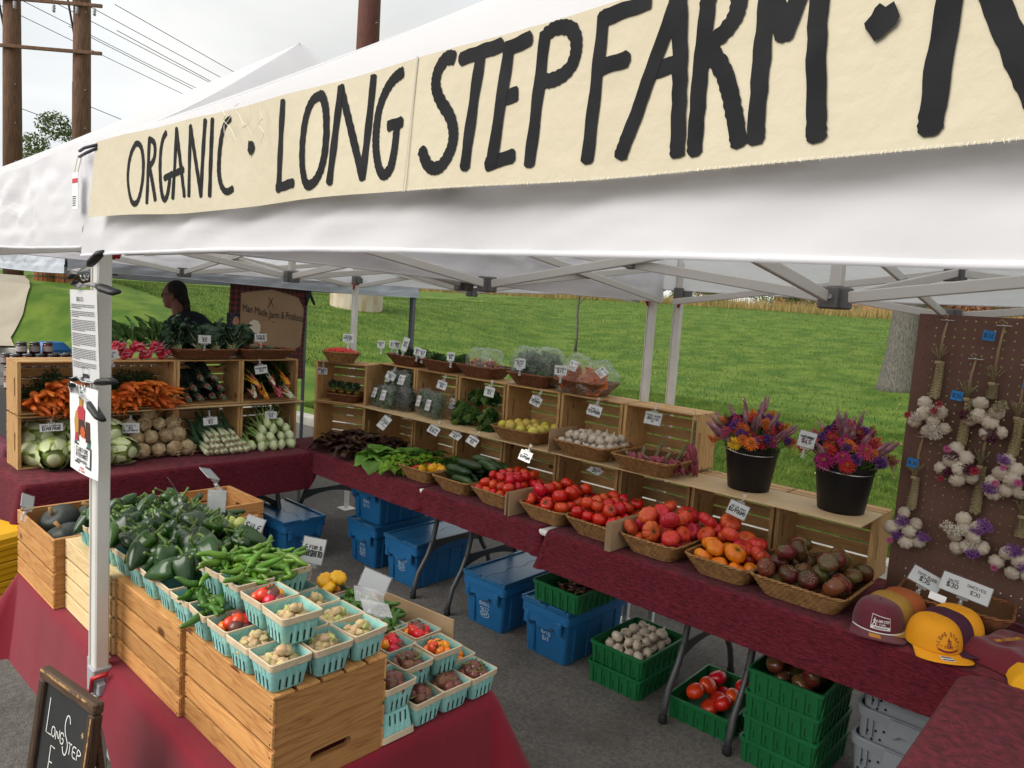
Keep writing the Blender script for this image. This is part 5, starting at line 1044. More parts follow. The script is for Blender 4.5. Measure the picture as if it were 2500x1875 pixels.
# bell peppers
mBell = {'y': mat('bell_yellow', (0.72, 0.34, 0.004), 0.22, (0.60, 0.30, 0.006), 6, rnd=0.08), 'r': mat('bell_red', (0.50, 0.02, 0.008), 0.22, rnd=0.08)}; mStem = mat('pepper_stem', (0.07, 0.12, 0.02), 0.6, rnd=0.2)
bell = {k: lobed(0.037, 0.072, 4, 0.12, 0.16, n=28).mesh('bell_pepper', m, True) for k, m in mBell.items()}
stm = MB(); stm.tube([(0, 0, 0), (0.002, 0, 0.012), (0.008, 0.002, 0.022)], [0.007, 0.005, 0.006], 7); stem_me = stm.mesh('stem', mStem, True)
for i, (c, x, y, z) in enumerate((('r', -1.31, 2.36, 0.045), ('y', -1.235, 2.34, 0.055), ('y', -1.175, 2.39, 0.075), ('y', -1.12, 2.42, 0.07), ('y', -1.10, 2.36, 0.045), ('y', -1.20, 2.47, 0.06), ('r', -1.30, 2.45, 0.05))):
	o = tag(obj('bell_pepper', bell[c], None, (x, y, ZC + z), (U(-.5, .9), U(-.6, .6), U(0, 6))), 'glossy %s bell pepper in the basket before the frilly lettuce' % {'y': 'yellow', 'r': 'red'}[c], 'pepper', 'bell peppers'); obj('stem', stem_me, o, (0, 0, 0.022))
# cucumbers
mCuc = mat('cucumber_skin', (0.012, 0.034, 0.008), 0.38, (0.030, 0.066, 0.016), 14, rnd=0.3, bump=0.15, bscale=60, stretch=(1, 1, 0.3))
cb = MB(); pts = [(0.006 * math.sin(k * 0.5), 0, -0.10 + 0.2 * k / 11) for k in range(12)]; cb.tube(pts, [0.010, 0.020, 0.025, 0.0265, 0.027, 0.027, 0.027, 0.0265, 0.026, 0.024, 0.018, 0.008], 12); cuc_me = cb.mesh('cucumber', mCuc, True)
for i in range(22):
	l = i // 6; x = -0.885 + U(-0.10, 0.10); y = 2.30 + 0.052 * (i % 6) + 0.02 * l; z = 0.04 + 0.047 * l + U(-.004, .006)
	tag(obj('cucumber', cuc_me, None, (x + 0.03 * l, y, ZC + z), (PI / 2, 0, PI / 2 + U(-.28, .28) - 0.1), U(0.9, 1.15)), 'dark green cucumber stacked in the wicker basket next to the plum tomatoes', 'cucumber', 'cucumbers')
# cardboard sheets between the baskets
mCard = mat('cardboard', (0.42, 0.29, 0.17), 0.9, (0.37, 0.25, 0.14), 12); mFlute = mat('corrugated_edge', (0.30, 0.21, 0.12), 0.9)
def board(x, y0, y1, z0, h, label, n=1, lean=0.0):
	t = thing('cardboard_divider', label, 'cardboard', (x, y0, z0), (lean, 0, 0))
	for k in range(n):
		b = MB(); b.cbox(-0.0022 + 0.0058 * k, 0.0022 + 0.0058 * k, 0, y1 - y0, 0, h + 0.006 * (k % 2), 0.0004); b.build('sheet', mCard, t)
		f = MB()
		for q in range(int(h / 0.006)): f.cbox(-0.0018 + 0.0058 * k, 0.0018 + 0.0058 * k, -0.0007, 0.0, q * 0.006 + 0.001, q * 0.006 + 0.003, 0.0001)
		f.build('fluted_edge', mFlute, t)
board(-0.355, 2.205, 2.56, ZC, 0.125, 'pair of brown cardboard sheets stood between plum tomatoes and round tomatoes', 2); board(-0.322, 2.20, 2.56, ZC, 0.135, 'tall brown cardboard sheet touching the round tomato basket', 1)
board(0.345, 2.18, 2.55, ZC, 0.135, 'stack of corrugated cardboard sheets before the heirloom basket', 6)
board(-0.345, 2.535, 2.80, ZT + TIER + 0.009, 0.135, 'brown cardboard sheet stood between lemon cucumbers and garlic', 1, 0.0)
# ---------------------------------------------------------------- shelf baskets: lemon cucumbers, garlic, shallots
ZS = ZT + TIER + 0.0085
basket('mid', 'wicker basket of round yellow lemon cucumbers', (-0.66, 2.70, ZS), 0.05); basket('mid', 'wicker basket filled with white garlic bulbs', (-0.135, 2.69, ZS), 0.0); basket('mid', 'wicker basket of braided red shallots', (0.285, 2.665, ZS), 0.0)
mLem = mat('lemon_cucumber', (0.55, 0.50, 0.12), 0.4, (0.62, 0.46, 0.05), 14, rnd=0.15, hue=0.02); lem = lobed(0.030, 0.064, 0, 0, 0.03, n=14).mesh('lemon_cucumber', mLem, True)
for (x, y, z, l) in pile(0.35, 0.31, 0.033, 2, step=2.0): tag(obj('lemon_cucumber', lem, None, (-0.66 + x, 2.71 + y, ZS + 0.006 + z), (U(-1.3, 1.3), U(-1.3, 1.3), U(0, 6)), U(0.9, 1.1)), 'pale yellow lemon cucumber in the wicker basket beside the cardboard sheet', 'cucumber', 'lemon cucumbers')
mGar = mat('garlic_skin', (0.56, 0.50, 0.39), 0.55, (0.46, 0.38, 0.30), 9, rnd=0.10, stretch=(1, 1, 0.3), bump=0.2, bscale=30); mGarT = mat('garlic_neck', (0.40, 0.31, 0.19), 0.8)
def garlic_mesh(neck=True):
	b = lobed(0.027, 0.040, 7, 0.10, 0.0, n=28, m=10); b.lathe([(0.012, 0.014), (0.007, 0.022), (0.0045, 0.032), (0.004, 0.045 if neck else 0.034)], 8, capb=False); b.cur = 1; b.lathe([(0.008, -0.0215), (0.006, -0.018)], 10); return b.mesh('garlic_bulb', [mGar, mGarT], True)
GAR = [garlic_mesh(True), garlic_mesh(False)]
def garlic(loc, label, group, sc=1.0, rot=None): return tag(obj('garlic_bulb', random.choice(GAR), None, loc, rot or (U(-1.6, 1.6), U(-1.6, 1.6), U(0, 6)), sc), label, 'garlic', group)
for (x, y, z, l) in pile(0.37, 0.33, 0.028, 3, step=1.95): garlic((-0.135 + x, 2.70 + y, ZS + 0.004 + z), 'white garlic bulb heaped in the wicker basket on the shelf', 'garlic on the shelf', U(0.9, 1.15))
for (x, y, z, l) in pile(0.26, 0.36, 0.029, 3, step=1.95): garlic((0.395 + x, 2.50 + y, 0.1085 + 0.008 + z), 'white garlic bulb in the green lug under the table', 'garlic in the green lug', U(0.95, 1.2))
mShal = mat('shallot_skin', (0.18, 0.018, 0.040), 0.35, (0.26, 0.05, 0.065), 12, rnd=0.25, stretch=(1, 1, 0.25)); mStraw = mat('dry_stalk', (0.33, 0.27, 0.14), 0.85, (0.20, 0.16, 0.08), 18, rnd=0.2, stretch=(1, 1, 0.25)); mStrawG = mat('green_dry_stalk', (0.16, 0.15, 0.07), 0.85, (0.24, 0.20, 0.11), 18, rnd=0.2)
sh = MB(); sh.lathe([(0.001, -0.045), (0.006, -0.040), (0.013, -0.025), (0.0155, -0.005), (0.014, 0.015), (0.009, 0.032), (0.004, 0.045), (0.0025, 0.06)], 12); shal_me = sh.mesh('shallot', mShal, True)
def braid_mesh(L_, r, m, name='braid', turns=5):
	b = MB()
	for k in range(3):
		pts = []
		for i in range(26): t = i / 25; a = t * turns * 2 * PI + k * 2 * PI / 3; pts.append((r * math.sin(a) * (1 - 0.2 * t), r * 0.6 * math.sin(2 * a) * (1 - 0.2 * t), t * L_))
		b.tube(pts, [r * 0.75 * (1 - 0.35 * i / 25) for i in range(26)], 6)
	return b.mesh(name, m, True)
brd = braid_mesh(0.16, 0.009, mStrawG)
for i, (x, y, rx, rz) in enumerate(((0.16, 2.62, -1.15, 0.9), (0.21, 2.66, -0.9, 0.4), (0.28, 2.64, -1.2, 1.2), (0.34, 2.68, -1.0, 0.2), (0.40, 2.65, -1.25, 1.0), (0.25, 2.74, -0.5, 0.1), (0.37, 2.76, -0.4, -0.3))):
	t = thing('shallot_braid', 'braid of red shallots lying in the wicker basket on the shelf', 'shallots', (x, y, ZS + 0.065), (rx - 0.25, 0, rz), 'shallot braids in the basket')
	obj('braided_stalks', brd, t, (0, 0, 0.0), (0, 0, 0), (0.8, 0.8, 0.7));
	for k in range(9): a = k * 2.4; obj('shallot', shal_me, t, (0.021 * math.cos(a), 0.021 * math.sin(a), -0.035 - 0.011 * (k % 3)), (U(-.35, .35), PI + U(-.35, .35), U(0, 6)), U(0.8, 1.1))
t = thing('shallot_braid', 'braid of red shallots hanging from the end of a crate', 'shallots', (0.455, 2.765, 1.235), (0, 0, 0.3)); obj('braided_stalks', braid_mesh(0.125, 0.0075, mStrawG), t, (0, 0, 0.0))
for k in range(14): a = k * 2.4; q = k // 5; obj('shallot', shal_me, t, (0.013 * math.cos(a) * (1 + q * 0.5), 0.011 * math.sin(a) * (1 + q * 0.5), -0.045 - 0.038 * q), (0.25 * math.sin(a), PI - 0.25 * math.cos(a), a), U(0.8, 1.15))
b = MB(); b.tube([(0, 0, 0.12), (0.003, 0.0, 0.15), (-0.012, 0.01, 0.185)], 0.0015, 5); b.build('hanging_string', mStraw, t)
# ================================================================== LEAVES
def leaf_mesh(name, L_, W_, m, seed=0, ruf=0.0, rf=9, curl=0.5, nu=6, nv=9, tip=1.0, fold=0.25, base=0.25, stem=0.0, stem_m=None, stem_r=0.004):
	"""one leaf: grows along +Z from a stalk, width along X, curls towards -Y"""
	b = MB(); rr = seed * 7.13
	def prof(t): return (math.sin(PI * min(1, (t * 0.92 + 0.06)) ** tip) ** 0.8) * (base + (1 - base) * min(1, t * 2.2))
	def fn(u, v):
		s = u * 2 - 1; w = W_ * 0.5 * prof(v); a = curl * v * v; z = stem + L_ * (math.sin(a) / max(a, 1e-3) if a > 1e-3 else 1) * v; y = -L_ * v * a * 0.5
		rfl = ruf * abs(s) ** 1.6 * (math.sin(rf * v * 6.28 + rr + 2 * s) + 0.6 * math.sin(rf * 1.9 * v * 6.28 + rr * 2));
		x = s * w + ruf * 0.5 * abs(s) ** 2 * math.sin(rf * 1.3 * v * 6.28 + rr + s); y += rfl + fold * w * abs(s) + 0.12 * W_ * noise.noise(Vector((s * 1.2, v * 2.5, rr)))
		return (x, y, z + ruf * 0.4 * abs(s) * math.sin(rf * v * 5 + s * 3))
	b.sheet(fn, nu, nv)
	if stem or stem_m:
		b.cur = 1; b.tube([(0, 0, 0), (0, 0.001, stem * 0.6), (0, fn(0.5, 0.15)[1] + 0.001, fn(0.5, 0.15)[2]), (0, fn(0.5, 0.7)[1] + 0.0015, fn(0.5, 0.7)[2])], [stem_r, stem_r * 0.9, stem_r * 0.7, stem_r * 0.25], 5)
	return b.mesh(name, [m, stem_m or m], True)
mKale = mat('curly_kale_leaf', (0.020, 0.052, 0.022), 0.6, (0.045, 0.095, 0.045), 40, rnd=0.25, transl=0.12); mKaleS = mat('kale_stem', (0.30, 0.38, 0.20), 0.6); mLac = mat('lacinato_leaf', (0.010, 0.026, 0.018), 0.65, (0.022, 0.045, 0.032), 60, rnd=0.3, bump=0.6, bscale=90); mLacS = mat('lacinato_stem', (0.13, 0.19, 0.11), 0.6)
mLet = mat('butter_lettuce_leaf', (0.10, 0.24, 0.025), 0.5, (0.17, 0.34, 0.05), 12, rnd=0.2, transl=0.3); mLetR = mat('red_lettuce_leaf', (0.030, 0.009, 0.008), 0.45, (0.060, 0.030, 0.012), 12, rnd=0.4, transl=0.1); mFri = mat('frilly_lettuce_leaf', (0.13, 0.27, 0.012), 0.5, (0.20, 0.36, 0.02), 25, rnd=0.2, transl=0.3); mLetD = mat('dark_lettuce_leaf', (0.035, 0.10, 0.015), 0.5, (0.06, 0.15, 0.02), 18, rnd=0.25, transl=0.2)
mRad = mat('radish_leaf', (0.055, 0.13, 0.03), 0.6, (0.09, 0.19, 0.045), 14, rnd=0.25, transl=0.25); mChL = mat('chard_leaf', (0.014, 0.042, 0.010), 0.4, (0.030, 0.075, 0.016), 20, rnd=0.3, bump=0.5, bscale=60); mPar = mat('parsley_leaf', (0.022, 0.075, 0.012), 0.5, (0.045, 0.13, 0.02), 25, rnd=0.25, transl=0.15); mFern = mat('carrot_top', (0.016, 0.045, 0.012), 0.7, (0.03, 0.075, 0.02), 20, transl=0.1); mGStem = mat('green_stem', (0.12, 0.22, 0.04), 0.55, rnd=0.2); mBand = mat('pink_rubber_band', (0.55, 0.10, 0.12), 0.5); mTie = mat('orange_band', (0.60, 0.24, 0.05), 0.6)
KALE = [leaf_mesh('kale_leaf', 0.20, 0.13, mKale, i, ruf=0.016, rf=3.2, curl=0.9, nu=10, nv=22, fold=0.15, stem=0.05, stem_m=mKaleS, stem_r=0.005) for i in range(4)]
LAC = [leaf_mesh('lacinato_leaf', 0.26, 0.075, mLac, i, ruf=0.006, rf=3, curl=0.5, nu=6, nv=16, fold=-0.5, stem=0.06, stem_m=mLacS, stem_r=0.005) for i in range(3)]
LETB = [leaf_mesh('lettuce_leaf', 0.15, 0.15, mLet, i, ruf=0.010, rf=1.6, curl=1.2, nu=8, nv=12, fold=0.35, base=0.45, tip=1.25) for i in range(4)]
LETR = [leaf_mesh('red_lettuce_leaf', 0.16, 0.13, mLetR, i, ruf=0.016, rf=2.2, curl=1.0, nu=8, nv=14, fold=0.3, base=0.4, tip=1.3) for i in range(4)]
LETF = [leaf_mesh('frilly_leaf', 0.14, 0.10, mFri, i, ruf=0.020, rf=4.5, curl=1.0, nu=10, nv=22, fold=0.2, base=0.3, tip=1.25) for i in range(4)]
LETD = [leaf_mesh('dark_lettuce_leaf', 0.14, 0.11, mLetD, i, ruf=0.018, rf=4, curl=1.0, nu=8, nv=16, fold=0.2, base=0.3) for i in range(3)]
RADL = [leaf_mesh('radish_leaf', 0.15, 0.065, mRad, i, ruf=0.006, rf=2.4, curl=0.7, nu=6, nv=10, stem=0.07, stem_m=mGStem, stem_r=0.002) for i in range(3)]
CHST = [('white', (0.62, 0.64, 0.48)), ('yellow', (0.72, 0.38, 0.02)), ('crimson', (0.30, 0.010, 0.035)), ('orange', (0.62, 0.16, 0.02)), ('pink', (0.55, 0.12, 0.18))]
CHARD = [[leaf_mesh('chard_leaf', 0.24, 0.13, mChL, i + 3 * j, ruf=0.010, rf=1.8, curl=0.6, nu=6, nv=10, stem=0.12, stem_m=mat('chard_stem_' + n, c, 0.4), stem_r=0.0085) for i in range(2)] for j, (n, c) in enumerate(CHST)]
def rosette(name, label, cat, leaves, part, loc, n, spread=(0.15, 1.25), group=None, sc=1.0, seed=0, lift=0.0, yaw=0.0, tilt=(0, 0), jz=0.02):
	"""head of leaves: inner ones upright, outer ones leaning out"""
	rr = random.Random(seed); t = thing(name, label, cat, loc, (tilt[0], tilt[1], yaw), group, sc)
	for k in range(n):
		f = k / max(1, n - 1); a = k * 2.39996 + rr.uniform(-.2, .2); lean = spread[0] + (spread[1] - spread[0]) * f ** 0.8 + rr.uniform(-.12, .12)
		M = Euler((0, 0, a)).to_matrix() @ Euler((lean, 0, 0)).to_matrix()
		o = obj(part, rr.choice(leaves), t, (0.012 * f * math.sin(a), -0.012 * f * math.cos(a), lift + rr.uniform(0, jz)), M.to_euler(), rr.uniform(0.8, 1.1) * (0.75 + 0.25 * f))
	return t
def fan(name, label, cat, leaves, part, loc, aim, n, cone=0.45, group=None, sc=1.0, seed=0, roll=(-0.6, 0.6), z_up=True, band=None, band_at=0.05, band_r=0.02, stems=None):
	"""bunch tied at the stems: leaves fan out along +aim from the tie"""
	rr = random.Random(seed); t = thing(name, label, cat, loc, (0, 0, 0), group, sc); aim = Vector(aim).normalized(); Q = aim.to_track_quat('Z', 'Y').to_matrix()
	for k in range(n):
		a = rr.uniform(0, 2 * PI); c = cone * math.sqrt(rr.random()); R = Q @ Euler((0, 0, a)).to_matrix() @ Euler((c, 0, 0)).to_matrix() @ Euler((0, 0, -a + rr.uniform(-2.2, 2.2))).to_matrix()
		p = Q @ Vector((math.cos(a) * 0.014 * c / cone, math.sin(a) * 0.014 * c / cone, rr.uniform(-.015, .015)))
		obj(part, rr.choice(leaves), t, p, R.to_euler(), rr.uniform(0.8, 1.12))
	if band: b = MB(); b.lathe([(band_r, -0.005), (band_r + 0.003, -0.003), (band_r + 0.003, 0.003), (band_r, 0.005)], 14, capb=False, capt=False); b.build('rubber_band', band, t, tuple(aim * band_at), Q.to_euler(), smooth=True)
	return t
def foliage_mesh(name, n, ext, size, m, droop=0.0, seed=0, core=0.2, stems=0, stem_m=None, thin=0.5):
	"""mass of small leaflets in an ellipsoid (parsley, herbs, carrot tops)"""
	R_ = np.random.default_rng(seed); d = R_.normal(size=(n, 3)); d /= np.linalg.norm(d, axis=1)[:, None]; r = (core + (1 - core) * R_.uniform(0, 1, n) ** 0.5)[:, None]; P_ = d * r * np.array(ext)
	cl = R_.normal(size=(14, 3)); cl /= np.linalg.norm(cl, axis=1)[:, None]; cl = cl * np.array(ext) * 0.8; k = R_.integers(0, 14, n); P_ = P_ * 0.62 + cl[k] * 0.38
	u = d + 0.7 * R_.normal(size=(n, 3)); u /= np.linalg.norm(u, axis=1)[:, None]; v = np.cross(u, R_.normal(size=(n, 3))); v /= np.linalg.norm(v, axis=1)[:, None] + 1e-9; s = size * R_.uniform(0.6, 1.4, n)[:, None]
	V = np.stack([P_ - u * s * 0.4, P_ - v * s * thin, P_ + u * s, P_ + v * s * thin], 1).reshape(-1, 3); return np_mesh(name, V, np.arange(4 * n).reshape(-1, 4), m)
def stem_bundle(name, n, L_, r0, r1, m, rad=0.0016, seed=0):
	rr = random.Random(seed); b = MB()
	for k in range(n):
		a = rr.uniform(0, 6.28); q = math.sqrt(rr.random()); b.tube([(q * r0 * math.cos(a), q * r0 * math.sin(a), 0), (q * r0 * 0.6 * math.cos(a), q * r0 * 0.6 * math.sin(a), L_ * 0.4), (q * r1 * math.cos(a), q * r1 * math.sin(a), L_)], rad, 4)
	return b.mesh(name, m, True)
# ---------------------------------------------------------------- lettuces on the back-left table
for i, (x, y, lab) in enumerate(((-2.24, 2.36, 'head of dark red lettuce next to the fennel bulbs'), (-2.05, 2.50, 'head of dark red lettuce behind the others of its kind'), (-1.98, 2.36, 'head of dark red lettuce beside the pale green lettuce'), (-2.20, 2.52, 'head of dark red lettuce in the corner under the broccoli basket'), (-1.86, 2.54, 'head of dark red lettuce below the bagged greens'))):
	rosette('red_lettuce', lab, 'lettuce', LETR, 'leaf', (x, y, ZT + 0.004), 24, (0.0, 1.05), 'red lettuces', 1.25, i)
rosette('green_lettuce', 'broad leaved pale green lettuce hanging over the table edge', 'lettuce', LETB, 'leaf', (-1.70, 2.34, ZT + 0.004), 20, (0.0, 1.1), 'green lettuces', 1.3, 11); rosette('green_lettuce', 'broad leaved pale green lettuce behind the first one', 'lettuce', LETB, 'leaf', (-1.56, 2.50, ZT + 0.004), 20, (0.0, 1.0), 'green lettuces', 1.3, 12)
for i, (x, y, lab, lv) in enumerate(((-1.42, 2.33, 'frilly bright green lettuce right beside the bell pepper basket', LETF), (-1.36, 2.50, 'frilly bright green lettuce behind the bell pepper basket', LETF), (-1.22, 2.58, 'frilly deep green lettuce against the crates', LETD), (-1.48, 2.62, 'frilly deep green lettuce under the price card', LETD))):
	rosette('frilly_lettuce', lab, 'lettuce', lv, 'leaf', (x, y, ZT + 0.004), 26, (0.0, 1.2), 'frilly lettuces', 1.2, 20 + i)
# ---------------------------------------------------------------- bags of greens
mFilm = clear_film('bag_film', (0.95, 0.97, 0.95), 0.15, 0.10, 0.9, 45); mSpin = mat('bagged_leaf', (0.06, 0.14, 0.035), 0.6, (0.11, 0.21, 0.065), 25, transl=0.2); mSpinD = mat('bagged_leaf_dark', (0.012, 0.026, 0.010), 0.6, (0.025, 0.05, 0.018), 25); mPaleLeaf = mat('bagged_leaf_pale', (0.16, 0.25, 0.13), 0.6, (0.24, 0.34, 0.20), 20, transl=0.2)
def bag_shell(sx, sy, sz, seed, puff=0.1):
	b = MB(); n, m = 28, 18; v = []; f = []
	for i in range(m + 1):
		a = PI * (i / m - 0.5)
		for k in range(n):
			an = 2 * PI * k / n; c, s_ = math.cos(an), math.sin(an); q = math.cos(a); e = 0.62
			x = sx * math.copysign(abs(c) ** e, c) * q ** 0.45; y = sy * math.copysign(abs(s_) ** 0.8, s_) * q ** 0.6; z = sz * math.sin(a)
			p = Vector((x, y, z)); w = 1 + puff * noise.noise(p * 18 + Vector((seed * 3.3, 0, 0))) + puff * 0.7 * noise.noise(p * 45 + Vector((0, seed, 0)))
			if a > 1.0: y *= max(0.15, 1 - (a - 1.0) * 1.6)
			v.append((x * w, y * w, z * w))
	for i in range(m):
		for k in range(n): f.append((i * n + k, i * n + (k + 1) % n, (i + 1) * n + (k + 1) % n, (i + 1) * n + k))
	b.add(v, f); return b.mesh('film', mFilm, True)
FILM = {}
def logo_figure(mb, x, z, h):
	"""small walking figure leaning on a tool, as on the farm's labels"""
	S = [[(0.0, 0.95), (0.05, 0.80)], [(0.02, 0.82), (0.02, 0.45)], [(0.02, 0.45), (-0.18, 0.0)], [(0.02, 0.45), (0.20, 0.22), (0.22, 0.0)], [(0.02, 0.72), (-0.14, 0.55)], [(0.02, 0.72), (0.22, 0.62), (0.30, 0.50)]]
	for s in S: stroke_mesh(mb, [(x + a * h, z + c * h) for a, c in s], h * 0.12, False)
	stroke_mesh(mb, [(x + 0.25 * h, z + 0.66 * h), (x + 0.42 * h, z)], h * 0.035, False)
def bag_label(t, w, h, loc, rot, text='LONG STEP FARM'):
	l = MB(); l.cbox(-w / 2, w / 2, -0.0012, 0.0, -h / 2, h / 2, 0.0003); lo = l.build('label', mWhiteP, t, loc, rot)
	p = MB(); tt = MB(); logo_figure(tt, -w * 0.28, h * 0.02, h * 0.36); write(tt, 'LONG STEP', w * 0.18, h * 0.22, h * 0.075, h * 0.012); write(tt, 'FARM', w * 0.18, h * 0.10, h * 0.075, h * 0.012)
	for k in range(4): stroke_mesh(tt, [(-w * 0.4, -h * 0.1 - k * h * 0.085), (w * (0.4 - 0.1 * (k % 2)), -h * 0.1 - k * h * 0.085)], h * 0.03, False)
	for k in range(2): q = (-1, 1)[k]; stroke_mesh(tt, [(-w * 0.46, q * h * 0.46), (w * 0.46, q * h * 0.46)], h * 0.012, False); stroke_mesh(tt, [(q * w * 0.46, -h * 0.46), (q * w * 0.46, h * 0.46)], h * 0.012, False)
	p.v = [(x, -0.0018, z) for x, z, _ in tt.v]; p.f = tt.f; p.mi = tt.mi; p.build('print', mInk, lo)
def bag(label, loc, rot, sx, sy, sz, m, seed, lab=None, group='clear bags of leafy greens', n=620, leaf=0.030, cat='bag'):
	t = thing('produce_bag', label, cat, loc, rot, group); key = (sx, sy, sz, seed % 3)
	if key not in FILM: FILM[key] = bag_shell(sx, sy, sz, seed)
	obj('film', FILM[key], t); obj('leaves', foliage_mesh('leaves', n, (sx * 0.92, sy * 0.92, sz * 0.88), leaf, m, seed=seed, core=0.3, thin=0.4), t)
	if lab is not False: bag_label(t, 0.058, 0.078, (U(-0.012, 0.012), -sy * 1.02 - 0.004, U(-.01, .02)), (-0.12, 0, U(-.15, .15)))
	return t
ZU = ZT + TIER + 0.0085
for i, (x, y, z, lab, rx) in enumerate(((-2.20, 2.72, 0.075, 'bag of salad greens at the bottom against the corner crate', -0.25), (-2.065, 2.69, 0.078, 'bag of salad greens at the bottom between two others', -0.2), (-1.92, 2.74, 0.085, 'unlabelled bag of dark greens beside the crate board', -0.15), (-2.16, 2.82, 0.195, 'bag of salad greens on top with a tilted label', -0.3), (-2.03, 2.83, 0.20, 'bag of salad greens on top behind the price card', -0.3))):
	bag(lab, (x, y, ZU + z), (rx, 0, U(-.12, .12)), 0.086, 0.06, 0.104, mSpinD if i == 2 else mSpin, i, lab=(False if i == 2 else None))
for i, (x, y, lab) in enumerate(((-1.71, 2.76, 'bag of pale mixed leaves beside the wooden divider'), (-1.56, 2.72, 'bag of pale mixed leaves next to the parsley'), (-1.50, 2.90, 'bag of leaves standing at the back of the crate'))): bag(lab, (x, y, ZU + 0.092), (-0.15, 0, U(-.1, .1)), 0.084, 0.06, 0.11, mSpin, 10 + i)
# top shelf: herbs in baskets, bags of flowers, basil and marigolds
ZTP = ZT + 2 * TIER + 0.014
TB = [(-2.10, 'brown basket with bundled dill and herbs next to the red chilli bowl'), (-1.70, 'brown basket of leafy herbs and chives'), (-1.295, 'brown basket of bagged flower petals'), (-0.80, 'brown basket of big basil bags'), (-0.40, 'brown basket of orange marigold bags')]
for x, lab in TB: basket('top', lab, (x, 2.93, ZTP), U(-.03, .03))
mHerb = mat('herb_leaf', (0.022, 0.060, 0.015), 0.6, (0.045, 0.10, 0.03), 25, rnd=0.2, transl=0.1); mThyme = mat('grey_herb_leaf', (0.05, 0.085, 0.05), 0.7, (0.03, 0.055, 0.03), 25)
for i, (x, y, ext, m, lab) in enumerate(((-2.13, 2.92, (0.10, 0.09, 0.06), mThyme, 'bundle of grey green herbs under the double price card'), (-2.00, 2.95, (0.08, 0.09, 0.07), mHerb, 'bundle of dark herbs beside the tall narrow card'), (-1.80, 2.92, (0.085, 0.09, 0.055), mHerb, 'bundle of fresh leafy herbs beside the chives'))):
	t = thing('herb_bundle', lab, 'herbs', (x, y, ZTP + 0.085)); obj('leaves', foliage_mesh('leaves', 1100, ext, 0.013, m, seed=40 + i), t); obj('stems', stem_bundle('stems', 26, 0.09, 0.02, 0.05, mGStem, seed=i), t, (0, -0.02, -0.05), (0.4, 0, 0))
t = thing('chive_bundle', 'bundle of long thin chives lying in a brown basket', 'chives', (-1.62, 2.90, ZTP + 0.08)); obj('stems', stem_bundle('stems', 150, 0.24, 0.03, 0.045, mPar, 0.0017, 3), t, (-0.10, 0, 0), (0, PI / 2 - 0.1, 0.1))
mPet = [mat('petal_' + n, c, 0.6, rnd=0.2) for n, c in (('red', (0.55, 0.03, 0.02)), ('yellow', (0.72, 0.45, 0.03)), ('violet', (0.16, 0.05, 0.30)), ('white', (0.7, 0.66, 0.62)), ('orange', (0.72, 0.18, 0.01)))]
for i, (x, lab) in enumerate(((-1.36, 'clear bag of mixed coloured petals beside the chives'), (-1.22, 'clear bag of mixed coloured petals beside the basil'))):
	t = thing('petal_bag', lab, 'bag', (x, 2.92, ZTP + 0.105), (-0.1, 0, U(-.2, .2)), 'bags of edible petals'); obj('film', bag_shell(0.09, 0.065, 0.095, 30 + i, 0.16), t)
	for k, m in enumerate(mPet): obj('petals', foliage_mesh('petals', 60, (0.062, 0.05, 0.05), 0.014, m, seed=60 + 7 * i + k, core=0.5), t, (0, 0, -0.018))
bag('large bag of basil with two labels next to the petals', (-0.875, 2.91, ZTP + 0.125), (-0.12, 0, 0.1), 0.125, 0.085, 0.125, mPaleLeaf, 21, group='basil bags', n=420, leaf=0.045); bag('large bag of basil beside the marigolds', (-0.72, 2.94, ZTP + 0.13), (-0.1, 0, -0.15), 0.115, 0.08, 0.13, mPaleLeaf, 22, lab=False, group='basil bags', n=420, leaf=0.045)
mMari = mat('marigold_orange', (0.70, 0.12, 0.004), 0.7, (0.78, 0.22, 0.006), 30, rnd=0.12)
def flower_mesh(name, r, m, rings=4, petals=12, cup=0.35, mc=None, flat=0.25):
	b = MB()
	for q in range(rings):
		rr = r * (1 - 0.2 * q); n = max(5, int(petals * (1 - 0.12 * q)))
		for k in range(n):
			a = 2 * PI * (k + 0.5 * (q % 2)) / n + U(-.1, .1); w = rr * 2.4 / n; z0 = r * 0.12 * q; up = r * (cup * 0.35 + 0.16 * q)
			ca_, sa = math.cos(a), math.sin(a); P0 = (ca_ * rr * 0.15, sa * rr * 0.15, z0);
			def pt(t_, s_): return (ca_ * rr * t_ - sa * w * s_, sa * rr * t_ + ca_ * w * s_, z0 + up * math.sin(t_ * 1.5) - r * flat * 0.4 * t_ * t_)
			b.add([P0, pt(0.6, -0.5), pt(0.95, -0.35), pt(1.03, 0.0), pt(0.95, 0.35), pt(0.6, 0.5)], [(0, 1, 2, 3, 4, 5)])
	if mc: b.cur = 1; b.lathe([(r * 0.22, r * 0.1 * rings), (r * 0.18, r * 0.13 * rings + r * 0.1), (r * 0.05, r * 0.13 * rings + r * 0.13)], 8)
	return b.mesh(name, [m, mc or m], False)
MARI = [flower_mesh('marigold', 0.027, mMari, 6, 14, 0.9) for _ in range(2)]
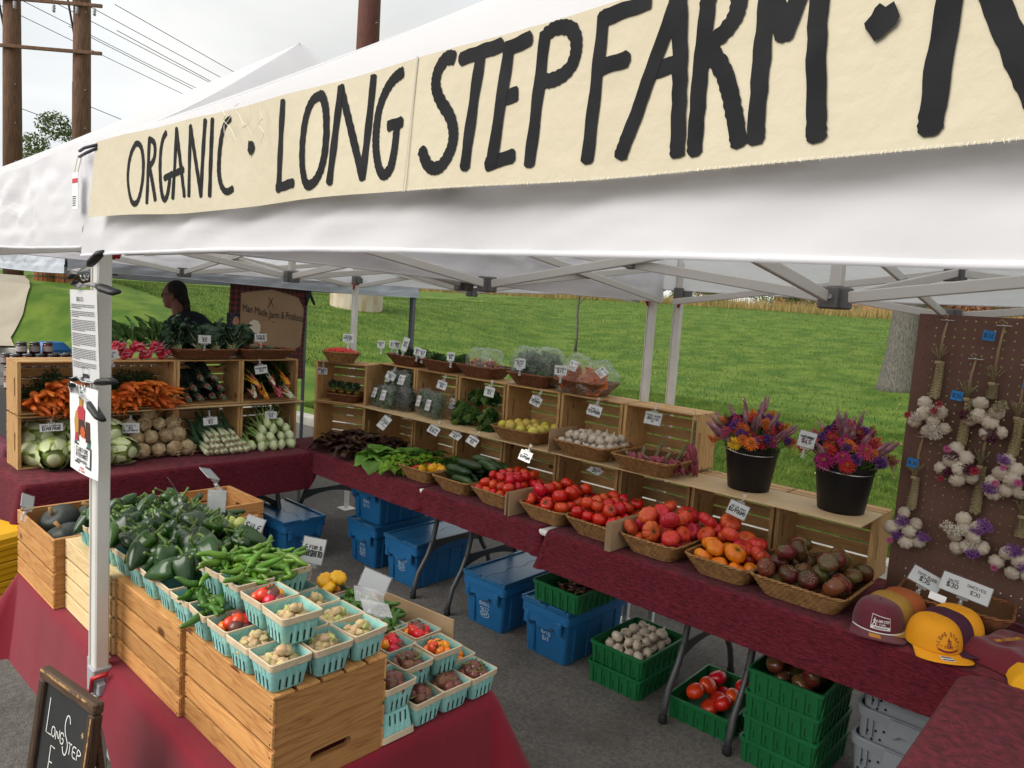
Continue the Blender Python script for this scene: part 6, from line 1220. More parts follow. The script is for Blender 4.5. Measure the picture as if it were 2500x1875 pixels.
for i, (x, z, rx, ry, lab) in enumerate(((-0.47, 0.105, -0.2, 0.25, 'clear bag of orange marigolds leaning against the basil'), (-0.30, 0.09, -0.5, 0.7, 'clear bag of orange marigolds lying at the basket corner'))):
	t = thing('marigold_bag', lab, 'bag', (x, 2.90, ZTP + z), (rx, ry, 0.1), 'bags of marigolds'); obj('film', bag_shell(0.105, 0.07, 0.135, 50 + i, 0.12), t)
	for k in range(34): a = k * 2.4; q = math.sqrt(k / 34); obj('marigold', MARI[k % 2], t, (0.080 * q * math.cos(a), -0.03 + 0.02 * U(-1, 1), -0.02 + 0.075 * q * math.sin(a)), (PI / 2 + U(-.6, .6), U(-.5, .5), U(-.6, .6)))
	bag_label(t, 0.062, 0.066, (0, -0.066, 0.055), (-0.2, 0, 0.0))
# parsley crate and broccoli
for i, (x, y, z) in enumerate(((-1.33, 2.76, 0.10), (-1.20, 2.74, 0.08), (-1.06, 2.76, 0.09), (-1.26, 2.84, 0.19), (-1.12, 2.84, 0.20), (-1.30, 2.73, 0.03), (-1.02, 2.72, 0.03))):
	t = thing('parsley_bunch', 'bunch of flat green parsley stacked in the upper crate', 'parsley', (x, y, ZU + z), (0, 0, U(-.6, .6)), 'parsley bunches'); obj('leaves', foliage_mesh('leaves', 800, (0.085, 0.07, 0.065), 0.017, mPar, seed=80 + i), t); obj('stems', stem_bundle('stems', 34, 0.11, 0.028, 0.05, mGStem, 0.0016, i), t, (0, -0.075, -0.03), (-0.9, 0.3, 0)); b = MB(); b.lathe([(0.016, -0.003), (0.018, 0), (0.016, 0.003)], 12, capb=False, capt=False); b.build('rubber_band', mTie, t, (0, -0.045, -0.01), (-0.9, 0.3, 0))
pc = cxy + cn * -0.10
basket('small', 'brown basket of broccoli bunches in the corner crate', (pc.x, pc.y, ZU + 0.004), ca)
mBroc = mat('broccoli_floret', (0.016, 0.040, 0.016), 0.8, (0.035, 0.070, 0.030), 60, bump=1.0, bscale=150, rnd=0.2)
for i in range(4):
	q = -0.105 + 0.07 * i; t = thing('broccoli_bunch', 'bunch of dark broccoli shoots with pale stems tied in the basket', 'broccoli', (pc.x + q * math.cos(ca) + cn.x * 0.02, pc.y + q * math.sin(ca) + cn.y * 0.02, ZU + 0.065), (0.35, 0, ca + U(-.1, .1)), 'broccoli bunches')
	obj('florets', foliage_mesh('florets', 500, (0.040, 0.034, 0.032), 0.011, mBroc, seed=90 + i, core=0.6), t, (0, 0, 0.072)); obj('stems', stem_bundle('stems', 22, 0.09, 0.022, 0.030, mGStem, 0.0035, i), t, (0, 0, -0.01)); b = MB(); b.lathe([(0.019, -0.004), (0.0215, 0), (0.019, 0.004)], 12, capb=False, capt=False); b.build('rubber_band', mTie, t, (0, 0, 0.02))
# bowl of small red chillies on the corner crate
t = thing('wicker_bowl', 'oval light wicker bowl of small red chillies on the corner crate', 'basket', (-2.50, 2.55, ZT + 2 * TIER + 0.006), (0, 0, ca)); wb = MB()
for r in range(11):
	k = (r + 0.5) / 11; pts = []
	for i in range(61): a = 2 * PI * i / 60; off = 1 + 0.012 * (1 if (i + r) % 2 else -1); pts.append(((0.10 + 0.052 * k) * math.cos(a) * off, (0.075 + 0.04 * k) * math.sin(a) * off, k * 0.075))
	wb.tube(pts, 0.0045, 4, caps=False)
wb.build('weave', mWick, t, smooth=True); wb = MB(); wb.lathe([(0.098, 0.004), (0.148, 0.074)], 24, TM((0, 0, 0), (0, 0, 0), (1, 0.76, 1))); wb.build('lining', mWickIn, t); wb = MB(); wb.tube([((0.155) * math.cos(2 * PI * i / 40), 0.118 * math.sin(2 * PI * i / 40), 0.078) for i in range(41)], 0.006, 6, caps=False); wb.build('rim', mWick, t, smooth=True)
mChil = mat('red_chilli', (0.52, 0.012, 0.010), 0.28, (0.60, 0.03, 0.01), 10, rnd=0.12); ch = MB(); ch.lathe([(0.002, -0.024), (0.010, -0.014), (0.015, 0.0), (0.014, 0.012), (0.006, 0.02)], 10, lobes=3, lamp=0.12); chm = ch.mesh('chilli', mChil, True)
for k in range(60):
	a = k * 2.4; q = math.sqrt(k / 60); x, y = 0.125 * q * math.cos(a), 0.09 * q * math.sin(a); tag(obj('chilli', chm, None, (-2.50 + x * math.cos(ca) - y * math.sin(ca), 2.55 + x * math.sin(ca) + y * math.cos(ca), ZT + 2 * TIER + 0.006 + 0.075 + 0.022 * (1 - q * q)), (U(-2, 2), U(-2, 2), U(0, 6))), 'small wrinkled red chilli in the light wicker bowl', 'chilli', 'red chillies')
# ================================================================== LEFT SHELVES
# (mouths face +X, items aim +X)
XF = -2.655
mCar = mat('carrot_skin', (0.56, 0.13, 0.014), 0.5, (0.46, 0.095, 0.010), 30, rnd=0.14, hue=0.008, stretch=(1, 1, 3), bump=0.25, bscale=60);
def carrot_mesh(seed):
	rr = random.Random(seed); b = MB(); L_ = 0.15; pts = []; rad = []
	for i in range(11):
		t = i / 10; pts.append((0.006 * math.sin(t * 5 + seed), 0.005 * math.sin(t * 4 + seed * 2), t * L_)); rad.append((0.017 * (1 - t) ** 0.42 + 0.0015) * (0.45 if i == 0 else 1) * (1 + 0.03 * math.sin(i * 2.7 + seed)))
	b.tube(pts, rad, 9); e = Vector(pts[-1]); b.tube([e, e + Vector((rr.uniform(-.01, .01), 0.004, 0.02)), e + Vector((rr.uniform(-.02, .02), rr.uniform(-.02, .01), 0.04))], [0.0014, 0.001, 0.0005], 4); return b.mesh('carrot', mCar, True)
CAR = [carrot_mesh(i) for i in range(4)]
def carrot_bunch(y, z, seed, label, n=11, x=-2.76):
	rr = random.Random(seed); t = thing('carrot_bunch', label, 'carrots', (x, y, z), (0, 0, rr.uniform(-.25, .25)), 'carrot bunches')
	for k in range(n):
		a = k * 2.4; q = math.sqrt((k + 0.5) / n); R = Euler((0, PI / 2 + rr.uniform(-.18, .25), rr.uniform(-.55, .55))); obj('carrot', rr.choice(CAR), t, (rr.uniform(-.03, .05), 0.062 * q * math.cos(a), 0.034 * q * math.sin(a)), R, rr.uniform(0.95, 1.3))
	obj('greens', foliage_mesh('greens', 420, (0.09, 0.085, 0.075), 0.016, mFern, seed=seed + 200, thin=0.18), t, (-0.065, 0, 0.05)); return t
CZ = ZT + TIER + 0.022
for i, (y, z, n) in enumerate(((0.545, 0.03, 12), (0.66, 0.03, 12), (0.785, 0.03, 12), (0.60, 0.085, 10), (0.735, 0.09, 10), (0.675, 0.14, 8))): carrot_bunch(y, CZ + z, i, 'bunch of orange carrots in the crate at the stall corner', n)
for i, (y, z, n) in enumerate(((0.96, 0.03, 13), (1.06, 0.03, 13), (1.17, 0.03, 13), (1.27, 0.03, 12), (1.01, 0.075, 12), (1.12, 0.08, 12), (1.24, 0.08, 12), (1.09, 0.125, 10), (1.20, 0.13, 10))): carrot_bunch(y, CZ + z, 20 + i, 'bunch of orange carrots in the crate below the radishes', n)
# lacinato kale
for i, (y, z) in enumerate(((1.44, 0.03), (1.53, 0.03), (1.62, 0.04), (1.70, 0.03), (1.49, 0.10), (1.58, 0.11), (1.67, 0.10), (1.53, 0.17), (1.63, 0.17))):
	fan('lacinato_kale_bunch', 'bunch of dark flat kale tied with a pink band in the upper crate', 'kale', LAC, 'leaf', (-2.64 + U(-.03, .02), y, CZ + z), (-1, U(-.2, .2), 0.25), 14, 0.20, 'lacinato kale bunches', 0.9, i, band=mBand, band_at=0.035, band_r=0.020)
# chard
for i, (y, z) in enumerate(((1.90, 0.04), (1.99, 0.03), (2.09, 0.04), (2.18, 0.03), (1.93, 0.12), (2.05, 0.12), (2.16, 0.12))):
	fan('chard_bunch', 'bunch of rainbow chard with bright coloured stems in the upper crate', 'chard', CHARD[i % 5] + CHARD[(i + 2) % 5], 'leaf', (-2.58 + U(-.03, .02), y, CZ + z), (-1, U(-.25, .25), 0.45), 9, 0.22, 'chard bunches', 0.95, 30 + i, band=mTie, band_at=0.07, band_r=0.022)
# radishes on top
mRadish = mat('radish_skin', (0.42, 0.008, 0.040), 0.35, (0.50, 0.02, 0.06), 10, rnd=0.15); mRoot = mat('radish_root', (0.72, 0.52, 0.50), 0.6)
rd = MB(); rd.lathe([(0.004, 0.017), (0.011, 0.014), (0.0165, 0.005), (0.0165, -0.005), (0.011, -0.014), (0.004, -0.019)], 12); rd.cur = 1; rd.tube([(0, 0, -0.018), (0.003, 0.002, -0.032), (0.012, 0.0, -0.046), (0.016, 0.004, -0.058)], [0.003, 0.0016, 0.0011, 0.0006], 5); rad_me = rd.mesh('radish', [mRadish, mRoot], True)
ZL = ZT + 2 * TIER + 0.024
for i in range(7):
	y = 0.93 + 0.06 * i; zz = 0.02 + 0.045 * (i % 2); t = thing('radish_bunch', 'bunch of pink red radishes with leafy tops on the carrot crate', 'radishes', (-2.74 + 0.02 * (i % 2), y, ZL + zz), (0, 0, U(-.2, .2)), 'radish bunches')
	for k in range(9): a = k * 2.4; q = math.sqrt((k + .5) / 9); obj('radish', rad_me, t, (0.02 * U(-1, 1) + 0.02, 0.034 * q * math.cos(a), 0.03 * q * math.sin(a) + 0.008), (U(-.4, .4), -PI / 2 + U(-.6, .6), U(-.5, .5)), U(0.9, 1.2))
	for k in range(9): obj('leaf', RADL[k % 3], t, (-0.01, U(-.02, .02), 0.01), Euler((U(-.5, .5), -0.75 + U(-.45, .5), U(-.6, .6))), U(0.85, 1.2))
# kale in a basket, green chillies in another
basket('left', 'long brown basket under the curly kale', (-2.755, 1.565, ZL - 0.006), PI / 2); basket('left', 'long brown basket of long green chillies', (-2.755, 2.02, ZL - 0.006), PI / 2)
for i, y in enumerate((1.37, 1.50, 1.63, 1.74)): fan('curly_kale_bunch', 'bunch of frilly blue green kale spilling from the long basket', 'kale', KALE, 'leaf', (-2.66, y, ZL + 0.055), (-0.75, U(-.15, .15), 0.85), 22, 0.80, 'curly kale bunches', 0.98, 50 + i, band=mTie, band_at=0.03, band_r=0.02)
mJal = mat('green_chilli_skin', (0.010, 0.034, 0.008), 0.25, (0.018, 0.05, 0.012), 8, rnd=0.3); mGrn = mat('light_chilli_skin', (0.075, 0.17, 0.012), 0.25, (0.10, 0.22, 0.02), 8, rnd=0.2, hue=0.015)
def chilli_mesh(name, m, L_, r, bend, seed, stem_l=0.02, wr=0.0, stem_m=None):
	b = MB(); pts = []; rad = []
	for i in range(10): t = i / 9; pts.append((bend * t * t + wr * math.sin(t * 9 + seed), wr * 0.7 * math.sin(t * 7 + seed * 2), -L_ * t)); rad.append(r * (0.5 if i == 0 else (1.0 - 0.55 * t ** 1.6)) * (0.35 if i == 9 else 1) * (1 + 6 * wr * math.sin(i * 2.2 + seed)))
	b.tube(pts, rad, 9); b.cur = 1; b.tube([(0, 0, -0.002), (0.001, 0, 0.004)], [r * 0.62, r * 0.5], 7); b.tube([(0, 0, 0.002), (0.002, 0.001, stem_l * 0.5), (0.008, 0.002, stem_l)], [0.0028, 0.0024, 0.003], 5); return b.mesh(name, [m, stem_m or mStem], True)
JAL = [chilli_mesh('green_chilli', mJal, 0.075, 0.011, 0.01, i) for i in range(2)]; RCH = chilli_mesh('red_chilli', mChil, 0.10, 0.009, 0.02, 3)
for i in range(46):
	l = i // 26; tag(obj('green_chilli', random.choice(JAL), None, (-2.755 + U(-.085, .085) * (1 - .25 * l), 2.02 + U(-.16, .16) * (1 - .2 * l), ZL + 0.035 + 0.024 * l + U(0, .008)), (PI / 2 + U(-.25, .25), U(-.3, .3), U(0, 6.28)), U(.85, 1.15)), 'dark green chilli in the long brown basket before the jam banner', 'chilli', 'green chillies')
for (y, z) in ((1.90, 0.07), (2.02, 0.085)): tag(obj('red_chilli', RCH, None, (-2.70, y, ZL + z), (PI / 2 + .1, 0.2, 1.9 + U(-.3, .3))), 'single long red chilli lying on the green ones', 'chilli', 'red chillies on the green')
# ---------------------------------------------------------------- lower tier
mNapW = mat('napa_rib', (0.52, 0.55, 0.36), 0.45, (0.42, 0.49, 0.24), 8, rnd=0.05); mNapG = mat('napa_leaf', (0.26, 0.37, 0.07), 0.5, (0.42, 0.50, 0.17), 16, rnd=0.1, transl=0.15, bump=0.4, bscale=50)
def napa_mesh(seed):
	b = MB(); b.cur = 1; b.lathe([(0.02, -0.10), (0.055, -0.08), (0.068, -0.03), (0.068, 0.03), (0.055, 0.08), (0.03, 0.11), (0.008, 0.118)], 16)
	for k in range(9):
		a0 = k * 2.4 + seed; tl = 0.70 + 0.3 * ((k * 3) % 5) / 4
		def fn(u, v, a0=a0, k=k, tl=tl):
			s = u * 2 - 1; vv = v * tl; zz = -0.115 + 0.235 * vv; r = (0.030 + 0.048 * math.sin(PI * min(1, 0.12 + vv * 0.80)) ** 0.7) + 0.003 * (k % 3) + 0.004; wd = (0.35 + 0.75 * min(1, v * 1.6)); an = a0 + s * wd * 0.62
			rf = 0.006 * abs(s) ** 2 * math.sin(v * 26 + k + s * 3) * min(1, v * 2) + 0.012 * max(0, v - 0.8) * math.sin(s * 8 + k); r += rf + 0.0025 * math.cos(s * 14) * (1 - v)
			return (r * math.cos(an), r * math.sin(an), zz + 0.006 * math.sin(s * 9 + k) * v)
		o = len(b.f); b.sheet(fn, 10, 12)
		for j in range(12):
			for i in range(10):
				s = abs((i + 0.5) / 10 * 2 - 1); v = (j + .5) / 12; b.mi[o + j * 10 + i] = 0 if s < 0.75 - 0.95 * max(0, v - 0.25) else 1
	b.cur = 0; b.lathe([(0.001, -0.122), (0.026, -0.121), (0.034, -0.110)], 14, capt=False); return b.mesh('napa_cabbage', [mNapW, mNapG], True)
NAP = [napa_mesh(i) for i in range(3)]
for i, (x, y, z, rz, lab) in enumerate(((-2.80, 0.58, 0.155, 0.3, 'napa cabbage stacked at the top back of the corner crate'), (-2.80, 0.74, 0.165, 0.1, 'napa cabbage under the long price card'), (-2.74, 0.56, 0.07, 0.2, 'napa cabbage lying against the crate wall'), (-2.62, 0.62, 0.078, -0.3, 'napa cabbage sticking out with its white base'), (-2.58, 0.755, 0.08, -0.1, 'napa cabbage hanging over the cloth behind the tent leg'), (-2.70, 0.80, 0.195, 0.0, 'napa cabbage on the heap behind the hanging poster'), (-2.66, 0.93, 0.175, 0.15, 'napa cabbage above the tilted one with a cut base'), (-2.58, 0.955, 0.072, 0.35, 'napa cabbage with a round cut base next to the celery roots'), (-2.60, 0.865, 0.070, 0.1, 'napa cabbage half hidden by the tent leg'))):
	tag(obj('napa_cabbage', NAP[i % 3], None, (x, y, ZT + 0.012 + z), (0, -PI / 2 + U(-.2, .2) , rz + U(-.2, .2)), 1.1), lab, 'cabbage', 'napa cabbages')
mCel = mat('celeriac_skin', (0.36, 0.25, 0.12), 0.85, (0.52, 0.42, 0.26), 26, rnd=0.12, bump=1.0, bscale=38, ramp=(0.42, 0.6)); mCelD = mat('celery_top', (0.02, 0.055, 0.012), 0.6, (0.035, 0.09, 0.02), 20)
def celeriac_mesh(seed):
	b = lobed(0.048, 0.088, 0, 0, 0.05, n=26, m=18); b.v = [tuple(Vector(p) * (1 + 0.10 * noise.noise(Vector(p) * 45 + Vector((seed * 4, 0, 0))) + 0.07 * noise.noise(Vector(p) * 110))) for p in b.v]
	for k in range(9): a = k * 0.75; b.tube([(0.03 * math.cos(a), 0.03 * math.sin(a), -0.036), (0.034 * math.cos(a + .4), 0.034 * math.sin(a + .4), -0.046), (0.02 * math.cos(a + .9), 0.02 * math.sin(a + .9), -0.052)], [0.005, 0.004, 0.002], 5)
	return b.mesh('celery_root', mCel, True)
CEL = [celeriac_mesh(i) for i in range(3)]
cps = [(0, y, 0.052) for y in (1.02, 1.12, 1.22, 1.32, 1.41)] + [(-0.04, y, 0.135) for y in (1.00, 1.09, 1.19, 1.285, 1.37)] + [(-0.09, y, 0.21) for y in (1.055, 1.15, 1.25, 1.34)] + [(-0.11, 1.20, 0.275)] + [(-0.10, y, 0.06) for y in (0.98, 1.08, 1.18, 1.28, 1.38)]
for i, (x, y, z) in enumerate(cps): tag(obj('celery_root', CEL[i % 3], None, (-2.60 + x, y + U(-.012, .012), ZT + 0.004 + z), (U(-.8, .8), PI / 2 + U(-.8, .8), U(0, 6)), U(0.92, 1.12)), 'knobbly brown celery root piled between the cabbages and leeks', 'celery root', 'celery roots')
for i, y in enumerate((1.0, 1.12, 1.25, 1.36)):
	t = thing('celery_bunch', 'dark leafy celery tops behind the knobbly roots', 'celery leaves', (-2.80, y, ZT + 0.17), (0, 0, 0), 'celery tops'); obj('leaves', foliage_mesh('leaves', 300, (0.10, 0.08, 0.10), 0.022, mCelD, seed=300 + i), t); obj('stems', stem_bundle('stems', 16, 0.14, 0.02, 0.05, mGStem, 0.003, i), t, (0.1, 0, -0.09), (0, -0.9, 0))
mLkW = mat('leek_white', (0.62, 0.64, 0.46), 0.45, (0.50, 0.56, 0.32), 10, rnd=0.08); mLkG = mat('leek_leaf', (0.045, 0.10, 0.05), 0.5, (0.07, 0.15, 0.075), 14, rnd=0.2); mLkR = mat('leek_roots', (0.42, 0.34, 0.22), 0.9)
def leek_mesh(seed):
	b = MB(); b.cur = 0; b.tube([(0, 0, 0), (0, 0, 0.01), (0.002, 0, 0.07), (0.004, 0, 0.13)], [0.012, 0.0165, 0.0145, 0.0135], 11); b.cur = 2; b.lathe([(0.003, -0.006), (0.012, -0.004), (0.0125, 0.001)], 9)
	for k in range(8): a = k * 0.8; b.tube([(0.006 * math.cos(a), 0.006 * math.sin(a), -0.002), (0.010 * math.cos(a + .3), 0.010 * math.sin(a + .3), -0.016 - 0.004 * (k % 3))], 0.0009, 4)
	b.cur = 1; rr = random.Random(seed)
	for k in range(6):
		a = k * PI / 3 + seed; sp = rr.uniform(0.04, 0.10); L_ = rr.uniform(0.18, 0.27)
		def fn(u, v, a=a, sp=sp, L_=L_): s = (u * 2 - 1) * 0.017 * (1 - 0.75 * v); r = 0.010 + sp * v * v; return (r * math.cos(a) - s * math.sin(a), r * math.sin(a) + s * math.cos(a), 0.10 + L_ * v)
		b.sheet(fn, 2, 7)
	return b.mesh('leek', [mLkW, mLkG, mLkR], True)
LEEK = [leek_mesh(i) for i in range(3)]
n = 0
for (row, z, xx, ys) in ((0, 0.020, 0.02, [1.50 + 0.034 * k for k in range(10)]), (1, 0.052, -0.005, [1.515 + 0.034 * k for k in range(9)]), (2, 0.085, -0.03, [1.53 + 0.036 * k for k in range(7)]), (3, 0.118, -0.06, [1.57 + 0.04 * k for k in range(5)])):
	for y in ys: n += 1; tag(obj('leek', LEEK[n % 3], None, (-2.50 + xx + U(-.02, .02), y, ZT + 0.003 + z), (0, -PI / 2 + 0.16 + U(-.08, .1), U(-.2, .05)), U(.92, 1.1)), 'leek with white shank and dark leaves stacked by the celery roots', 'leek', 'leeks')
mFenB = mat('fennel_bulb', (0.58, 0.64, 0.40), 0.4, (0.48, 0.58, 0.28), 10, rnd=0.06, stretch=(1, 1, .3)); mFenS = mat('fennel_stalk', (0.24, 0.36, 0.10), 0.5, rnd=0.15)
def fennel_mesh(seed):
	b = MB(); b.lathe([(0.010, -0.04), (0.022, -0.036), (0.034, -0.015), (0.036, 0.005), (0.030, 0.028), (0.020, 0.045)], 16, TM((0, 0, 0), (0, 0, 0), (1, 0.72, 1)), lobes=4, lamp=0.07, twist=6); b.cur = 1; rr = random.Random(seed)
	for k in range(6): a = k * 1.05; sp = rr.uniform(.3, 1); b.tube([(0.013 * math.cos(a), 0.010 * math.sin(a), 0.030), (0.020 * math.cos(a), 0.016 * math.sin(a), 0.08), (0.05 * sp * math.cos(a), 0.05 * sp * math.sin(a), 0.16), (0.09 * sp * math.cos(a), 0.09 * sp * math.sin(a), 0.24)], [0.008, 0.006, 0.0045, 0.002], 6)
	return b.mesh('fennel', [mFenB, mFenS], True)
FEN = [fennel_mesh(i) for i in range(3)]; FENF = foliage_mesh('fronds', 260, (0.07, 0.07, 0.08), 0.02, mFern, seed=77, thin=0.1)
n = 0
for (z, xx, ys) in ((0.03, 0.03, (1.90, 1.975, 2.05, 2.125)), (0.03, -0.03, (1.86, 1.95, 2.03, 2.11, 2.18)), (0.085, 0.0, (1.90, 1.98, 2.06, 2.14)), (0.135, -0.04, (1.94, 2.03, 2.12)), (0.175, -0.07, (2.0, 2.10))):
	for y in ys:
		n += 1; o = tag(obj('fennel', FEN[n % 3], None, (-2.515 + xx, y + U(-.01, .01), ZT + 0.004 + z), (U(-.3, .3), -PI / 2 + 0.3 + U(-.15, .2), U(-.35, .15)), U(.95, 1.15)), 'pale green fennel bulb with stalks heaped next to the red lettuce', 'fennel', 'fennel bulbs')
		if n % 2: obj('fronds', FENF, o, (0, 0, 0.24))
# ================================================================== FRONT TABLE: PINT BASKETS
mPulp = mat('teal_pulp', (0.20, 0.46, 0.43), 0.85, (0.28, 0.53, 0.48), 20, rnd=0.16, hue=0.01, bump=0.3, bscale=90); mPulpR = mat('tan_rim_band', (0.58, 0.46, 0.31), 0.85, (0.50, 0.40, 0.27), 18, rnd=0.08, bump=0.3, bscale=60); mSlit = mat('slit_dark', (0.012, 0.022, 0.02), 0.9)
def make_pint():
	t = thing('pint_basket', 'x', 'basket', group='teal pint baskets'); b = MB(); H_ = 0.072
	shell(b, [(0.078, 0.078, 0.0, 0.012), (0.084, 0.084, 0.004, 0.013), (0.103, 0.103, H_, 0.008)], n=3); shell(b, [(0.1005, 0.1005, H_, 0.008), (0.080, 0.080, 0.004, 0.012)], n=3, capb=False, capt=True); b.build('body', mPulp, t, smooth='auto')
	r = MB(); shell(r, [(0.1025, 0.1025, H_ - 0.016, 0.009), (0.1065, 0.1065, H_ - 0.015, 0.010), (0.1085, 0.1085, H_ + 0.001, 0.009), (0.1035, 0.1035, H_ + 0.0025, 0.008), (0.0995, 0.0995, H_ - 0.003, 0.008), (0.098, 0.098, H_ - 0.016, 0.008)], n=3, capb=False); r.build('rim_band', mPulpR, t, smooth='auto')
	s = MB(); ribs = MB()
	for q in range(4):
		M_ = Matrix.Rotation(q * PI / 2, 4, 'Z')
		for k in range(4):
			x = -0.0255 + 0.017 * k; f = lambda z: -(0.042 + 0.0095 * z / H_) - 0.0006
			s.add([(x - 0.0021, f(0.006), 0.006), (x + 0.0021, f(0.006), 0.006), (x + 0.0021, f(0.030), 0.030), (x, f(0.034), 0.034), (x - 0.0021, f(0.030), 0.030)], [(0, 1, 2, 3, 4)], M_)
		for k in range(3):
			x = -0.017 + 0.017 * k; f = lambda z, d=0: -(0.042 + 0.0095 * z / H_) - d
			ribs.add([(x - 0.0045, f(0.004), 0.004), (x - 0.003, f(0.004, 0.0016), 0.004), (x + 0.003, f(0.004, 0.0016), 0.004), (x + 0.0045, f(0.004), 0.004), (x - 0.0045, f(0.055), 0.055), (x - 0.003, f(0.053, 0.0014), 0.053), (x + 0.003, f(0.053, 0.0014), 0.053), (x + 0.0045, f(0.055), 0.055)], [(0, 1, 5, 4), (1, 2, 6, 5), (2, 3, 7, 6)], M_)
	stuff(s.build('slits', mSlit, t)); stuff(ribs.build('ribs', mPulp, t, smooth=True)); return t
_pint = make_pint(); _pf = [True]
def pint(x, y, z, label, rz=None, flip=False):
	rz = U(-.07, .07) if rz is None else rz; rot = (PI, 0, rz) if flip else (0, 0, rz)
	if _pf[0]: _pf[0] = False; _pint.location = (x, y, z); _pint.rotation_euler = rot; _pint['label'] = label; return _pint
	return dup(_pint, (x, y, z), rot, label)
ZK = ZT + CHt + 0.0108; PH = 0.0755
# contents
POBM = mat('poblano_skin', (0.010, 0.034, 0.008), 0.24, (0.020, 0.060, 0.010), 6, rnd=0.35, spec=0.5); POBL = mat('poblano_light', (0.030, 0.085, 0.008), 0.22, (0.02, 0.06, 0.008), 6, rnd=0.2); mPStem = mat('poblano_stem', (0.10, 0.17, 0.03), 0.5, rnd=0.2)
def poblano_mesh(m, seed):
	b = MB(); v = []; f = []; n = 16; prof = [(0.010, 0.004), (0.024, 0.006), (0.030, -0.006), (0.031, -0.022), (0.028, -0.042), (0.021, -0.064), (0.012, -0.083), (0.004, -0.096)]
	for (r, z) in prof:
		for k in range(n): an = 2 * PI * k / n; rr = r * (1 + 0.13 * math.cos(3 * an + seed) + 0.05 * math.cos(2 * an)); v.append((rr * math.cos(an), rr * math.sin(an) * 0.86, z + (0.005 * math.cos(3 * an + seed) if r > 0.02 and z > -0.01 else 0)))
	for i in range(len(prof) - 1):
		for k in range(n): f.append((i * n + k, (i + 1) * n + k, (i + 1) * n + (k + 1) % n, i * n + (k + 1) % n))
	f.append(tuple(range(n))); f.append(tuple(range(len(prof) * n - 1, (len(prof) - 1) * n - 1, -1))); b.add(v, f); b.cur = 1
	b.lathe([(0.013, 0.002), (0.010, 0.006), (0.005, 0.009)], 8, capb=False); b.tube([(0, 0, 0.005), (0.002, 0, 0.018), (0.008 + 0.006 * seed, 0.002, 0.034), (0.016 + 0.004 * seed, 0.004, 0.042)], [0.0048, 0.0036, 0.0036, 0.0044], 7); return b.mesh('poblano_pepper', [m, mPStem], True)
POB = [poblano_mesh(POBM, k % 3) for k in range(5)] + [poblano_mesh(POBL, 1)]
SHI = [chilli_mesh('shishito_pepper', mGrn, 0.075, 0.010, 0.012, i, 0.028, 0.0025, mGrn) for i in range(3)]; SHD = [chilli_mesh('dark_shishito_pepper', mat('mid_green_chilli', (0.035, 0.105, 0.008), 0.25, (0.05, 0.14, 0.012), 8, rnd=0.25), 0.07, 0.0105, 0.012, i, 0.026, 0.002, mGrn) for i in range(2)]
JP = [chilli_mesh('jalapeno_pepper', POBM, 0.06, 0.0125, 0.008, i, 0.022, 0.001, mPStem) for i in range(2)]
mHusk = mat('ground_cherry_husk', (0.66, 0.52, 0.27), 0.7, (0.60, 0.44, 0.24), 14, rnd=0.15, hue=0.02, transl=0.25); mHuskG = mat('green_husk', (0.52, 0.54, 0.18), 0.7, rnd=0.1, transl=0.25)
def husk_mesh(m):
	b = MB(); b.lathe([(0.002, 0.013), (0.008, 0.009), (0.0115, 0.0), (0.009, -0.008), (0.004, -0.013), (0.0008, -0.018)], 15, lobes=5, lamp=0.16); b.tube([(0, 0, 0.012), (0.001, 0, 0.018)], 0.0008, 4); return b.mesh('ground_cherry', m, True)
HUSK = [husk_mesh(mHusk)] * 6 + [husk_mesh(mHuskG)]
def in_pint(meshes, name, label, cat, group, x, y, z, n, zlo=0.045, spread=0.036, mound=0.018, rotf=None, sc=(0.9, 1.1), rise=0.018):
	for k in range(n):
		a = k * 2.4 + U(-.3, .3); q = math.sqrt((k + 0.5) / n); hz = zlo + mound * (1 - q * q) + (rise if k % 3 == 0 else 0) * (1 - q) + U(-.003, .003)
		r = rotf() if rotf else (U(-3, 3), U(-3, 3), U(0, 6)); tag(obj(name, random.choice(meshes), None, (x + spread * q * math.cos(a), y + spread * q * math.sin(a), z + hz), r, U(*sc)), label, cat, group)
def pob_rot(): return (U(.3, 1.35), U(-.3, .3), U(0, 6.28))
def lay_rot(): return (PI / 2 + U(-.4, .4), U(-.6, .6), U(0, 6.28))
def cherries(x, y, z, mix, n, label, group, vines=False):
	for k in range(n):
		a = k * 2.4 + U(-.2, .2); q = math.sqrt((k + 0.5) / n); kind = random.choice(mix); s = {'cO': U(1.05, 1.25), 'cR': U(1.25, 1.55), 'cD': U(1.3, 1.65)}[kind]
		o = fruit(kind, 'cherry_tomato', label % {'cO': 'orange', 'cR': 'red', 'cD': 'dark brown'}[kind], 'tomato', group + ' ' + kind, (x + 0.034 * q * math.cos(a), y + 0.034 * q * math.sin(a), z + 0.05 + 0.022 * (1 - q * q) + U(-.002, .004)), (U(-1, 1), U(-1, 1), U(0, 6)), s, 0.25)
	if vines:
		b = MB()
		for k in range(9):
			a = U(0, 6.28); p = [(0.02 * math.cos(a), 0.02 * math.sin(a), 0.065)]
			for q in range(4): p.append((p[-1][0] + U(-.018, .018), p[-1][1] + U(-.018, .018), p[-1][2] + U(-.004, .009)))
			b.tube(p, [0.0016, 0.0014, 0.0012, 0.001, 0.0006], 4)
		tag(b.build('vine_sprigs', mGStem, None, (x, y, z + 0.008)), 'vine sprigs in the ' + group, 'vine', None)
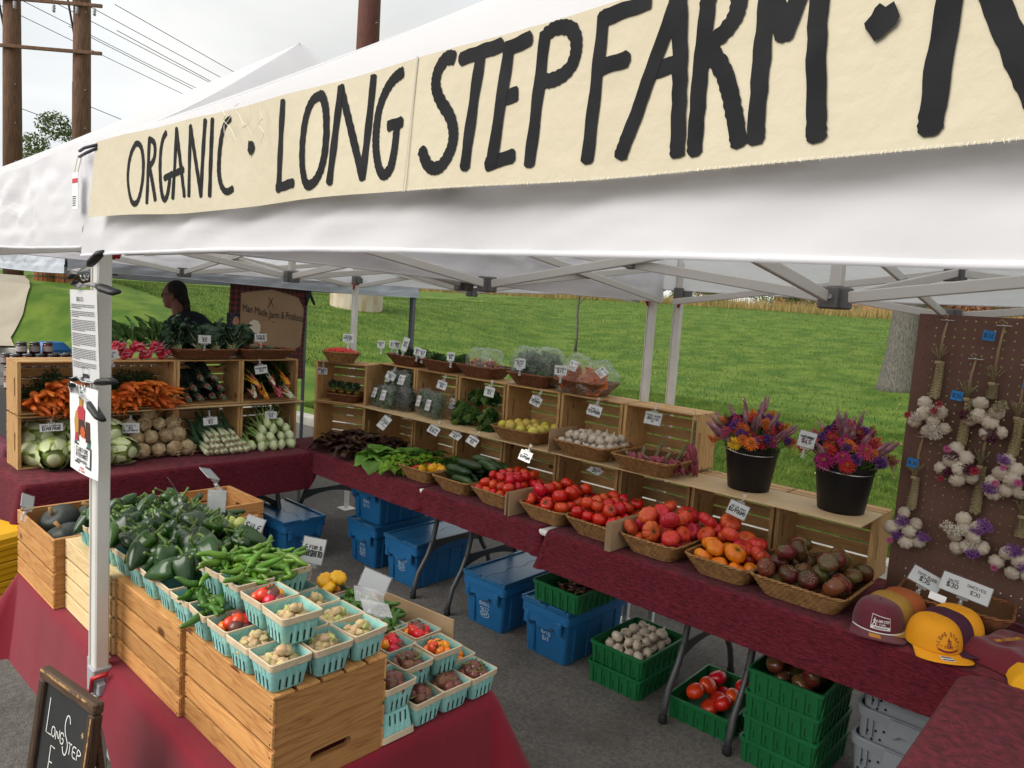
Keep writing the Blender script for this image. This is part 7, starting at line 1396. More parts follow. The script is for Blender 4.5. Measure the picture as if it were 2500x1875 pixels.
# row along the front edge of the crates
P_ = [(-0.365, 0.150, 'pint of dark peppers at the corner of the cream crate', 'pob'), (-0.255, 0.152, 'pint of dark peppers on the cream crate behind the tent leg', 'pob'), (-0.145, 0.150, 'pint of dark peppers at the end of the cream crate', 'pob'), (-0.035, 0.152, 'pint of poblanos where the cream and orange crates meet', 'pob'), (0.078, 0.150, 'pint of poblanos under a light green one', 'pob'), (0.19, 0.150, 'pint of poblanos one before the last of the front row', 'pob'), (0.300, 0.152, 'last poblano pint, right before the twisted green peppers', 'pob'),
	  (0.412, 0.150, 'pint of twisted green peppers next to the poblanos', 'shd'), (0.523, 0.150, 'pint of twisted green peppers next to the tomato pint', 'shd'), (0.632, 0.150, 'pint of red and brown cherry tomatoes at the crate edge', 'mix'), (0.740, 0.148, 'pint of husked cherries one in from the corner', 'gc'), (0.847, 0.150, 'pint of husked cherries on the very corner of the knotted crate', 'gc')]
for x, y, lab, c in P_: pint(x, y, ZK, lab)
for r_, y in ((1, 0.262), (2, 0.372)):
	for k in range(12):
		x = -0.365 + 0.1105 * k
		if r_ == 2 and k > 10: x = 0.842
		c = 'pob' if k < 6 else ('shd' if k < 8 else ('mix' if k < 9 else 'gc'))
		pint(x, y, ZK, '%s pint of %s, %s' % (('inner', 'innermost')[r_ - 1], {'pob': 'dark poblanos', 'shd': 'green peppers', 'mix': 'small tomatoes', 'gc': 'husked cherries'}[c], ['beside the squash crate', 'over the cream crate', 'over the cream slats', 'over the crate joint', 'over the middle crate', 'under the paler peppers', 'under the stacked pints', 'under the shishito pints', 'under the tomato pint', 'under the husk cherry pint', 'next to the stacked husk cherries', 'along the knotted end board'][k]))
		P_.append((x, y, '', c))
for (x, y, lab, c) in P_:
	if c == 'pob': in_pint(POB, 'poblano_pepper', 'glossy dark green poblano pepper heaped over the pint baskets', 'pepper', 'poblano peppers', x, y, ZK, 5, 0.10, 0.03, 0.03, pob_rot, (0.85, 1.1))
	elif c == 'shd': in_pint(SHD, 'shishito_pepper', 'mid green twisted pepper in the pints along the crate edge', 'pepper', 'twisted green peppers', x, y, ZK, 11, 0.062, 0.036, 0.022, lay_rot)
	elif c == 'mix' and lab: cherries(x, y, ZK, ['cR', 'cD', 'cD', 'cO'], 10, '%s cherry tomato in the pint at the crate edge', 'tomato pint at the crate edge')
	elif c == 'gc': in_pint(HUSK, 'ground_cherry', 'tan papery husk cherry in one of the pints on the knotted crate', 'ground cherry', 'husk cherries', x, y, ZK, 24, 0.042, 0.038, 0.02)
# heap of poblanos and jalapenos bridging the rows behind
for k in range(26):
	x = U(-0.28, 0.32); y = U(0.17, 0.40); tag(obj('poblano_pepper', random.choice(POB), None, (x, y, ZK + 0.135 + U(-.01, .03)), pob_rot(), U(0.95, 1.15)), 'large dark poblano pepper on top of the heap behind the tent leg', 'pepper', 'poblanos on the heap')
for k in range(34):
	x = U(-0.42, -0.05); y = U(0.36, 0.52); tag(obj('jalapeno_pepper', random.choice(JP), None, (x, y, ZK + 0.075 + U(-.01, .03)), lay_rot(), U(.9, 1.25)), 'small dark jalapeno in front of the striped squash crate', 'pepper', 'jalapenos')
mTomatillo = mat('tomatillo', (0.40, 0.46, 0.10), 0.35, rnd=0.1); tm = lobed(0.022, 0.038, 4, 0.04, 0.08, n=16).mesh('tomatillo', mTomatillo, True)
for (x, y, z) in ((0.06, 0.40, 0.11), (0.11, 0.42, 0.12), (0.02, 0.43, 0.10)): tag(obj('tomatillo', tm, None, (x, y, ZK + z + 0.02), (U(-1, 1), U(-1, 1), 0)), 'pale yellow green tomatillo among the dark peppers', 'tomatillo', 'tomatillos')
# second storey of pints
T2 = [(0.800, 0.205, 'gc', 'pint of husk cherries stacked on the two corner pints'), (0.688, 0.208, 'big', 'raised pint of bright red round tomatoes'), (0.556, 0.215, 'shi', 'raised pint of pale green shishitos beside the red tomatoes'), (0.445, 0.212, 'shi', 'raised pint of pale green shishitos next to the poblanos'), (0.535, 0.335, 'shi', 'raised greyish pint of long green peppers with one brown tip'), (0.43, 0.325, 'shi', 'raised pint of shishitos under the tilted price card')]
for x, y, c, lab in T2:
	pint(x, y, ZK + PH, lab)
	if c == 'gc': in_pint(HUSK, 'ground_cherry', 'tan papery husk cherry in the raised pint above the corner', 'ground cherry', 'husk cherries in the raised pint', x, y, ZK + PH, 22, 0.040, 0.036, 0.022)
	elif c == 'shi': in_pint(SHI, 'shishito_pepper', 'pale green wrinkled shishito pepper in the raised pints', 'pepper', 'shishito peppers', x, y, ZK + PH, 17, 0.062, 0.038, 0.026, lay_rot)
	else: cherries(x, y, ZK + PH, ['cR', 'cR', 'cR', 'cD', 'cO'], 10, '%s round tomato in the raised pint before the husk cherries', 'raised tomato pint')
# pints at table level behind the end board
ZP = ZT + 0.004
LOWP = [(0.852, 0.470, 0, None, 'empty pint basket turned upside down on the red cloth'), (0.852, 0.470, 1, ['cD'], 'pint of dark tomatoes standing on the upturned pint'), (0.856, 0.572, 0, ['cD'], 'pint of dark tomatoes next to the upturned pint'), (0.856, 0.676, 0, ['cD'], 'pint of dark tomatoes with long green vine sprigs'), (0.858, 0.782, 0, ['cD'], 'pint of dark tomatoes on the red cloth corner'), (0.735, 0.49, 0, ['cO', 'cR'], 'pint of small tomatoes hidden behind the end board'), (0.738, 0.60, 0, ['cD', 'cO'], 'lower pint of mixed tomatoes inside the cluster'), (0.74, 0.705, 0, ['cO'], 'lower pint of orange tomatoes inside the cluster'), (0.745, 0.80, 0, ['cO'], 'pint of orange tomatoes behind the mixed pint'),
		(0.800, 0.575, 1, ['cD'], 'raised pint heaped with dark tomatoes above the end board'), (0.792, 0.695, 1, ['cO', 'cO', 'cR', 'cD'], 'raised pint of orange and red cherry tomatoes'), (0.675, 0.715, 1, ['cR', 'cO', 'cR', 'cD'], 'raised pint of red tomatoes before the cardboard'), (0.695, 0.60, 1, ['cO', 'cD', 'cR'], 'raised pint of mixed tomatoes touching the husk cherry pints'),
		(0.595, 0.655, 1, 'jal', 'pint of green jalapenos with clear card clips'), (0.48, 0.70, 1, 'jal', 'pint of slim green peppers by the cardboard fold'), (0.475, 0.585, 1, 'jal', 'pint of green peppers before the flat cardboard'), (0.36, 0.575, 1, 'mx', 'pint of small tomatoes behind the husk cherries'), (0.37, 0.685, 1, 'jal', 'pint of green peppers next to the yellow pattypans'), (0.25, 0.68, 1, 'mx', 'pint under the yellow pattypans'),
		(0.595, 0.655, 0, 'jal', 'supporting pint under the jalapenos with card clips'), (0.48, 0.70, 0, 'jal', 'supporting pint under the slim green peppers'), (0.475, 0.585, 0, 'jal', 'supporting pint in front of the flat cardboard'), (0.36, 0.575, 0, 'mx', 'supporting pint behind the husk cherries'), (0.37, 0.685, 0, 'jal', 'supporting pint beside the pattypan stack'), (0.25, 0.68, 0, 'jal', 'supporting pint under the pattypan pint')]
for x, y, lv, mix, lab in LOWP:
	z = ZP + PH * lv
	pint(x, y, z + (0.0735 if mix is None else 0), lab, flip=(mix is None))
	if mix is None: continue
	if mix == 'jal': in_pint(SHD, 'green_pepper', 'green pepper in the low pints beside the clear card clips', 'pepper', 'green peppers by the clips', x, y, z, 9, 0.06, 0.034, 0.02, lay_rot, (1.0, 1.25))
	elif mix == 'mx': cherries(x, y, z, ['cR', 'cO', 'cD'], 10, '%s cherry tomato behind the husk cherry pints', 'tomatoes behind the husk cherries')
	else: cherries(x, y, z, mix, 10, '%s cherry tomato in the ' + lab, lab, vines=('vine' in lab or 'dark tomatoes' in lab))
mPat = mat('patty_pan', (0.72, 0.38, 0.01), 0.35, rnd=0.08); pat = lobed(0.030, 0.030, 9, 0.10, 0.12, n=27).mesh('pattypan_squash', mPat, True)
for (x, y, z) in ((0.235, 0.67, 0.10), (0.275, 0.695, 0.115), (0.27, 0.66, 0.085)): tag(obj('pattypan_squash', pat, None, (x, y, ZP + PH + z), (U(-.6, .6), U(-.6, .6), 0)), 'yellow pattypan squash beside the green pepper pints', 'squash', 'pattypan squashes')
for (x, y, z) in ((0.215, 0.71, 0.08), (0.24, 0.72, 0.085)): tag(obj('tomatillo', tm, None, (x, y, ZP + PH + z), (0.3, 0.2, 0)), 'pale green tomatillo next to the yellow pattypans', 'tomatillo', 'tomatillos by the pattypans')
board(0.60, 0.76, 0.84, ZP, 0.05, 'scrap of cardboard under the red tomatoes', 1)
t = thing('cardboard_tray', 'low brown cardboard box side behind the small tomato pints', 'cardboard', (0.57, 0.80, ZP), (0, 0, 0.10)); b = MB(); b.cbox(-0.25, 0.16, -0.002, 0.002, 0, 0.165, 0.0005); b.build('sheet', mCard, t); b = MB(); b.cbox(0.161, 0.165, -0.10, 0.002, 0, 0.10, 0.0005); b.build('side_flap', mCard, t)
# dark squashes and striped squashes
mSq = mat('dark_squash', (0.012, 0.017, 0.014), 0.5, (0.022, 0.030, 0.022), 8, rnd=0.2, bump=0.1, bscale=30); mSqS = mat('squash_scar', (0.30, 0.17, 0.06), 0.8)
def squash_mesh(r, h, lobes, amp):
	b = lobed(r, h, lobes, amp, 0.12, n=40, m=14); b.cur = 1; b.tube([(0, 0, h * 0.32), (0.003, 0, h * 0.46), (0.012, 0.004, h * 0.62)], [0.010, 0.0065, 0.008], 7); return b.mesh('dark_squash', [mSq, mSqS], True)
SQ = [squash_mesh(0.072, 0.115, 10, 0.05), squash_mesh(0.075, 0.12, 0, 0)]
for i, (x, y, z, rx, ry, k) in enumerate(((-0.83, 0.16, 0.19, 0.3, -0.6, 1), (-0.80, 0.28, 0.205, -0.5, 0.3, 1), (-0.66, 0.13, 0.175, -0.3, 0.2, 0), (-0.66, 0.27, 0.20, 0.6, 0.5, 0), (-0.56, 0.20, 0.185, 0.4, 0.5, 1), (-0.83, 0.16, 0.075, 0, 0, 1), (-0.68, 0.20, 0.07, 0, 0, 0), (-0.55, 0.22, 0.075, 0.5, 0, 1))): tag(obj('dark_squash', SQ[k], None, (x, y, ZT + 0.012 + z), (rx, ry, U(0, 6))), 'round dark green squash in the open orange crate', 'squash', 'dark squashes')
mDel = bpy.data.materials.new('striped_squash'); mDel.use_nodes = True; N = mDel.node_tree.nodes; Lk = mDel.node_tree.links; p = N['Principled BSDF']; p.inputs['Roughness'].default_value = 0.4
tc = N.new('ShaderNodeTexCoord'); gr = N.new('ShaderNodeTexGradient'); gr.gradient_type = 'RADIAL'; Lk.new(tc.outputs['Object'], gr.inputs['Vector']); nz = N.new('ShaderNodeTexNoise'); nz.inputs['Scale'].default_value = 40; Lk.new(tc.outputs['Object'], nz.inputs['Vector'])
mu = N.new('ShaderNodeMath'); mu.operation = 'MULTIPLY'; mu.inputs[1].default_value = 10; Lk.new(gr.outputs['Fac'], mu.inputs[0]); fr_ = N.new('ShaderNodeMath'); fr_.operation = 'FRACT'; ad = N.new('ShaderNodeMath'); ad.operation = 'MULTIPLY_ADD'; ad.inputs[1].default_value = 0.16; Lk.new(nz.outputs['Fac'], ad.inputs[0]); Lk.new(mu.outputs[0], ad.inputs[2]); Lk.new(ad.outputs[0], fr_.inputs[0])
cr = N.new('ShaderNodeValToRGB'); cr.color_ramp.interpolation = 'LINEAR'; e = cr.color_ramp.elements; e[0].position = 0.40; e[0].color = (0.62, 0.40, 0.13, 1); e[1].position = 0.47; e[1].color = (0.05, 0.07, 0.02, 1); x_ = e.new(0.53); x_.color = (0.05, 0.07, 0.02, 1); x_ = e.new(0.60); x_.color = (0.62, 0.40, 0.13, 1); Lk.new(fr_.outputs[0], cr.inputs['Fac']); Lk.new(cr.outputs['Color'], p.inputs['Base Color'])
dl = lobed(0.037, 0.17, 10, 0.05, 0.03, n=40, m=16).mesh('striped_squash', mDel, True)
for i, (x, y, z, rz) in enumerate(((-0.66, 0.52, 0.06, 0.2), (-0.72, 0.60, 0.06, 0.1), (-0.64, 0.68, 0.06, -0.1), (-0.70, 0.76, 0.06, 0.3), (-0.60, 0.60, 0.06, 0.0), (-0.68, 0.56, 0.125, 0.4), (-0.70, 0.66, 0.13, -0.2), (-0.62, 0.72, 0.125, 0.2), (-0.67, 0.63, 0.185, 0.5))): tag(obj('striped_squash', dl, None, (x, y, ZT + 0.012 + z), (PI / 2, U(0, 6), rz + 1.2)), 'yellow squash with dark stripes in the open crate', 'squash', 'striped squashes')
# dried peppers, red and dark tomatoes in the lugs; garlic in the grey bin
DRY = [chilli_mesh('dried_pepper', mat('dried_pepper', (0.045, 0.008, 0.010), 0.4, (0.07, 0.014, 0.012), 10, rnd=0.3), 0.08, 0.011, 0.02, i, 0.02, 0.003) for i in range(2)]
for k in range(44): tag(obj('dried_pepper', random.choice(DRY), None, (0.0 + U(-.09, .09), 2.48 + U(-.14, .14), 0.318 + 0.03 + U(0, .04)), lay_rot(), U(.9, 1.2)), 'wrinkled dark red dried pepper in the green lug on the tote', 'pepper', 'dried red peppers')
for (x, y, z, l) in pile(0.25, 0.34, 0.042, 2, step=1.95): fruit('tom', 'round_tomato', 'pinkish red tomato in the green lug on the asphalt', 'tomato', 'tomatoes in the low green lug', (0.845 + x, 2.53 + y, 0.009 + z), (PI + U(-.6, .6), U(-.6, .6), U(0, 6)), U(1.2, 1.35), 0.0)
for (x, y, z, l) in pile(0.27, 0.36, 0.044, 2, step=1.95): fruit('dark', 'dark_tomato', 'dark purple tomato in the top green lug of the tall stack', 'tomato', 'dark tomatoes in the lug', (1.245 + x, 2.46 + y, 0.327 + z), (PI + U(-1.2, 1.2), U(-1, 1), U(0, 6)), U(1.0, 1.25), 0, k % 3 == 0)
for (x, y, z, l) in pile(0.5, 0.32, 0.03, 2, step=2.1): garlic((1.83 + x, 2.53 + y, 0.249 + 0.09 + z), 'dusty garlic bulb with dry stalk in the top grey bin', 'garlic in the grey bin', U(.95, 1.2))
# ================================================================== PRICE CARDS
mHold = clear_film('clear_acrylic', (0.96, 0.97, 0.97), 0.30, 0.08, 0.0); mWhKnob = mat('white_knob', (0.72, 0.72, 0.70), 0.5)
def card(loc, lines, label, w=0.078, h=0.052, yaw=0.0, tilt=-0.25, down=True, pole=0.03, back=False, roll=0.0, xo=0.0):
	"""paper card in a clear sleeve on a ball clip; faces local -Y"""
	t = thing('price_card', label, 'price card', loc, (tilt, roll, yaw), 'price cards')
	if 'clear' not in label: b = MB(); b.cbox(-w / 2, w / 2, -0.0008, 0.0008, -h / 2, h / 2, 0.0004); b.build('paper', mWhiteP, t)
	b = MB(); b.cbox(-w / 2 - 0.003, w / 2 + 0.003, -0.0020, -0.0012, -h / 2 - 0.003, h / 2 + 0.003, 0.0003); b.build('sleeve', mHold, t)
	s = -1 if not down else 1
	b = MB(); z = s * (h / 2 + 0.003); b.cbox(-0.02, 0.02, -0.004, 0.004, min(z, z + s * 0.009), max(z, z + s * 0.009), 0.001); b.cbox(-0.006, 0.006, 0.0, 0.012, min(z + s * 0.009, z + s * 0.018), max(z + s * 0.009, z + s * 0.018), 0.001); b.cbox(-0.009, 0.009, 0.004, 0.016, min(z + s * 0.02, z + s * (0.02 + pole)), max(z + s * 0.02, z + s * (0.02 + pole)), 0.002); b.build('clip', mHold, t)
	b = MB(); b.lathe([(0.001, -0.005), (0.0045, -0.002), (0.0045, 0.003), (0.001, 0.006)], 9, TM((0, 0.008, z + s * 0.019))); b.build('ball_joint', mWhKnob, t, smooth=True)
	if lines and not back:
		tt = MB(); n = len(lines); hs = [0.0105 if (i == 0 and n > 1) else 0.017 for i in range(n)]
		if n > 2: hs = [0.009, 0.015] + [0.008] * (n - 2)
		tot = sum(hs) + 0.0045 * (n - 1); z = tot / 2
		for ln, hh in zip(lines, hs):
			z -= hh; asp = min(0.62, (w * (0.88 if not xo else 0.4)) / (max(1, len(ln)) * hh * 1.36)); write(tt, ln, xo, z, hh, hh * 0.19, asp=asp, jit=0.1); z -= 0.0045
		m = MB(); m.v = [(x, -0.0026, zz) for x, zz, _ in tt.v]; m.f = tt.f; m.mi = tt.mi; m.build('lettering', mInk, t)
	return t
up = dict(down=False)
# back row, standing in the top baskets
card((-2.23, 2.42, 1.585), ['HABANERO', 'PEPPERS', '2 FOR $2'], 'price card standing in the bowl of red chillies', 0.085, 0.056, 0.4, -0.1, **up)
card((-2.33, 2.80, 1.535), ['ROSEMARY', '$1'], 'small price card standing apart at the first herb basket', 0.06, 0.05, 0.4, -0.1, **up)
card((-2.19, 2.80, 1.548), ['DILL', '$2'], 'first half of the double price card over the grey herbs', 0.052, 0.052, 0.3, -0.1, **up); card((-2.135, 2.805, 1.548), ['OREGANO', '$2'], 'second half of the double price card over the grey herbs', 0.052, 0.052, 0.3, -0.1, **up)
card((-2.03, 2.80, 1.56), ['HERBS', '$3', '3 FOR $7'], 'tall narrow price card leaning over the herb baskets', 0.05, 0.10, 0.3, -0.1, roll=0.25, **up)
card((-1.885, 2.80, 1.52), ['SAGE', '$2'], 'first half of the double price card over the leafy herbs', 0.055, 0.052, 0.3, -0.1, roll=0.12, **up); card((-1.825, 2.80, 1.512), ['CHIVES', '$2'], 'second half of the double price card over the leafy herbs', 0.055, 0.052, 0.3, -0.1, roll=0.12, **up)
card((-1.515, 2.80, 1.515), ['LAVENDER', '$5'], 'price card standing over the chives', 0.058, 0.056, 0.3, -0.1, **up)
card((-0.83, 2.78, 1.535), ['BULK BASIL', '$10', '$6'], 'price card standing against the big basil bags', 0.075, 0.056, 0.35, -0.1, **up); card((-0.47, 2.755, 1.53), ['MARIGOLD', '$15'], 'price card standing against the marigold bags', 0.078, 0.056, 0.3, -0.1, **up)
# hanging from crate and shelf edges
card((-2.55, 2.42, 1.305), ['BROCCOLINI', '$5'], 'price card clipped to the corner crate over the broccoli', 0.085, 0.05, 0.4, 0.0)
card((-2.10, 2.73, 1.31), ['SALAD MIX', '$5'], 'price card clipped over the bags of salad greens', 0.078, 0.052, 0.35, -0.2, roll=0.35); card((-1.525, 2.74, 1.31), ['ARUGULA', '$5'], 'price card clipped over the bags of mixed leaves', 0.074, 0.056, 0.3, -0.2, roll=0.2)
card((-1.08, 2.77, 1.318), ['PARSLEY', '$3'], 'price card clipped over the parsley', 0.074, 0.062, 0.25, -0.1, roll=0.12); card((-0.665, 2.77, 1.312), ['LEMON', 'CUCUMBER', '$3 /LB'], 'price card clipped over the lemon cucumbers', 0.074, 0.056, 0.2, -0.3, roll=0.3)
card((-0.205, 2.77, 1.318), ['GARLIC', '$15/POUND'], 'price card clipped over the garlic basket', 0.085, 0.06, 0.2, -0.25, roll=0.15); card((0.195, 2.77, 1.333), ['TROPEA ONION', 'BRAID', '$6'], 'price card clipped over the shallot braids', 0.095, 0.066, 0.2, -0.2, roll=0.08)
card((-1.90, 2.535, 0.995), ['SPECIAL', 'LETTUCE', '$4', '3 FOR $10'], 'tall price card hanging over the red lettuce', 0.065, 0.10, 0.4, -0.5, roll=0.5); card((-1.355, 2.535, 1.03), ['FULL LETTUCE', '$3EA'], 'price card hanging over the frilly lettuce', 0.082, 0.055, 0.25, -0.45, roll=0.35); card((-1.135, 2.535, 1.028), ['KOHLRABI', '$3'], 'price card turned steeply over the bell peppers', 0.078, 0.045, 0.2, -0.9, roll=0.3); card((-0.975, 2.535, 1.022), ['CUCUMBERS', '$3'], 'price card hanging over the cucumbers', 0.078, 0.052, 0.2, -0.5, roll=0.35)
card((-0.515, 2.535, 1.01), ['ROMA', '$4/POUND'], 'price card hanging over the plum tomatoes', 0.08, 0.058, 0.15, -0.3, roll=0.2); card((0.0, 2.535, 1.025), ['TOMATO', '$4'], 'price card blown almost flat over the round tomatoes', 0.08, 0.05, 0.1, -1.25, roll=0.2); card((0.84, 2.535, 1.008), ['HEIRLOOM', '$6/POUND'], 'price card hanging over the ribbed heirloom tomatoes', 0.092, 0.066, 0.15, -0.35, roll=0.25)
# left shelves (face +X)
YL = PI / 2 - 0.3
card((-2.60, 0.925, 1.43), ['RADISH', '$5'], 'price card clipped beside the radishes', 0.085, 0.052, YL, -0.15, roll=-0.2, **up); card((-2.60, 1.515, 1.535), ['KALE', '$3'], 'price card standing in front of the curly kale', 0.078, 0.054, YL, -0.1, **up); card((-2.60, 1.925, 1.554), ['SERRANO', '2 FOR $1'], 'price card standing in the basket of green chillies', 0.082, 0.052, YL, -0.1, roll=-0.05, **up)
card((-2.60, 1.936, 1.32), ['RAINBOW CHARD', '$3'], 'price card clipped over the rainbow chard', 0.085, 0.058, YL, -0.15, roll=-0.15); card((-2.595, 0.60, 0.995), ['NAPA CABBAGE', '$3 PER POUND'], 'wide price card clipped over the napa cabbages', 0.115, 0.045, YL, -0.45, roll=-0.05); card((-2.59, 1.044, 0.958), ['CELERIAC', '$5', 'BEST SOUP INGREDIENT'], 'price card with three lines clipped over the celery roots', 0.098, 0.062, YL, -0.2); card((-2.59, 1.564, 0.966), ['LEEKS', '$3'], 'price card clipped over the leeks', 0.09, 0.05, YL, -0.2, roll=-0.1); card((-2.59, 2.02, 0.98), ['FENNEL', '$3'], 'price card clipped over the fennel', 0.082, 0.052, YL, -0.2, roll=0.02)
# front table (most turned away)
card((-0.12, 0.42, 1.25), None, 'card seen edge on above the striped squash crate', 0.075, 0.05, 2.2, -0.9, roll=0.3, **up); card((-0.12, 0.30, 1.22), None, 'tilted clear card holder above the jalapenos', 0.075, 0.06, 2.6, -0.6, roll=0.4, **up); card((-0.10, 0.44, 1.155), None, 'blank backed white card in front of the striped squash', 0.062, 0.075, 0.75, -0.1, pole=0.03, **up)
card((0.215, 0.41, 1.15), ['SALE'], 'white card with a single word among the peppers', 0.055, 0.06, 0.9, -0.3, roll=0.35, **up); card((0.452, 0.478, 1.125), ['5 FOR $', 'SHISHITO'], 'white card standing over the long green peppers', 0.065, 0.075, 0.8, -0.15, roll=0.15, **up)
card((0.60, 0.60, 1.045), None, 'blank white card standing over the low pepper pints', 0.085, 0.055, 1.0, -0.4, roll=0.45, **up); card((0.675, 0.525, 1.045), None, 'clear empty card holder tipped back beside the husk cherries', 0.085, 0.05, 1.2, -1.1, roll=0.3, **up); card((0.73, 0.51, 1.03), None, 'clear empty card holder behind another one by the husk cherries', 0.085, 0.05, 1.3, -1.2, roll=0.35, **up)
card((-0.80, 0.045, 1.05), None, 'small card clipped edge on to the dark squash crate', 0.05, 0.05, 1.9, -0.5, roll=0.5, **up)
card((1.635, 2.62, 0.895), ['TOTE BAGS', '$25'], 'white card offering tote bags', 0.115, 0.062, 0.15, -0.35, roll=0.35, **up); card((1.78, 2.60, 0.907), ['HATS', '$30'], 'wide white card for hats and onesies', 0.17, 0.07, 0.15, -0.3, roll=0.18, xo=-0.045, **up)
tt = MB(); write(tt, 'ONESIES', 0.035, 0.008, 0.011, 0.0016); write(tt, '$20', 0.035, -0.016, 0.014, 0.002); m = MB(); m.v = [(x, -0.0027, z) for x, z, _ in tt.v]; m.f = tt.f; m.mi = tt.mi; m.build('second_price', mInk, [o for o in SC.objects if o.get('label') == 'wide white card for hats and onesies'][0])
# ================================================================== PEGBOARD WITH GARLIC BRAIDS
mPeg = mat('brown_pegboard', (0.135, 0.066, 0.048), 0.7, (0.15, 0.076, 0.055), 4); mPegH = mat('peg_hole', (0.40, 0.36, 0.30), 0.9)
t = thing('pegboard', 'brown pegboard panel hung with braided garlic', 'pegboard', (0, 0, 0)); x0, x1, z0, z1, yp = 1.432, 2.65, ZT + 0.005, 1.985, 2.86
b = MB();
# real holes: board built as a lattice of cells around square openings with chamfered corners
hx = [x0 + 0.035 + 0.036 * i for i in range(33)]; hz = [z0 + 0.03 + 0.036 * j for j in range(34)]; r_ = 0.0026
gx = [x0] + [v for h_ in hx for v in (h_ - r_, h_ + r_)] + [x1]; gzv = [z0] + [v for h_ in hz for v in (h_ - r_, h_ + r_)] + [z1]
V = [(x, yp, z) for z in gzv for x in gx]; W = len(gx); Fc = []
for j in range(len(gzv) - 1):
	for i in range(W - 1):
		if i % 2 == 1 and j % 2 == 1: continue
		Fc.append((j * W + i, j * W + i + 1, (j + 1) * W + i + 1, (j + 1) * W + i))
o = obj('panel', np_mesh('panel', np.array(V), np.array(Fc), mPeg), t)
md = o.modifiers.new('thickness', 'SOLIDIFY'); md.thickness = 0.005; md.offset = -1
b = MB(); b.cbox(x0 + 0.01, x0 + 0.05, yp + 0.006, yp + 0.03, 0.02, z1 - 0.02, 0.003); b.cbox(x1 - 0.05, x1 - 0.01, yp + 0.006, yp + 0.03, 0.02, z1 - 0.02, 0.003); b.build('back_post', wR, t)
mTwine = mat('jute_twine', (0.38, 0.27, 0.16), 0.9); mHook = mat('steel_hook', (0.55, 0.55, 0.55), 0.3, metal=1); mBlueTape = mat('blue_tape', (0.02, 0.20, 0.52), 0.7); mStatW = mat('dried_white_flower', (0.70, 0.64, 0.54), 0.8, rnd=0.1); mStatP = mat('dried_violet_flower', (0.26, 0.09, 0.36), 0.8, rnd=0.15); mDryR = mat('dried_red_flower', (0.36, 0.02, 0.05), 0.7, rnd=0.2); mDryM = mat('dried_maroon_plume', (0.09, 0.012, 0.035), 0.8); mDryY = mat('dried_seed_head', (0.36, 0.31, 0.19), 0.9); mPinkF = mat('dried_pink_flower', (0.50, 0.10, 0.26), 0.7)
BULB = []
for q in range(2):
	b = lobed(0.034, 0.054, 8, 0.12, 0.0, n=32, m=12); b.cur = 1; b.lathe([(0.010, -0.027), (0.0095, -0.024), (0.004, -0.022)], 12)
	for k in range(10): a = k * 0.63; b.tube([(0.005 * math.cos(a), 0.005 * math.sin(a), -0.026), (0.009 * math.cos(a), 0.009 * math.sin(a), -0.030)], 0.0012, 4)
	BULB.append(b.mesh('garlic_bulb', [mGar, mGarT], True))
STRAND = braid_mesh(0.16, 0.014, mStraw, turns=4); DRF = {k: flower_mesh('dried_flower', 0.018, m, 5, 14, 0.9) for k, m in dict(r=mDryR, p=mPinkF).items()}
STAT = {k: foliage_mesh('statice', 260, (0.038, 0.02, 0.03), 0.0055, m, seed=sd, core=0.5) for k, m, sd in (('w', mStatW, 1), ('v', mStatP, 2), ('y', mDryY, 3), ('m', mDryM, 4))}
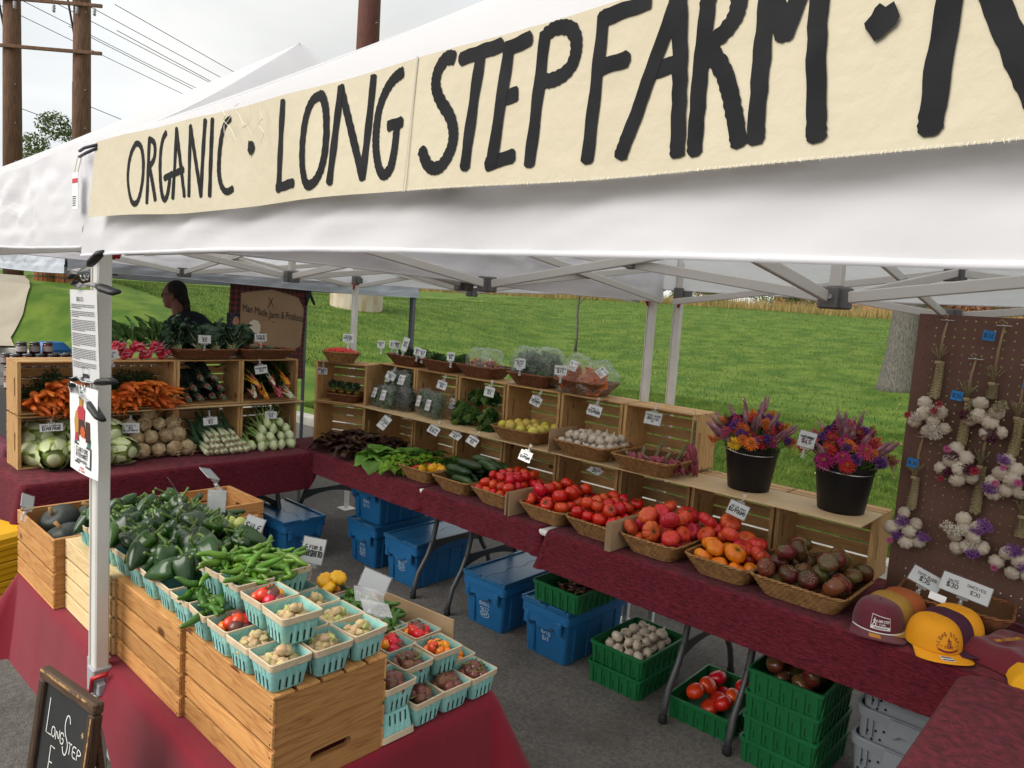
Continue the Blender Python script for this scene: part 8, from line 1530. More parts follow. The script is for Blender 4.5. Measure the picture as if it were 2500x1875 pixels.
def garlic_braid(x, zt, zb, zpeg, deco, label, tag_side=None, nb=9, seed=0, price=None):
	rr = random.Random(seed); t = thing('garlic_braid', label, 'garlic braid', (x, yp - 0.03, zt), (0, 0, 0), 'garlic braids')
	L_ = zt - zb
	s_ = MB()
	for k in range(16): a = k * 2.4; q = math.sqrt((k + .5) / 16); s_.tube([(0.008 * q * math.cos(a), 0.006 * q * math.sin(a), -0.045), (0.010 * q * math.cos(a), 0.008 * q * math.sin(a), -0.02), ((0.034 + 0.012 * rr.random()) * q * math.cos(a), 0.018 * q * math.sin(a), rr.uniform(0.0, 0.03))], [0.0035, 0.003, 0.0042], 5, flat=0.35)
	s_.build('stalk_brush', mStraw, t, smooth=True); w_ = MB(); w_.lathe([(0.0125, -0.052), (0.014, -0.045), (0.0125, -0.038)], 12, capb=False, capt=False); w_.build('twine_wrap', mTwine, t)
	bl = max(0.06, L_ - 0.17); obj('braided_stalks', STRAND, t, (0.004, 0, -0.045 - bl), (0, 0.04, 0), (1, 1, bl / 0.16))
	zc = -L_ + 0.03
	for k in range(nb):
		a = k * 2.4 + rr.uniform(-.2, .2); q = math.sqrt((k + 0.4) / nb); R = Euler((PI / 2 + rr.uniform(-.7, .5), rr.uniform(-.4, .4), rr.uniform(-.6, .6))); R = Euler((-PI / 2 + rr.uniform(-.6, .6), 0, rr.uniform(-.6, .6)))
		obj('garlic_bulb', rr.choice(BULB), t, (0.072 * q * math.cos(a), -0.012 - 0.022 * (1 - q) - 0.010 * rr.random(), zc + 0.082 * q * math.sin(a)), Euler((PI / 2 * -1 + rr.uniform(-.5, .5) + PI, 0, rr.uniform(-.7, .7))), rr.uniform(0.78, 1.0))
	for i, d in enumerate(deco):
		a = i * 2.1 + seed; p = ((0.045 + 0.03 * (i % 2)) * math.cos(a), -0.046 - 0.012 * rr.random(), zc + 0.01 + (0.04 + 0.035 * (i % 2)) * math.sin(a))
		if d in STAT: obj('dried_blossom', STAT[d], t, p, (0, rr.uniform(-.5, .5), 0), rr.uniform(.8, 1.1))
		else: obj('dried_flower', DRF[d], t, (p[0], p[1] - 0.012, p[2]), (PI / 2 + rr.uniform(-.4, .4), rr.uniform(-.4, .4), 0), rr.uniform(.8, 1.15))
	tw = MB(); zp = zpeg - zt; tw.tube([(0.0, 0.0, -0.03), (0.003, 0.005, zp * 0.5), (0.012, 0.012, zp)], 0.0022, 5); tw.tube([(0.004, 0.0, -0.03), (0.008, 0.005, zp * 0.5), (0.016, 0.010, zp)], 0.0022, 5); tw.tube([(0.014, 0.01, zp), (-0.006, 0.004, zp + 0.018), (0.004, 0.0, zp + 0.022), (0.016, 0.006, zp + 0.012)], 0.003, 5); tw.build('hanging_twine', mTwine, t, smooth=True)
	hk = MB(); hk.tube([(0.014, 0.035, zp - 0.004), (0.014, 0.0, zp - 0.004), (0.014, -0.012, zp + 0.002)], 0.0025, 6); hk.tube([(-0.012, -0.004, zp - 0.001), (0.042, -0.004, zp - 0.001)], 0.002, 5); hk.build('peg_hook', mHook, t)
	if tag_side is not None:
		b = MB(); b.cbox(-0.022, 0.022, -0.0006, 0.0006, -0.02, 0.02, 0.0002); tp = b.build('price_tape', mBlueTape, t, tag_side, (0, 0.1, 0)); tt = MB(); write(tt, price or '$28', 0, -0.007, 0.014, 0.0022); m = MB(); m.v = [(xx, -0.0012, zz) for xx, zz, _ in tt.v]; m.f = tt.f; m.mi = tt.mi; m.build('price', mInk, tp)
	return t
garlic_braid(1.533, 1.825, 1.50, 1.962, 'wrwrwwr', 'garlic braid with white and red dried flowers at the board edge', None, 7, 1)
garlic_braid(1.655, 1.682, 1.315, 1.808, 'mrmpmr', 'garlic braid with maroon plumes and a pink dried flower', (-0.034, -0.01, -0.035), 7, 2, '$25')
garlic_braid(1.738, 1.757, 1.525, 1.952, 'ymymmy', 'garlic braid with round seed heads and maroon plumes', (-0.032, -0.01, 0.15), 7, 3, '$38')
garlic_braid(1.497, 1.312, 1.00, 1.45, 'vvvp', 'garlic braid with violet blossoms above the shelf end', (-0.01, -0.012, 0.02), 7, 4, '$20')
garlic_braid(1.735, 1.408, 1.04, 1.50, 'wvwvvw', 'garlic braid with white and violet blossoms, longest of the lower ones', None, 8, 5)
garlic_braid(1.838, 1.628, 1.305, 1.80, 'pvpmpv', 'garlic braid with pink blossoms hanging below another blue tape', (0.028, -0.012, 0.10), 8, 6, '$30')
garlic_braid(1.90, 1.235, 0.98, 1.36, 'vpv', 'short garlic braid low on the board above the shirts', None, 6, 8)
garlic_braid(1.99, 1.80, 1.48, 1.95, 'wrvw', 'garlic braid farthest along the pegboard', None, 8, 9)
# ================================================================== CAPS, SHIRTS, CAP BASKET
mCapM = mat('maroon_cap_cloth', (0.10, 0.008, 0.018), 0.8, (0.12, 0.010, 0.022), 10, bump=0.2, bscale=300, sheen=0.2); mCapG = mat('mustard_cap_cloth', (0.36, 0.20, 0.03), 0.85, bump=0.2, bscale=300); mCapO = mat('gold_cap_cloth', (0.76, 0.31, 0.004), 0.75, bump=0.2, bscale=300); mCapR = mat('rust_cap_cloth', (0.34, 0.085, 0.02), 0.85); mCapP = mat('plum_cap_cloth', (0.055, 0.010, 0.028), 0.85); mPatch = mat('white_patch', (0.72, 0.70, 0.68), 0.7)
def cap(loc, rz, m, label, mesh_back=False, style=None, sc=1.0):
	t = thing('cap', label, 'cap', loc, (0, 0, rz), 'caps for sale', sc)
	def crown(u, v): a = u * 2 * PI; r = 0.092 * math.cos(v * PI / 2) ** 0.55 if v < 1 else 0.0; ry = 1.12; return (r * math.sin(a), -r * math.cos(a) * ry + 0.004 * v, 0.012 + 0.105 * math.sin(v * PI / 2) ** (0.85 if math.cos(a) > 0 else 1.05) )
	c = MB(); c.sheet(crown, 48, 14, closed=True); c.build('crown', m, t, smooth=True)
	bt = MB(); bt.lathe([(0.007, 0.115), (0.006, 0.119), (0.001, 0.121)], 10); bt.build('button', m, t, smooth=True)
	def brim(u, v): a = -1.25 + 2.5 * u; r0 = 0.092; x = (r0 + 0.004) * math.sin(a); y = -r0 * 1.12 * math.cos(a); d = 0.068 * math.cos(a * 0.62) ** 0.8; return (x * (1 + 0.10 * v), y - d * v * (1.0), 0.016 - 0.008 * v - 0.017 * v * (math.sin(a) ** 2) + 0.004 * math.cos(a) * v)
	bm = MB(); bm.sheet(brim, 28, 8); br = bm.build('brim', m, t, smooth=True); md = br.modifiers.new('thickness', 'SOLIDIFY'); md.thickness = 0.003
	def on_front(x, z, off=0.0015):       # wrap flat art onto the front of the crown
		a = x / 0.095; v = min(0.92, max(0.02, (z / 0.105))); v = math.asin(min(0.98, v ** (1 / 0.85))) / (PI / 2); p = Vector(crown(a / (2 * PI), v)); n = Vector((math.sin(a) * 1.0, -math.cos(a), 0.5 * v)).normalized(); return tuple(p + n * off)
	if style == 'patch':
		b = MB(); b.sheet(lambda u, v: on_front(-0.036 + 0.072 * u, 0.018 + 0.045 * v + 0.008 * v * (1 - u) , 0.0012), 10, 6); b.build('patch_border', mPatch, t, smooth=True)
		b = MB(); b.sheet(lambda u, v: on_front(-0.034 + 0.068 * u, 0.032 + 0.029 * v + 0.008 * v * (1 - u), 0.0024), 10, 6); b.build('patch_field', mCapM, t, smooth=True)
		tt = MB(); logo_figure(tt, -0.024, 0.034, 0.026); write(tt, 'LONG STEP', 0.009, 0.046, 0.008, 0.0016, asp=0.5); write(tt, 'FARM', 0.006, 0.035, 0.0065, 0.0012); b = MB(); b.v = [on_front(x, z, 0.0036) for x, z, _ in tt.v]; b.f = tt.f; b.mi = tt.mi; b.build('patch_lettering', mPatch, t)
		tt = MB(); write(tt, 'FRENCHTOWN MT', 0.0, 0.0215, 0.0055, 0.0009, asp=0.5); b = MB(); b.v = [on_front(x, z, 0.0026) for x, z, _ in tt.v]; b.f = tt.f; b.mi = tt.mi; b.build('patch_small_lettering', mInk, t)
		b = MB(); b.tube([Vector(brim(i / 20, 0.06)) + Vector((0, -0.003, 0.004)) for i in range(21)], 0.0025, 6); b.build('rope_trim', mPatch, t, smooth=True)
	if style == 'print':
		tt = MB(); logo_figure(tt, 0.0, 0.036, 0.028); arc = 'LONG STEP'
		for i, ch in enumerate(arc):
			if ch == ' ': continue
			a = 1.25 - 2.5 * i / 8; sub = MB(); write(sub, ch, 0, 0, 0.011, 0.0022, asp=0.55, jit=0.02); ca_, sa = math.cos(-a), math.sin(-a); cx_, cz_ = 0.034 * math.sin(-a), 0.036 + 0.034 * math.cos(a)
			o_ = len(tt.v); tt.v += [(cx_ + x * ca_ + (z) * sa, cz_ - x * sa + (z) * ca_, 0) for x, z, _ in sub.v]; tt.f += [tuple(q + o_ for q in f) for f in sub.f]; tt.mi += sub.mi
		write(tt, 'FARM', 0.0, 0.0275, 0.009, 0.0018); stroke_mesh(tt, [(-0.034, 0.022), (-0.018, 0.0165), (0, 0.0145), (0.018, 0.0165), (0.034, 0.022)], 0.007); stroke_mesh(tt, [(-0.04, 0.038), (-0.022, 0.034)], 0.0015); stroke_mesh(tt, [(0.04, 0.038), (0.022, 0.034)], 0.0015); stroke_mesh(tt, [(-0.04, 0.038), (-0.04, 0.027), (-0.034, 0.025)], 0.0015, False); stroke_mesh(tt, [(0.04, 0.038), (0.04, 0.027), (0.034, 0.025)], 0.0015, False)
		b = MB(); b.v = [on_front(x, z, 0.0016) for x, z, _ in tt.v]; b.f = tt.f; b.mi = tt.mi; b.build('front_print', mat('maroon_print', (0.16, 0.015, 0.02), 0.7), t)
	if style:
		st = MB(); p0 = Vector(brim(0.42, 0.55)); st.sheet(lambda u, v: tuple(Vector(brim(0.34 + 0.16 * u, 0.30 + 0.45 * v)) + Vector((0, 0, 0.0035))), 4, 4); st.build('brim_sticker', mPatch if style == 'print' else mat('orange_sticker', (0.55, 0.22, 0.03), 0.6), t)
		if style == 'print':
			for q in (0.36, 0.60): st = MB(); st.sheet(lambda u, v: tuple(Vector(brim(0.35 + 0.14 * u, q + 0.10 * v)) + Vector((0, 0, 0.0045))), 4, 1); st.build('sticker_print', mInk, t)
	return t
YW = 0.35
cap((1.55, 2.325, ZC), YW, mCapM, 'maroon cap with a white bordered patch and rope trim', style='patch'); cap((1.565, 2.405, ZC + 0.004), YW + 0.1, mCapG, 'mustard cap tucked behind the maroon one'); cap((1.59, 2.485, ZC + 0.006), YW + 0.15, mCapR, 'rust coloured cap at the back of the row')
cap((1.745, 2.315, ZC), YW + 0.35, mCapO, 'golden yellow cap with dark red farm print', style='print'); cap((1.765, 2.40, ZC + 0.004), YW + 0.4, mCapP, 'plum coloured cap tucked behind the golden one'); cap((1.785, 2.47, ZC + 0.006), YW + 0.45, mCapO, 'plain golden cap behind the plum one')
basket('cap', 'brown basket behind the caps holding price cards', (1.74, 2.66, ZC), 0.1); b = MB(); b.cbox(-0.03, 0.03, -0.001, 0.001, -0.015, 0.015, 0.0003); tag(b.build('blank_tag', mWhiteP, None, (1.70, 2.535, 0.86), (-0.6, 0.2, 0.2)), 'small blank white tag in the cap basket', 'tag')
def folded_shirt(loc, rz, w, d, h, m, label, seed):
	b = MB()
	def fn(u, v): x = (u - 0.5) * w; y = (v - 0.5) * d; e = min(1, 6 * min(u, 1 - u), 6 * min(v, 1 - v)); return (x * (1 + 0.05 * noise.noise(Vector((v * 3, seed, 0)))), y * (1 + 0.06 * noise.noise(Vector((u * 3, seed, 4)))), h * e ** 0.5 * (1 + 0.35 * noise.noise(Vector((x * 14, y * 14, seed)))) + 0.002)
	b.sheet(fn, 30, 30); return tag(b.build('folded_shirt', m, None, loc, (0, 0, rz), smooth=True), label, 'shirt')
mShM = mat('maroon_shirt', (0.13, 0.008, 0.018), 0.9, bump=0.3, bscale=200, sheen=0.2); mShY = mat('yellow_shirt', (0.74, 0.36, 0.005), 0.85, bump=0.3, bscale=200); mShW = mat('white_shirt', (0.66, 0.64, 0.60), 0.9)
s_ = folded_shirt((1.98, 2.45, ZC), -0.35, 0.26, 0.36, 0.055, mShM, 'rumpled maroon shirt with yellow stitched words', 3); tt = MB(); write(tt, 'LONG STEP FARM', 0, 0, 0.018, 0.0035, asp=0.5); b = MB(); b.v = [(-0.035 + y * 1.0, 0.0 - x * 1.05, 0.062 + 0.012 * math.sin(x * 9)) for x, y, _ in tt.v]; b.f = tt.f; b.mi = tt.mi; b.build('stitched_words', mShY, s_)
folded_shirt((2.08, 2.28, ZC + 0.003), 0.3, 0.2, 0.18, 0.045, mShY, 'bright yellow folded shirt at the table edge', 5); folded_shirt((2.10, 2.66, ZC), 0.1, 0.2, 0.2, 0.09, mShW, 'crumpled white shirt at the pegboard foot', 7)
# ================================================================== FLOWER BUCKETS
mBuck = mat('black_bucket', (0.006, 0.006, 0.007), 0.45, spec=0.35); mZin = {n: mat('zinnia_' + n, c, 0.65, rnd=0.15, hue=0.01) for n, c in (('red', (0.55, 0.018, 0.012)), ('orange', (0.70, 0.13, 0.012)), ('magenta', (0.36, 0.008, 0.13)), ('yellow', (0.78, 0.44, 0.006)), ('crimson', (0.26, 0.006, 0.02)), ('pink', (0.52, 0.04, 0.14)))}; mZc = mat('zinnia_centre', (0.30, 0.16, 0.03), 0.8); mCelo = mat('celosia_spike', (0.30, 0.10, 0.18), 0.8, (0.46, 0.30, 0.30), 40, rnd=0.15); mStatV = mat('violet_statice', (0.10, 0.03, 0.17), 0.8, (0.17, 0.06, 0.24), 30, rnd=0.2)
ZIN = {n: flower_mesh('zinnia', 0.030, m, 5, 20, 0.5, mZc) for n, m in mZin.items()}
cb = MB()
for k in range(140):
	z = k / 140 * 0.075; a = k * 2.4; r = 0.010 * (1 - (z / 0.085)) + 0.002; cb.add([(r * .5 * math.cos(a), r * .5 * math.sin(a), z), (r * 1.25 * math.cos(a + .25), r * 1.25 * math.sin(a + .25), z + 0.006), (r * 1.25 * math.cos(a - .25), r * 1.25 * math.sin(a - .25), z + 0.006)], [(0, 1, 2)])
cb.tube([(0, 0, -0.08), (0, 0, 0.04), (0.002, 0, 0.075)], [0.0025, 0.008, 0.001], 6); CELO = cb.mesh('celosia', mCelo, True); STV = foliage_mesh('statice', 200, (0.028, 0.028, 0.024), 0.009, mStatV, seed=5, core=0.5)
def flower_bucket(x, y, label, names, seed, price=False):
	rr = random.Random(seed); t = thing('flower_bucket', label, 'bucket', (x, y, ZT + TIER + 0.008)); b = MB(); b.lathe([(0.098, 0.0), (0.101, 0.004), (0.127, 0.20), (0.133, 0.203), (0.134, 0.216), (0.128, 0.218), (0.124, 0.20), (0.098, 0.01)], 36, capt=True); b.build('pail', mBuck, t, smooth='auto')
	h = MB(); h.tube([(0.133 * math.cos(a), 0.133 * math.sin(a), 0.208 - 0.02 * math.sin((a + 2.6) * 0.9)) for a in [(-2.6 + 0.1 * i) for i in range(24)]], 0.002, 5); h.build('wire_handle', mHook, t)
	bq = thing('bouquet', label.replace('black bucket', 'mixed bouquet standing in the black bucket') if False else ('mixed zinnia bouquet with a single yellow bloom' if 'yellow' in names[0] else 'mixed zinnia bouquet with magenta blooms and a price card'), 'flowers', (x, y, ZT + TIER + 0.008 + 0.20))
	st = MB(); heads = []
	for k in range(84):
		a = k * 2.4 + rr.uniform(-.2, .2); q = math.sqrt((k + .5) / 84); ex, ey, ez = 0.185 * q * math.cos(a), 0.165 * q * math.sin(a), 0.025 + 0.135 * (1 - q ** 1.8) + rr.uniform(-.02, .035); heads.append((ex, ey, ez, q)); st.tube([(0.5 * ex * 0.6, 0.5 * ey * 0.6, -0.16), (ex * 0.75, ey * 0.75, ez * 0.4), (ex, ey, ez)], 0.0022, 4)
	st.build('stems', mGStem, bq); obj('leaves', foliage_mesh('leaves', 420, (0.14, 0.13, 0.06), 0.022, mat('bouquet_leaf', (0.03, 0.07, 0.018), 0.6, (0.06, 0.11, 0.03), 20, transl=0.15), seed=seed), bq, (0, 0, 0.02))
	for k, (ex, ey, ez, q) in enumerate(heads):
		d = Vector((ex, ey, 0.13 + 0.05 * (1 - q))).normalized(); R = d.to_track_quat('Z', 'Y').to_euler()
		if k % 4 == 3: obj('celosia', CELO, bq, (ex, ey, ez + 0.02), R, rr.uniform(.8, 1.25))
		elif k % 4 == 1: obj('statice', STV, bq, (ex * 1.02, ey * 1.02, ez + 0.015), R, rr.uniform(.8, 1.2))
		else: obj('zinnia', ZIN[rr.choice(names[1])], bq, (ex, ey, ez), R, rr.uniform(1.05, 1.55))
	f = {'yellow': ('yellow', -0.02, -0.155, 0.04, 1.2), 'mag': ('magenta', -0.04, -0.15, 0.04, 1.6)}[names[0]]; d = Vector((f[1] + 0.06, f[2], 0.06)).normalized(); obj('zinnia', ZIN[f[0]], bq, (f[1] + 0.0, f[2] - 0.01, f[3]), d.to_track_quat('Z', 'Y').to_euler(), f[4])
	if names[0] == 'mag': obj('zinnia', ZIN['red'], bq, (0.055, -0.155, 0.035), Vector((.3, -1, .5)).to_track_quat('Z', 'Y').to_euler(), 1.3)
flower_bucket(0.775, 2.775, 'black bucket of flowers with one yellow bloom facing out', ('yellow', ['red', 'orange', 'magenta', 'crimson', 'orange', 'pink']), 4); flower_bucket(1.228, 2.765, 'black bucket of flowers carrying a bouquet price card', ('mag', ['magenta', 'red', 'crimson', 'pink', 'orange']), 5)
card((1.095, 2.62, 1.385), ['FLOWER BOUQUET', '$15'], 'price card tucked into the magenta bouquet', 0.07, 0.07, 0.3, -0.1, roll=0.15, **up)
# ================================================================== SHEETS, POSTER AND CLAMPS ON THE TENT LEG
mSheet = mat('white_paper', (0.80, 0.80, 0.80), 0.6); mLam = clear_film('laminate', (0.97, 0.97, 0.98), 0.12, 0.08, 0.1, 5)
t = thing('notice_sheet', 'laminated page of printed text clamped to the tent leg', 'notice', (0.05, -0.022, 1.735), (0.03, -0.02, 0.05)); W_, H_ = 0.19, 0.25
b = MB(); b.sheet(lambda u, v: ((u - .5) * W_, -0.006 * math.sin(PI * u) , (v - .5) * H_), 10, 8); b.build('paper', mSheet, t, smooth=True); b = MB(); b.sheet(lambda u, v: ((u - .5) * (W_ + 0.012), -0.006 * math.sin(PI * u) - 0.001, (v - .5) * (H_ + 0.014) - 0.003), 10, 8); b.build('laminate', mLam, t, smooth=True)
rr = random.Random(3); ln = MB(); z = H_ / 2 - 0.042
for para in (3, 4, 7, 8, 7, 4):
	for k in range(para):
		x = -W_ / 2 + 0.014; xe = W_ / 2 - 0.014 if k < para - 1 else rr.uniform(-0.02, 0.03)
		while x < xe: wl = min(rr.uniform(0.004, 0.013), xe - x + 0.001); yy = -0.006 * math.sin(PI * ((x + wl / 2) / W_ + .5)) - 0.0018; ln.quad((x, yy, z), (x + wl, yy, z), (x + wl, yy, z + 0.0021), (x, yy, z + 0.0021)); x += wl + 0.0018
		z -= 0.0047
	z -= 0.005
ln.build('print_lines', mat('grey_print', (0.10, 0.10, 0.10), 0.7), t); tt = MB(); write(tt, 'JULY 8 12', -0.005, H_ / 2 - 0.030, 0.010, 0.0022, asp=0.4); b = MB(); b.v = [(x, -0.0085, zz) for x, zz, _ in tt.v]; b.f = tt.f; b.mi = tt.mi; b.build('heading', mInk, t)
b = MB(); b.quad((0.0, -0.0082, -H_ / 2 + 0.008), (0.04, -0.0082, -H_ / 2 + 0.008), (0.04, -0.0082, -H_ / 2 + 0.019), (0.0, -0.0082, -H_ / 2 + 0.019));
for q in ((0, 0.019, 0.0012, 0.036), (0.039, 0.019, 0.0402, 0.036), (0, 0.0348, 0.04, 0.036)): b.quad((q[0], -0.0082, -H_ / 2 + q[1]), (q[2], -0.0082, -H_ / 2 + q[1]), (q[2], -0.0082, -H_ / 2 + q[3]), (q[0], -0.0082, -H_ / 2 + q[3]))
b.build('small_logo', mInk, t)
t = thing('market_poster', 'white market poster with a painted harvest figure clamped to the tent leg', 'poster', (0.055, -0.024, 1.468), (-0.02, 0.015, 0.05)); b = MB(); pf = lambda x, z, o=0.0: (x, -0.005 * math.sin(PI * (x / 0.2 + .5)) - 0.004 * math.sin(z * 14) - o, z); b.sheet(lambda u, v: pf((u - .5) * 0.2, (v - .5) * 0.252), 12, 12); b.build('paper', mSheet, t, smooth=True)
def flat(name, pts, m, o): b = MB(); b.add([pf(x, z, o) for x, z in pts], [tuple(range(len(pts)))]); b.build(name, m, t)
cT = mat('poster_teal', (0.05, 0.16, 0.15), 0.7); cR = mat('poster_red', (0.45, 0.03, 0.05), 0.7); cB = mat('poster_brown', (0.06, 0.025, 0.02), 0.7); cG = mat('poster_gold', (0.50, 0.24, 0.05), 0.7); cO = mat('poster_orange', (0.55, 0.10, 0.02), 0.7); cD = mat('poster_dark', (0.05, 0.06, 0.06), 0.7)
flat('painted_ground', [(-0.06, -0.045), (0.055, -0.045), (0.06, -0.02), (-0.05, -0.015)], cT, 0.0012); flat('painted_sack', [(-0.05, -0.02), (-0.015, -0.02), (-0.018, 0.055), (-0.04, 0.05), (-0.055, 0.02)], cG, 0.0014); flat('painted_trousers', [(-0.022, -0.015), (0.028, -0.015), (0.022, 0.03), (-0.018, 0.03)], cB, 0.0018); flat('painted_shirt', [(-0.02, 0.03), (0.024, 0.03), (0.028, 0.06), (0.012, 0.07), (-0.01, 0.07), (-0.026, 0.058)], cR, 0.0018)
flat('painted_head', [(-0.010, 0.068), (0.014, 0.068), (0.016, 0.092), (-0.010, 0.092)], cG, 0.0022); flat('painted_hat', [(-0.014, 0.090), (0.020, 0.090), (0.012, 0.098), (0.008, 0.112), (-0.002, 0.112), (-0.006, 0.098)], cT, 0.0024); flat('painted_pumpkin', [(0.0, -0.02), (0.024, -0.02), (0.03, -0.004), (0.022, 0.012), (0.004, 0.012), (-0.004, -0.004)], cO, 0.0026); flat('painted_basket', [(0.03, -0.03), (0.056, -0.03), (0.056, 0.03), (0.032, 0.03)], cB, 0.0022); flat('painted_roots', [(-0.05, -0.035), (-0.02, -0.035), (-0.026, -0.01), (-0.044, -0.012)], cR, 0.0026)
flat('sign_border', [(-0.055, -0.10), (0.06, -0.106), (0.062, -0.044), (-0.058, -0.042)], cD, 0.0016); flat('sign_field', [(-0.050, -0.094), (0.055, -0.099), (0.057, -0.049), (-0.053, -0.047)], mSheet, 0.0024)
tt = MB(); write(tt, 'CLARK FORK', 0.002, -0.064, 0.013, 0.0022, asp=0.5); write(tt, 'RIVER MARKET', 0.002, -0.080, 0.0125, 0.0022, asp=0.42); write(tt, 'DOWNTOWN MISSOULA', 0.002, -0.0935, 0.008, 0.0014, asp=0.42); b = MB(); b.v = [pf(x, z, 0.0032) for x, z, _ in tt.v]; b.f = tt.f; b.mi = tt.mi; b.build('sign_lettering', mInk, t)
tt = MB(); write(tt, 'SATURDAYS', 0.0, -0.1125, 0.005, 0.001, asp=0.5); write(tt, 'MAY - OCTOBER', 0.0, -0.1205, 0.005, 0.001, asp=0.5); b = MB(); b.v = [pf(x, z, 0.0014) for x, z, _ in tt.v]; b.f = tt.f; b.mi = tt.mi; b.build('date_lettering', mRedInk, t)
mSteelC = mat('clamp_steel', (0.55, 0.55, 0.56), 0.28, metal=1.0); mGripK = mat('black_grip', (0.018, 0.018, 0.020), 0.5)
def spring_clamp(loc, rot, label):
	t = thing('spring_clamp', label, 'clamp', loc, rot, 'spring clamps on the tent leg')
	for s in (-1, 1):
		j = MB(); pr = [(-0.055, s * 0.006, 0.011), (-0.030, s * 0.024, 0.012), (0.0, s * 0.016, 0.013), (0.035, s * 0.024, 0.013), (0.062, s * 0.036, 0.014)]; v = []
		for x, z, hw in pr: v += [(x, -hw, z - s * 0.0), (x, hw, z), (x, hw, z + s * 0.003), (x, -hw, z + s * 0.003)]
		j.add(v, [q for i in range(4) for q in [(4 * i + k, 4 * i + (k + 1) % 4, 4 * i + 4 + (k + 1) % 4, 4 * i + 4 + k) for k in range(4)]] + [(0, 1, 2, 3), (19, 18, 17, 16)]); j.build('jaw', mSteelC, t)
		g_ = MB(); g_.tube([(0.045, 0, s * 0.029), (0.06, 0, s * 0.037), (0.10, 0, s * 0.052), (0.118, 0, s * 0.054)], [0.012, 0.017, 0.016, 0.010], 10, flat=0.6); g_.build('grip', mGripK, t, smooth=True)
		e_ = MB(); e_.tube([(-0.056, 0, s * 0.006), (-0.05, 0, s * 0.012)], [0.012, 0.013], 8, flat=0.5); e_.build('jaw_pad', mGripK, t, smooth=True)
	sp = MB(); sp.tube([(0.006 * math.cos(a * 0.7), -0.012 + 0.0011 * a, 0.008 * math.sin(a * 0.7)) for a in range(24)], 0.002, 5); sp.build('spring', mSteelC, t, smooth=True); return t
spring_clamp((0.075, -0.03, 1.895), (0.3, -0.15, 0.25), 'steel spring clamp with black grips holding the printed page'); spring_clamp((0.075, -0.03, 1.59), (-0.2, 0.2, 0.25), 'steel spring clamp with black grips holding the market poster')
# ================================================================== CHALKBOARD
mChB = mat('chalkboard', (0.014, 0.015, 0.016), 0.75, (0.022, 0.023, 0.024), 6); mFrm = wood('worn_dark_frame', (0.075, 0.045, 0.028), (0.025, 0.015, 0.010), 0, knots=False); mFrmV = wood('worn_dark_frame_upright', (0.075, 0.045, 0.028), (0.025, 0.015, 0.010), 2, knots=False); mEdge = mat('rubbed_edge', (0.42, 0.24, 0.09), 0.8, (0.08, 0.045, 0.025), 50, ramp=(0.45, 0.6)); mChk = mat('chalk', (0.62, 0.62, 0.60), 0.9); mChkY = mat('yellow_chalk', (0.42, 0.30, 0.14), 0.9)
t = thing('chalkboard_sign', 'small chalkboard easel with a worn dark frame naming the farm', 'sign', (0.405, -0.265, 0.0), (-0.13, 0, 0.15)); W_, z0, z1 = 0.275, 0.16, 0.905
b = MB(); b.cbox(-W_ / 2 + 0.02, W_ / 2 - 0.02, 0.0, 0.008, z0 + 0.02, z1 - 0.02, 0.001); b.build('slate', mChB, t)
for (a, c, d, e, nm, mm) in ((-W_ / 2, W_ / 2, z1 - 0.028, z1, 'frame_rail', mFrm), (-W_ / 2, W_ / 2, z0, z0 + 0.028, 'frame_rail', mFrm), (-W_ / 2, -W_ / 2 + 0.026, z0 + 0.029, z1 - 0.029, 'frame_stile', mFrmV), (W_ / 2 - 0.026, W_ / 2, z0 + 0.029, z1 - 0.029, 'frame_stile', mFrmV)): b = MB(); b.cbox(a, c, -0.012, 0.014, d, e, 0.004); b.build(nm, mm, t)
b = MB(); b.cbox(-W_ / 2 + 0.004, W_ / 2 - 0.004, -0.0132, -0.0115, z1 - 0.009, z1 - 0.003, 0.0004); b.cbox(W_ / 2 - 0.009, W_ / 2 - 0.004, -0.0132, -0.0115, z0 + 0.05, z1 - 0.035, 0.0004); b.build('rubbed_edge', mEdge, t)
for s in (-1, 1): b = MB(); b.tube([(s * 0.11, 0.012, z1 - 0.06), (s * 0.115, 0.20, 0.045)], 0.010, 6); b.build('rear_leg', mFrm, t); b = MB(); b.cbox(s * 0.12 - 0.012, s * 0.12 + 0.012, -0.010, 0.012, 0.03, z0 - 0.001, 0.002); b.build('front_leg', mFrmV, t)
tt = MB()
def big(ch, x, z, h, asp, w_=0.0034): write(tt, ch, x, z, h, w_, asp=asp, align='l', jit=0.03)
big('L', -0.085, 0.755, 0.085, 0.28); big('ONG', -0.058, 0.755, 0.026, 0.62, 0.003); big('S', 0.002, 0.735, 0.095, 0.24); big('TEP', 0.028, 0.745, 0.026, 0.62, 0.003); big('F', -0.052, 0.655, 0.078, 0.26); big('ARM', -0.030, 0.655, 0.026, 0.66, 0.003); stroke_mesh(tt, [(-0.055, 0.635), (-0.02, 0.628), (0.03, 0.615), (0.05, 0.605)], 0.004); big('VEGETABLES', -0.095, 0.590, 0.026, 0.55, 0.003); big('FLOWERS', -0.07, 0.545, 0.026, 0.6, 0.003)
b = MB(); b.v = [(x, -0.0012, z) for x, z, _ in tt.v]; b.f = tt.f; b.mi = tt.mi; b.build('chalk_lettering', mChk, t)
for (x, z) in ((0.085, 0.80), (0.06, 0.69)): tt = MB(); write(tt, '*', x, z, 0.018, 0.0025); b = MB(); b.v = [(xx, -0.0012, zz) for xx, zz, _ in tt.v]; b.f = tt.f; b.mi = tt.mi; b.build('chalk_star', mChkY, t)
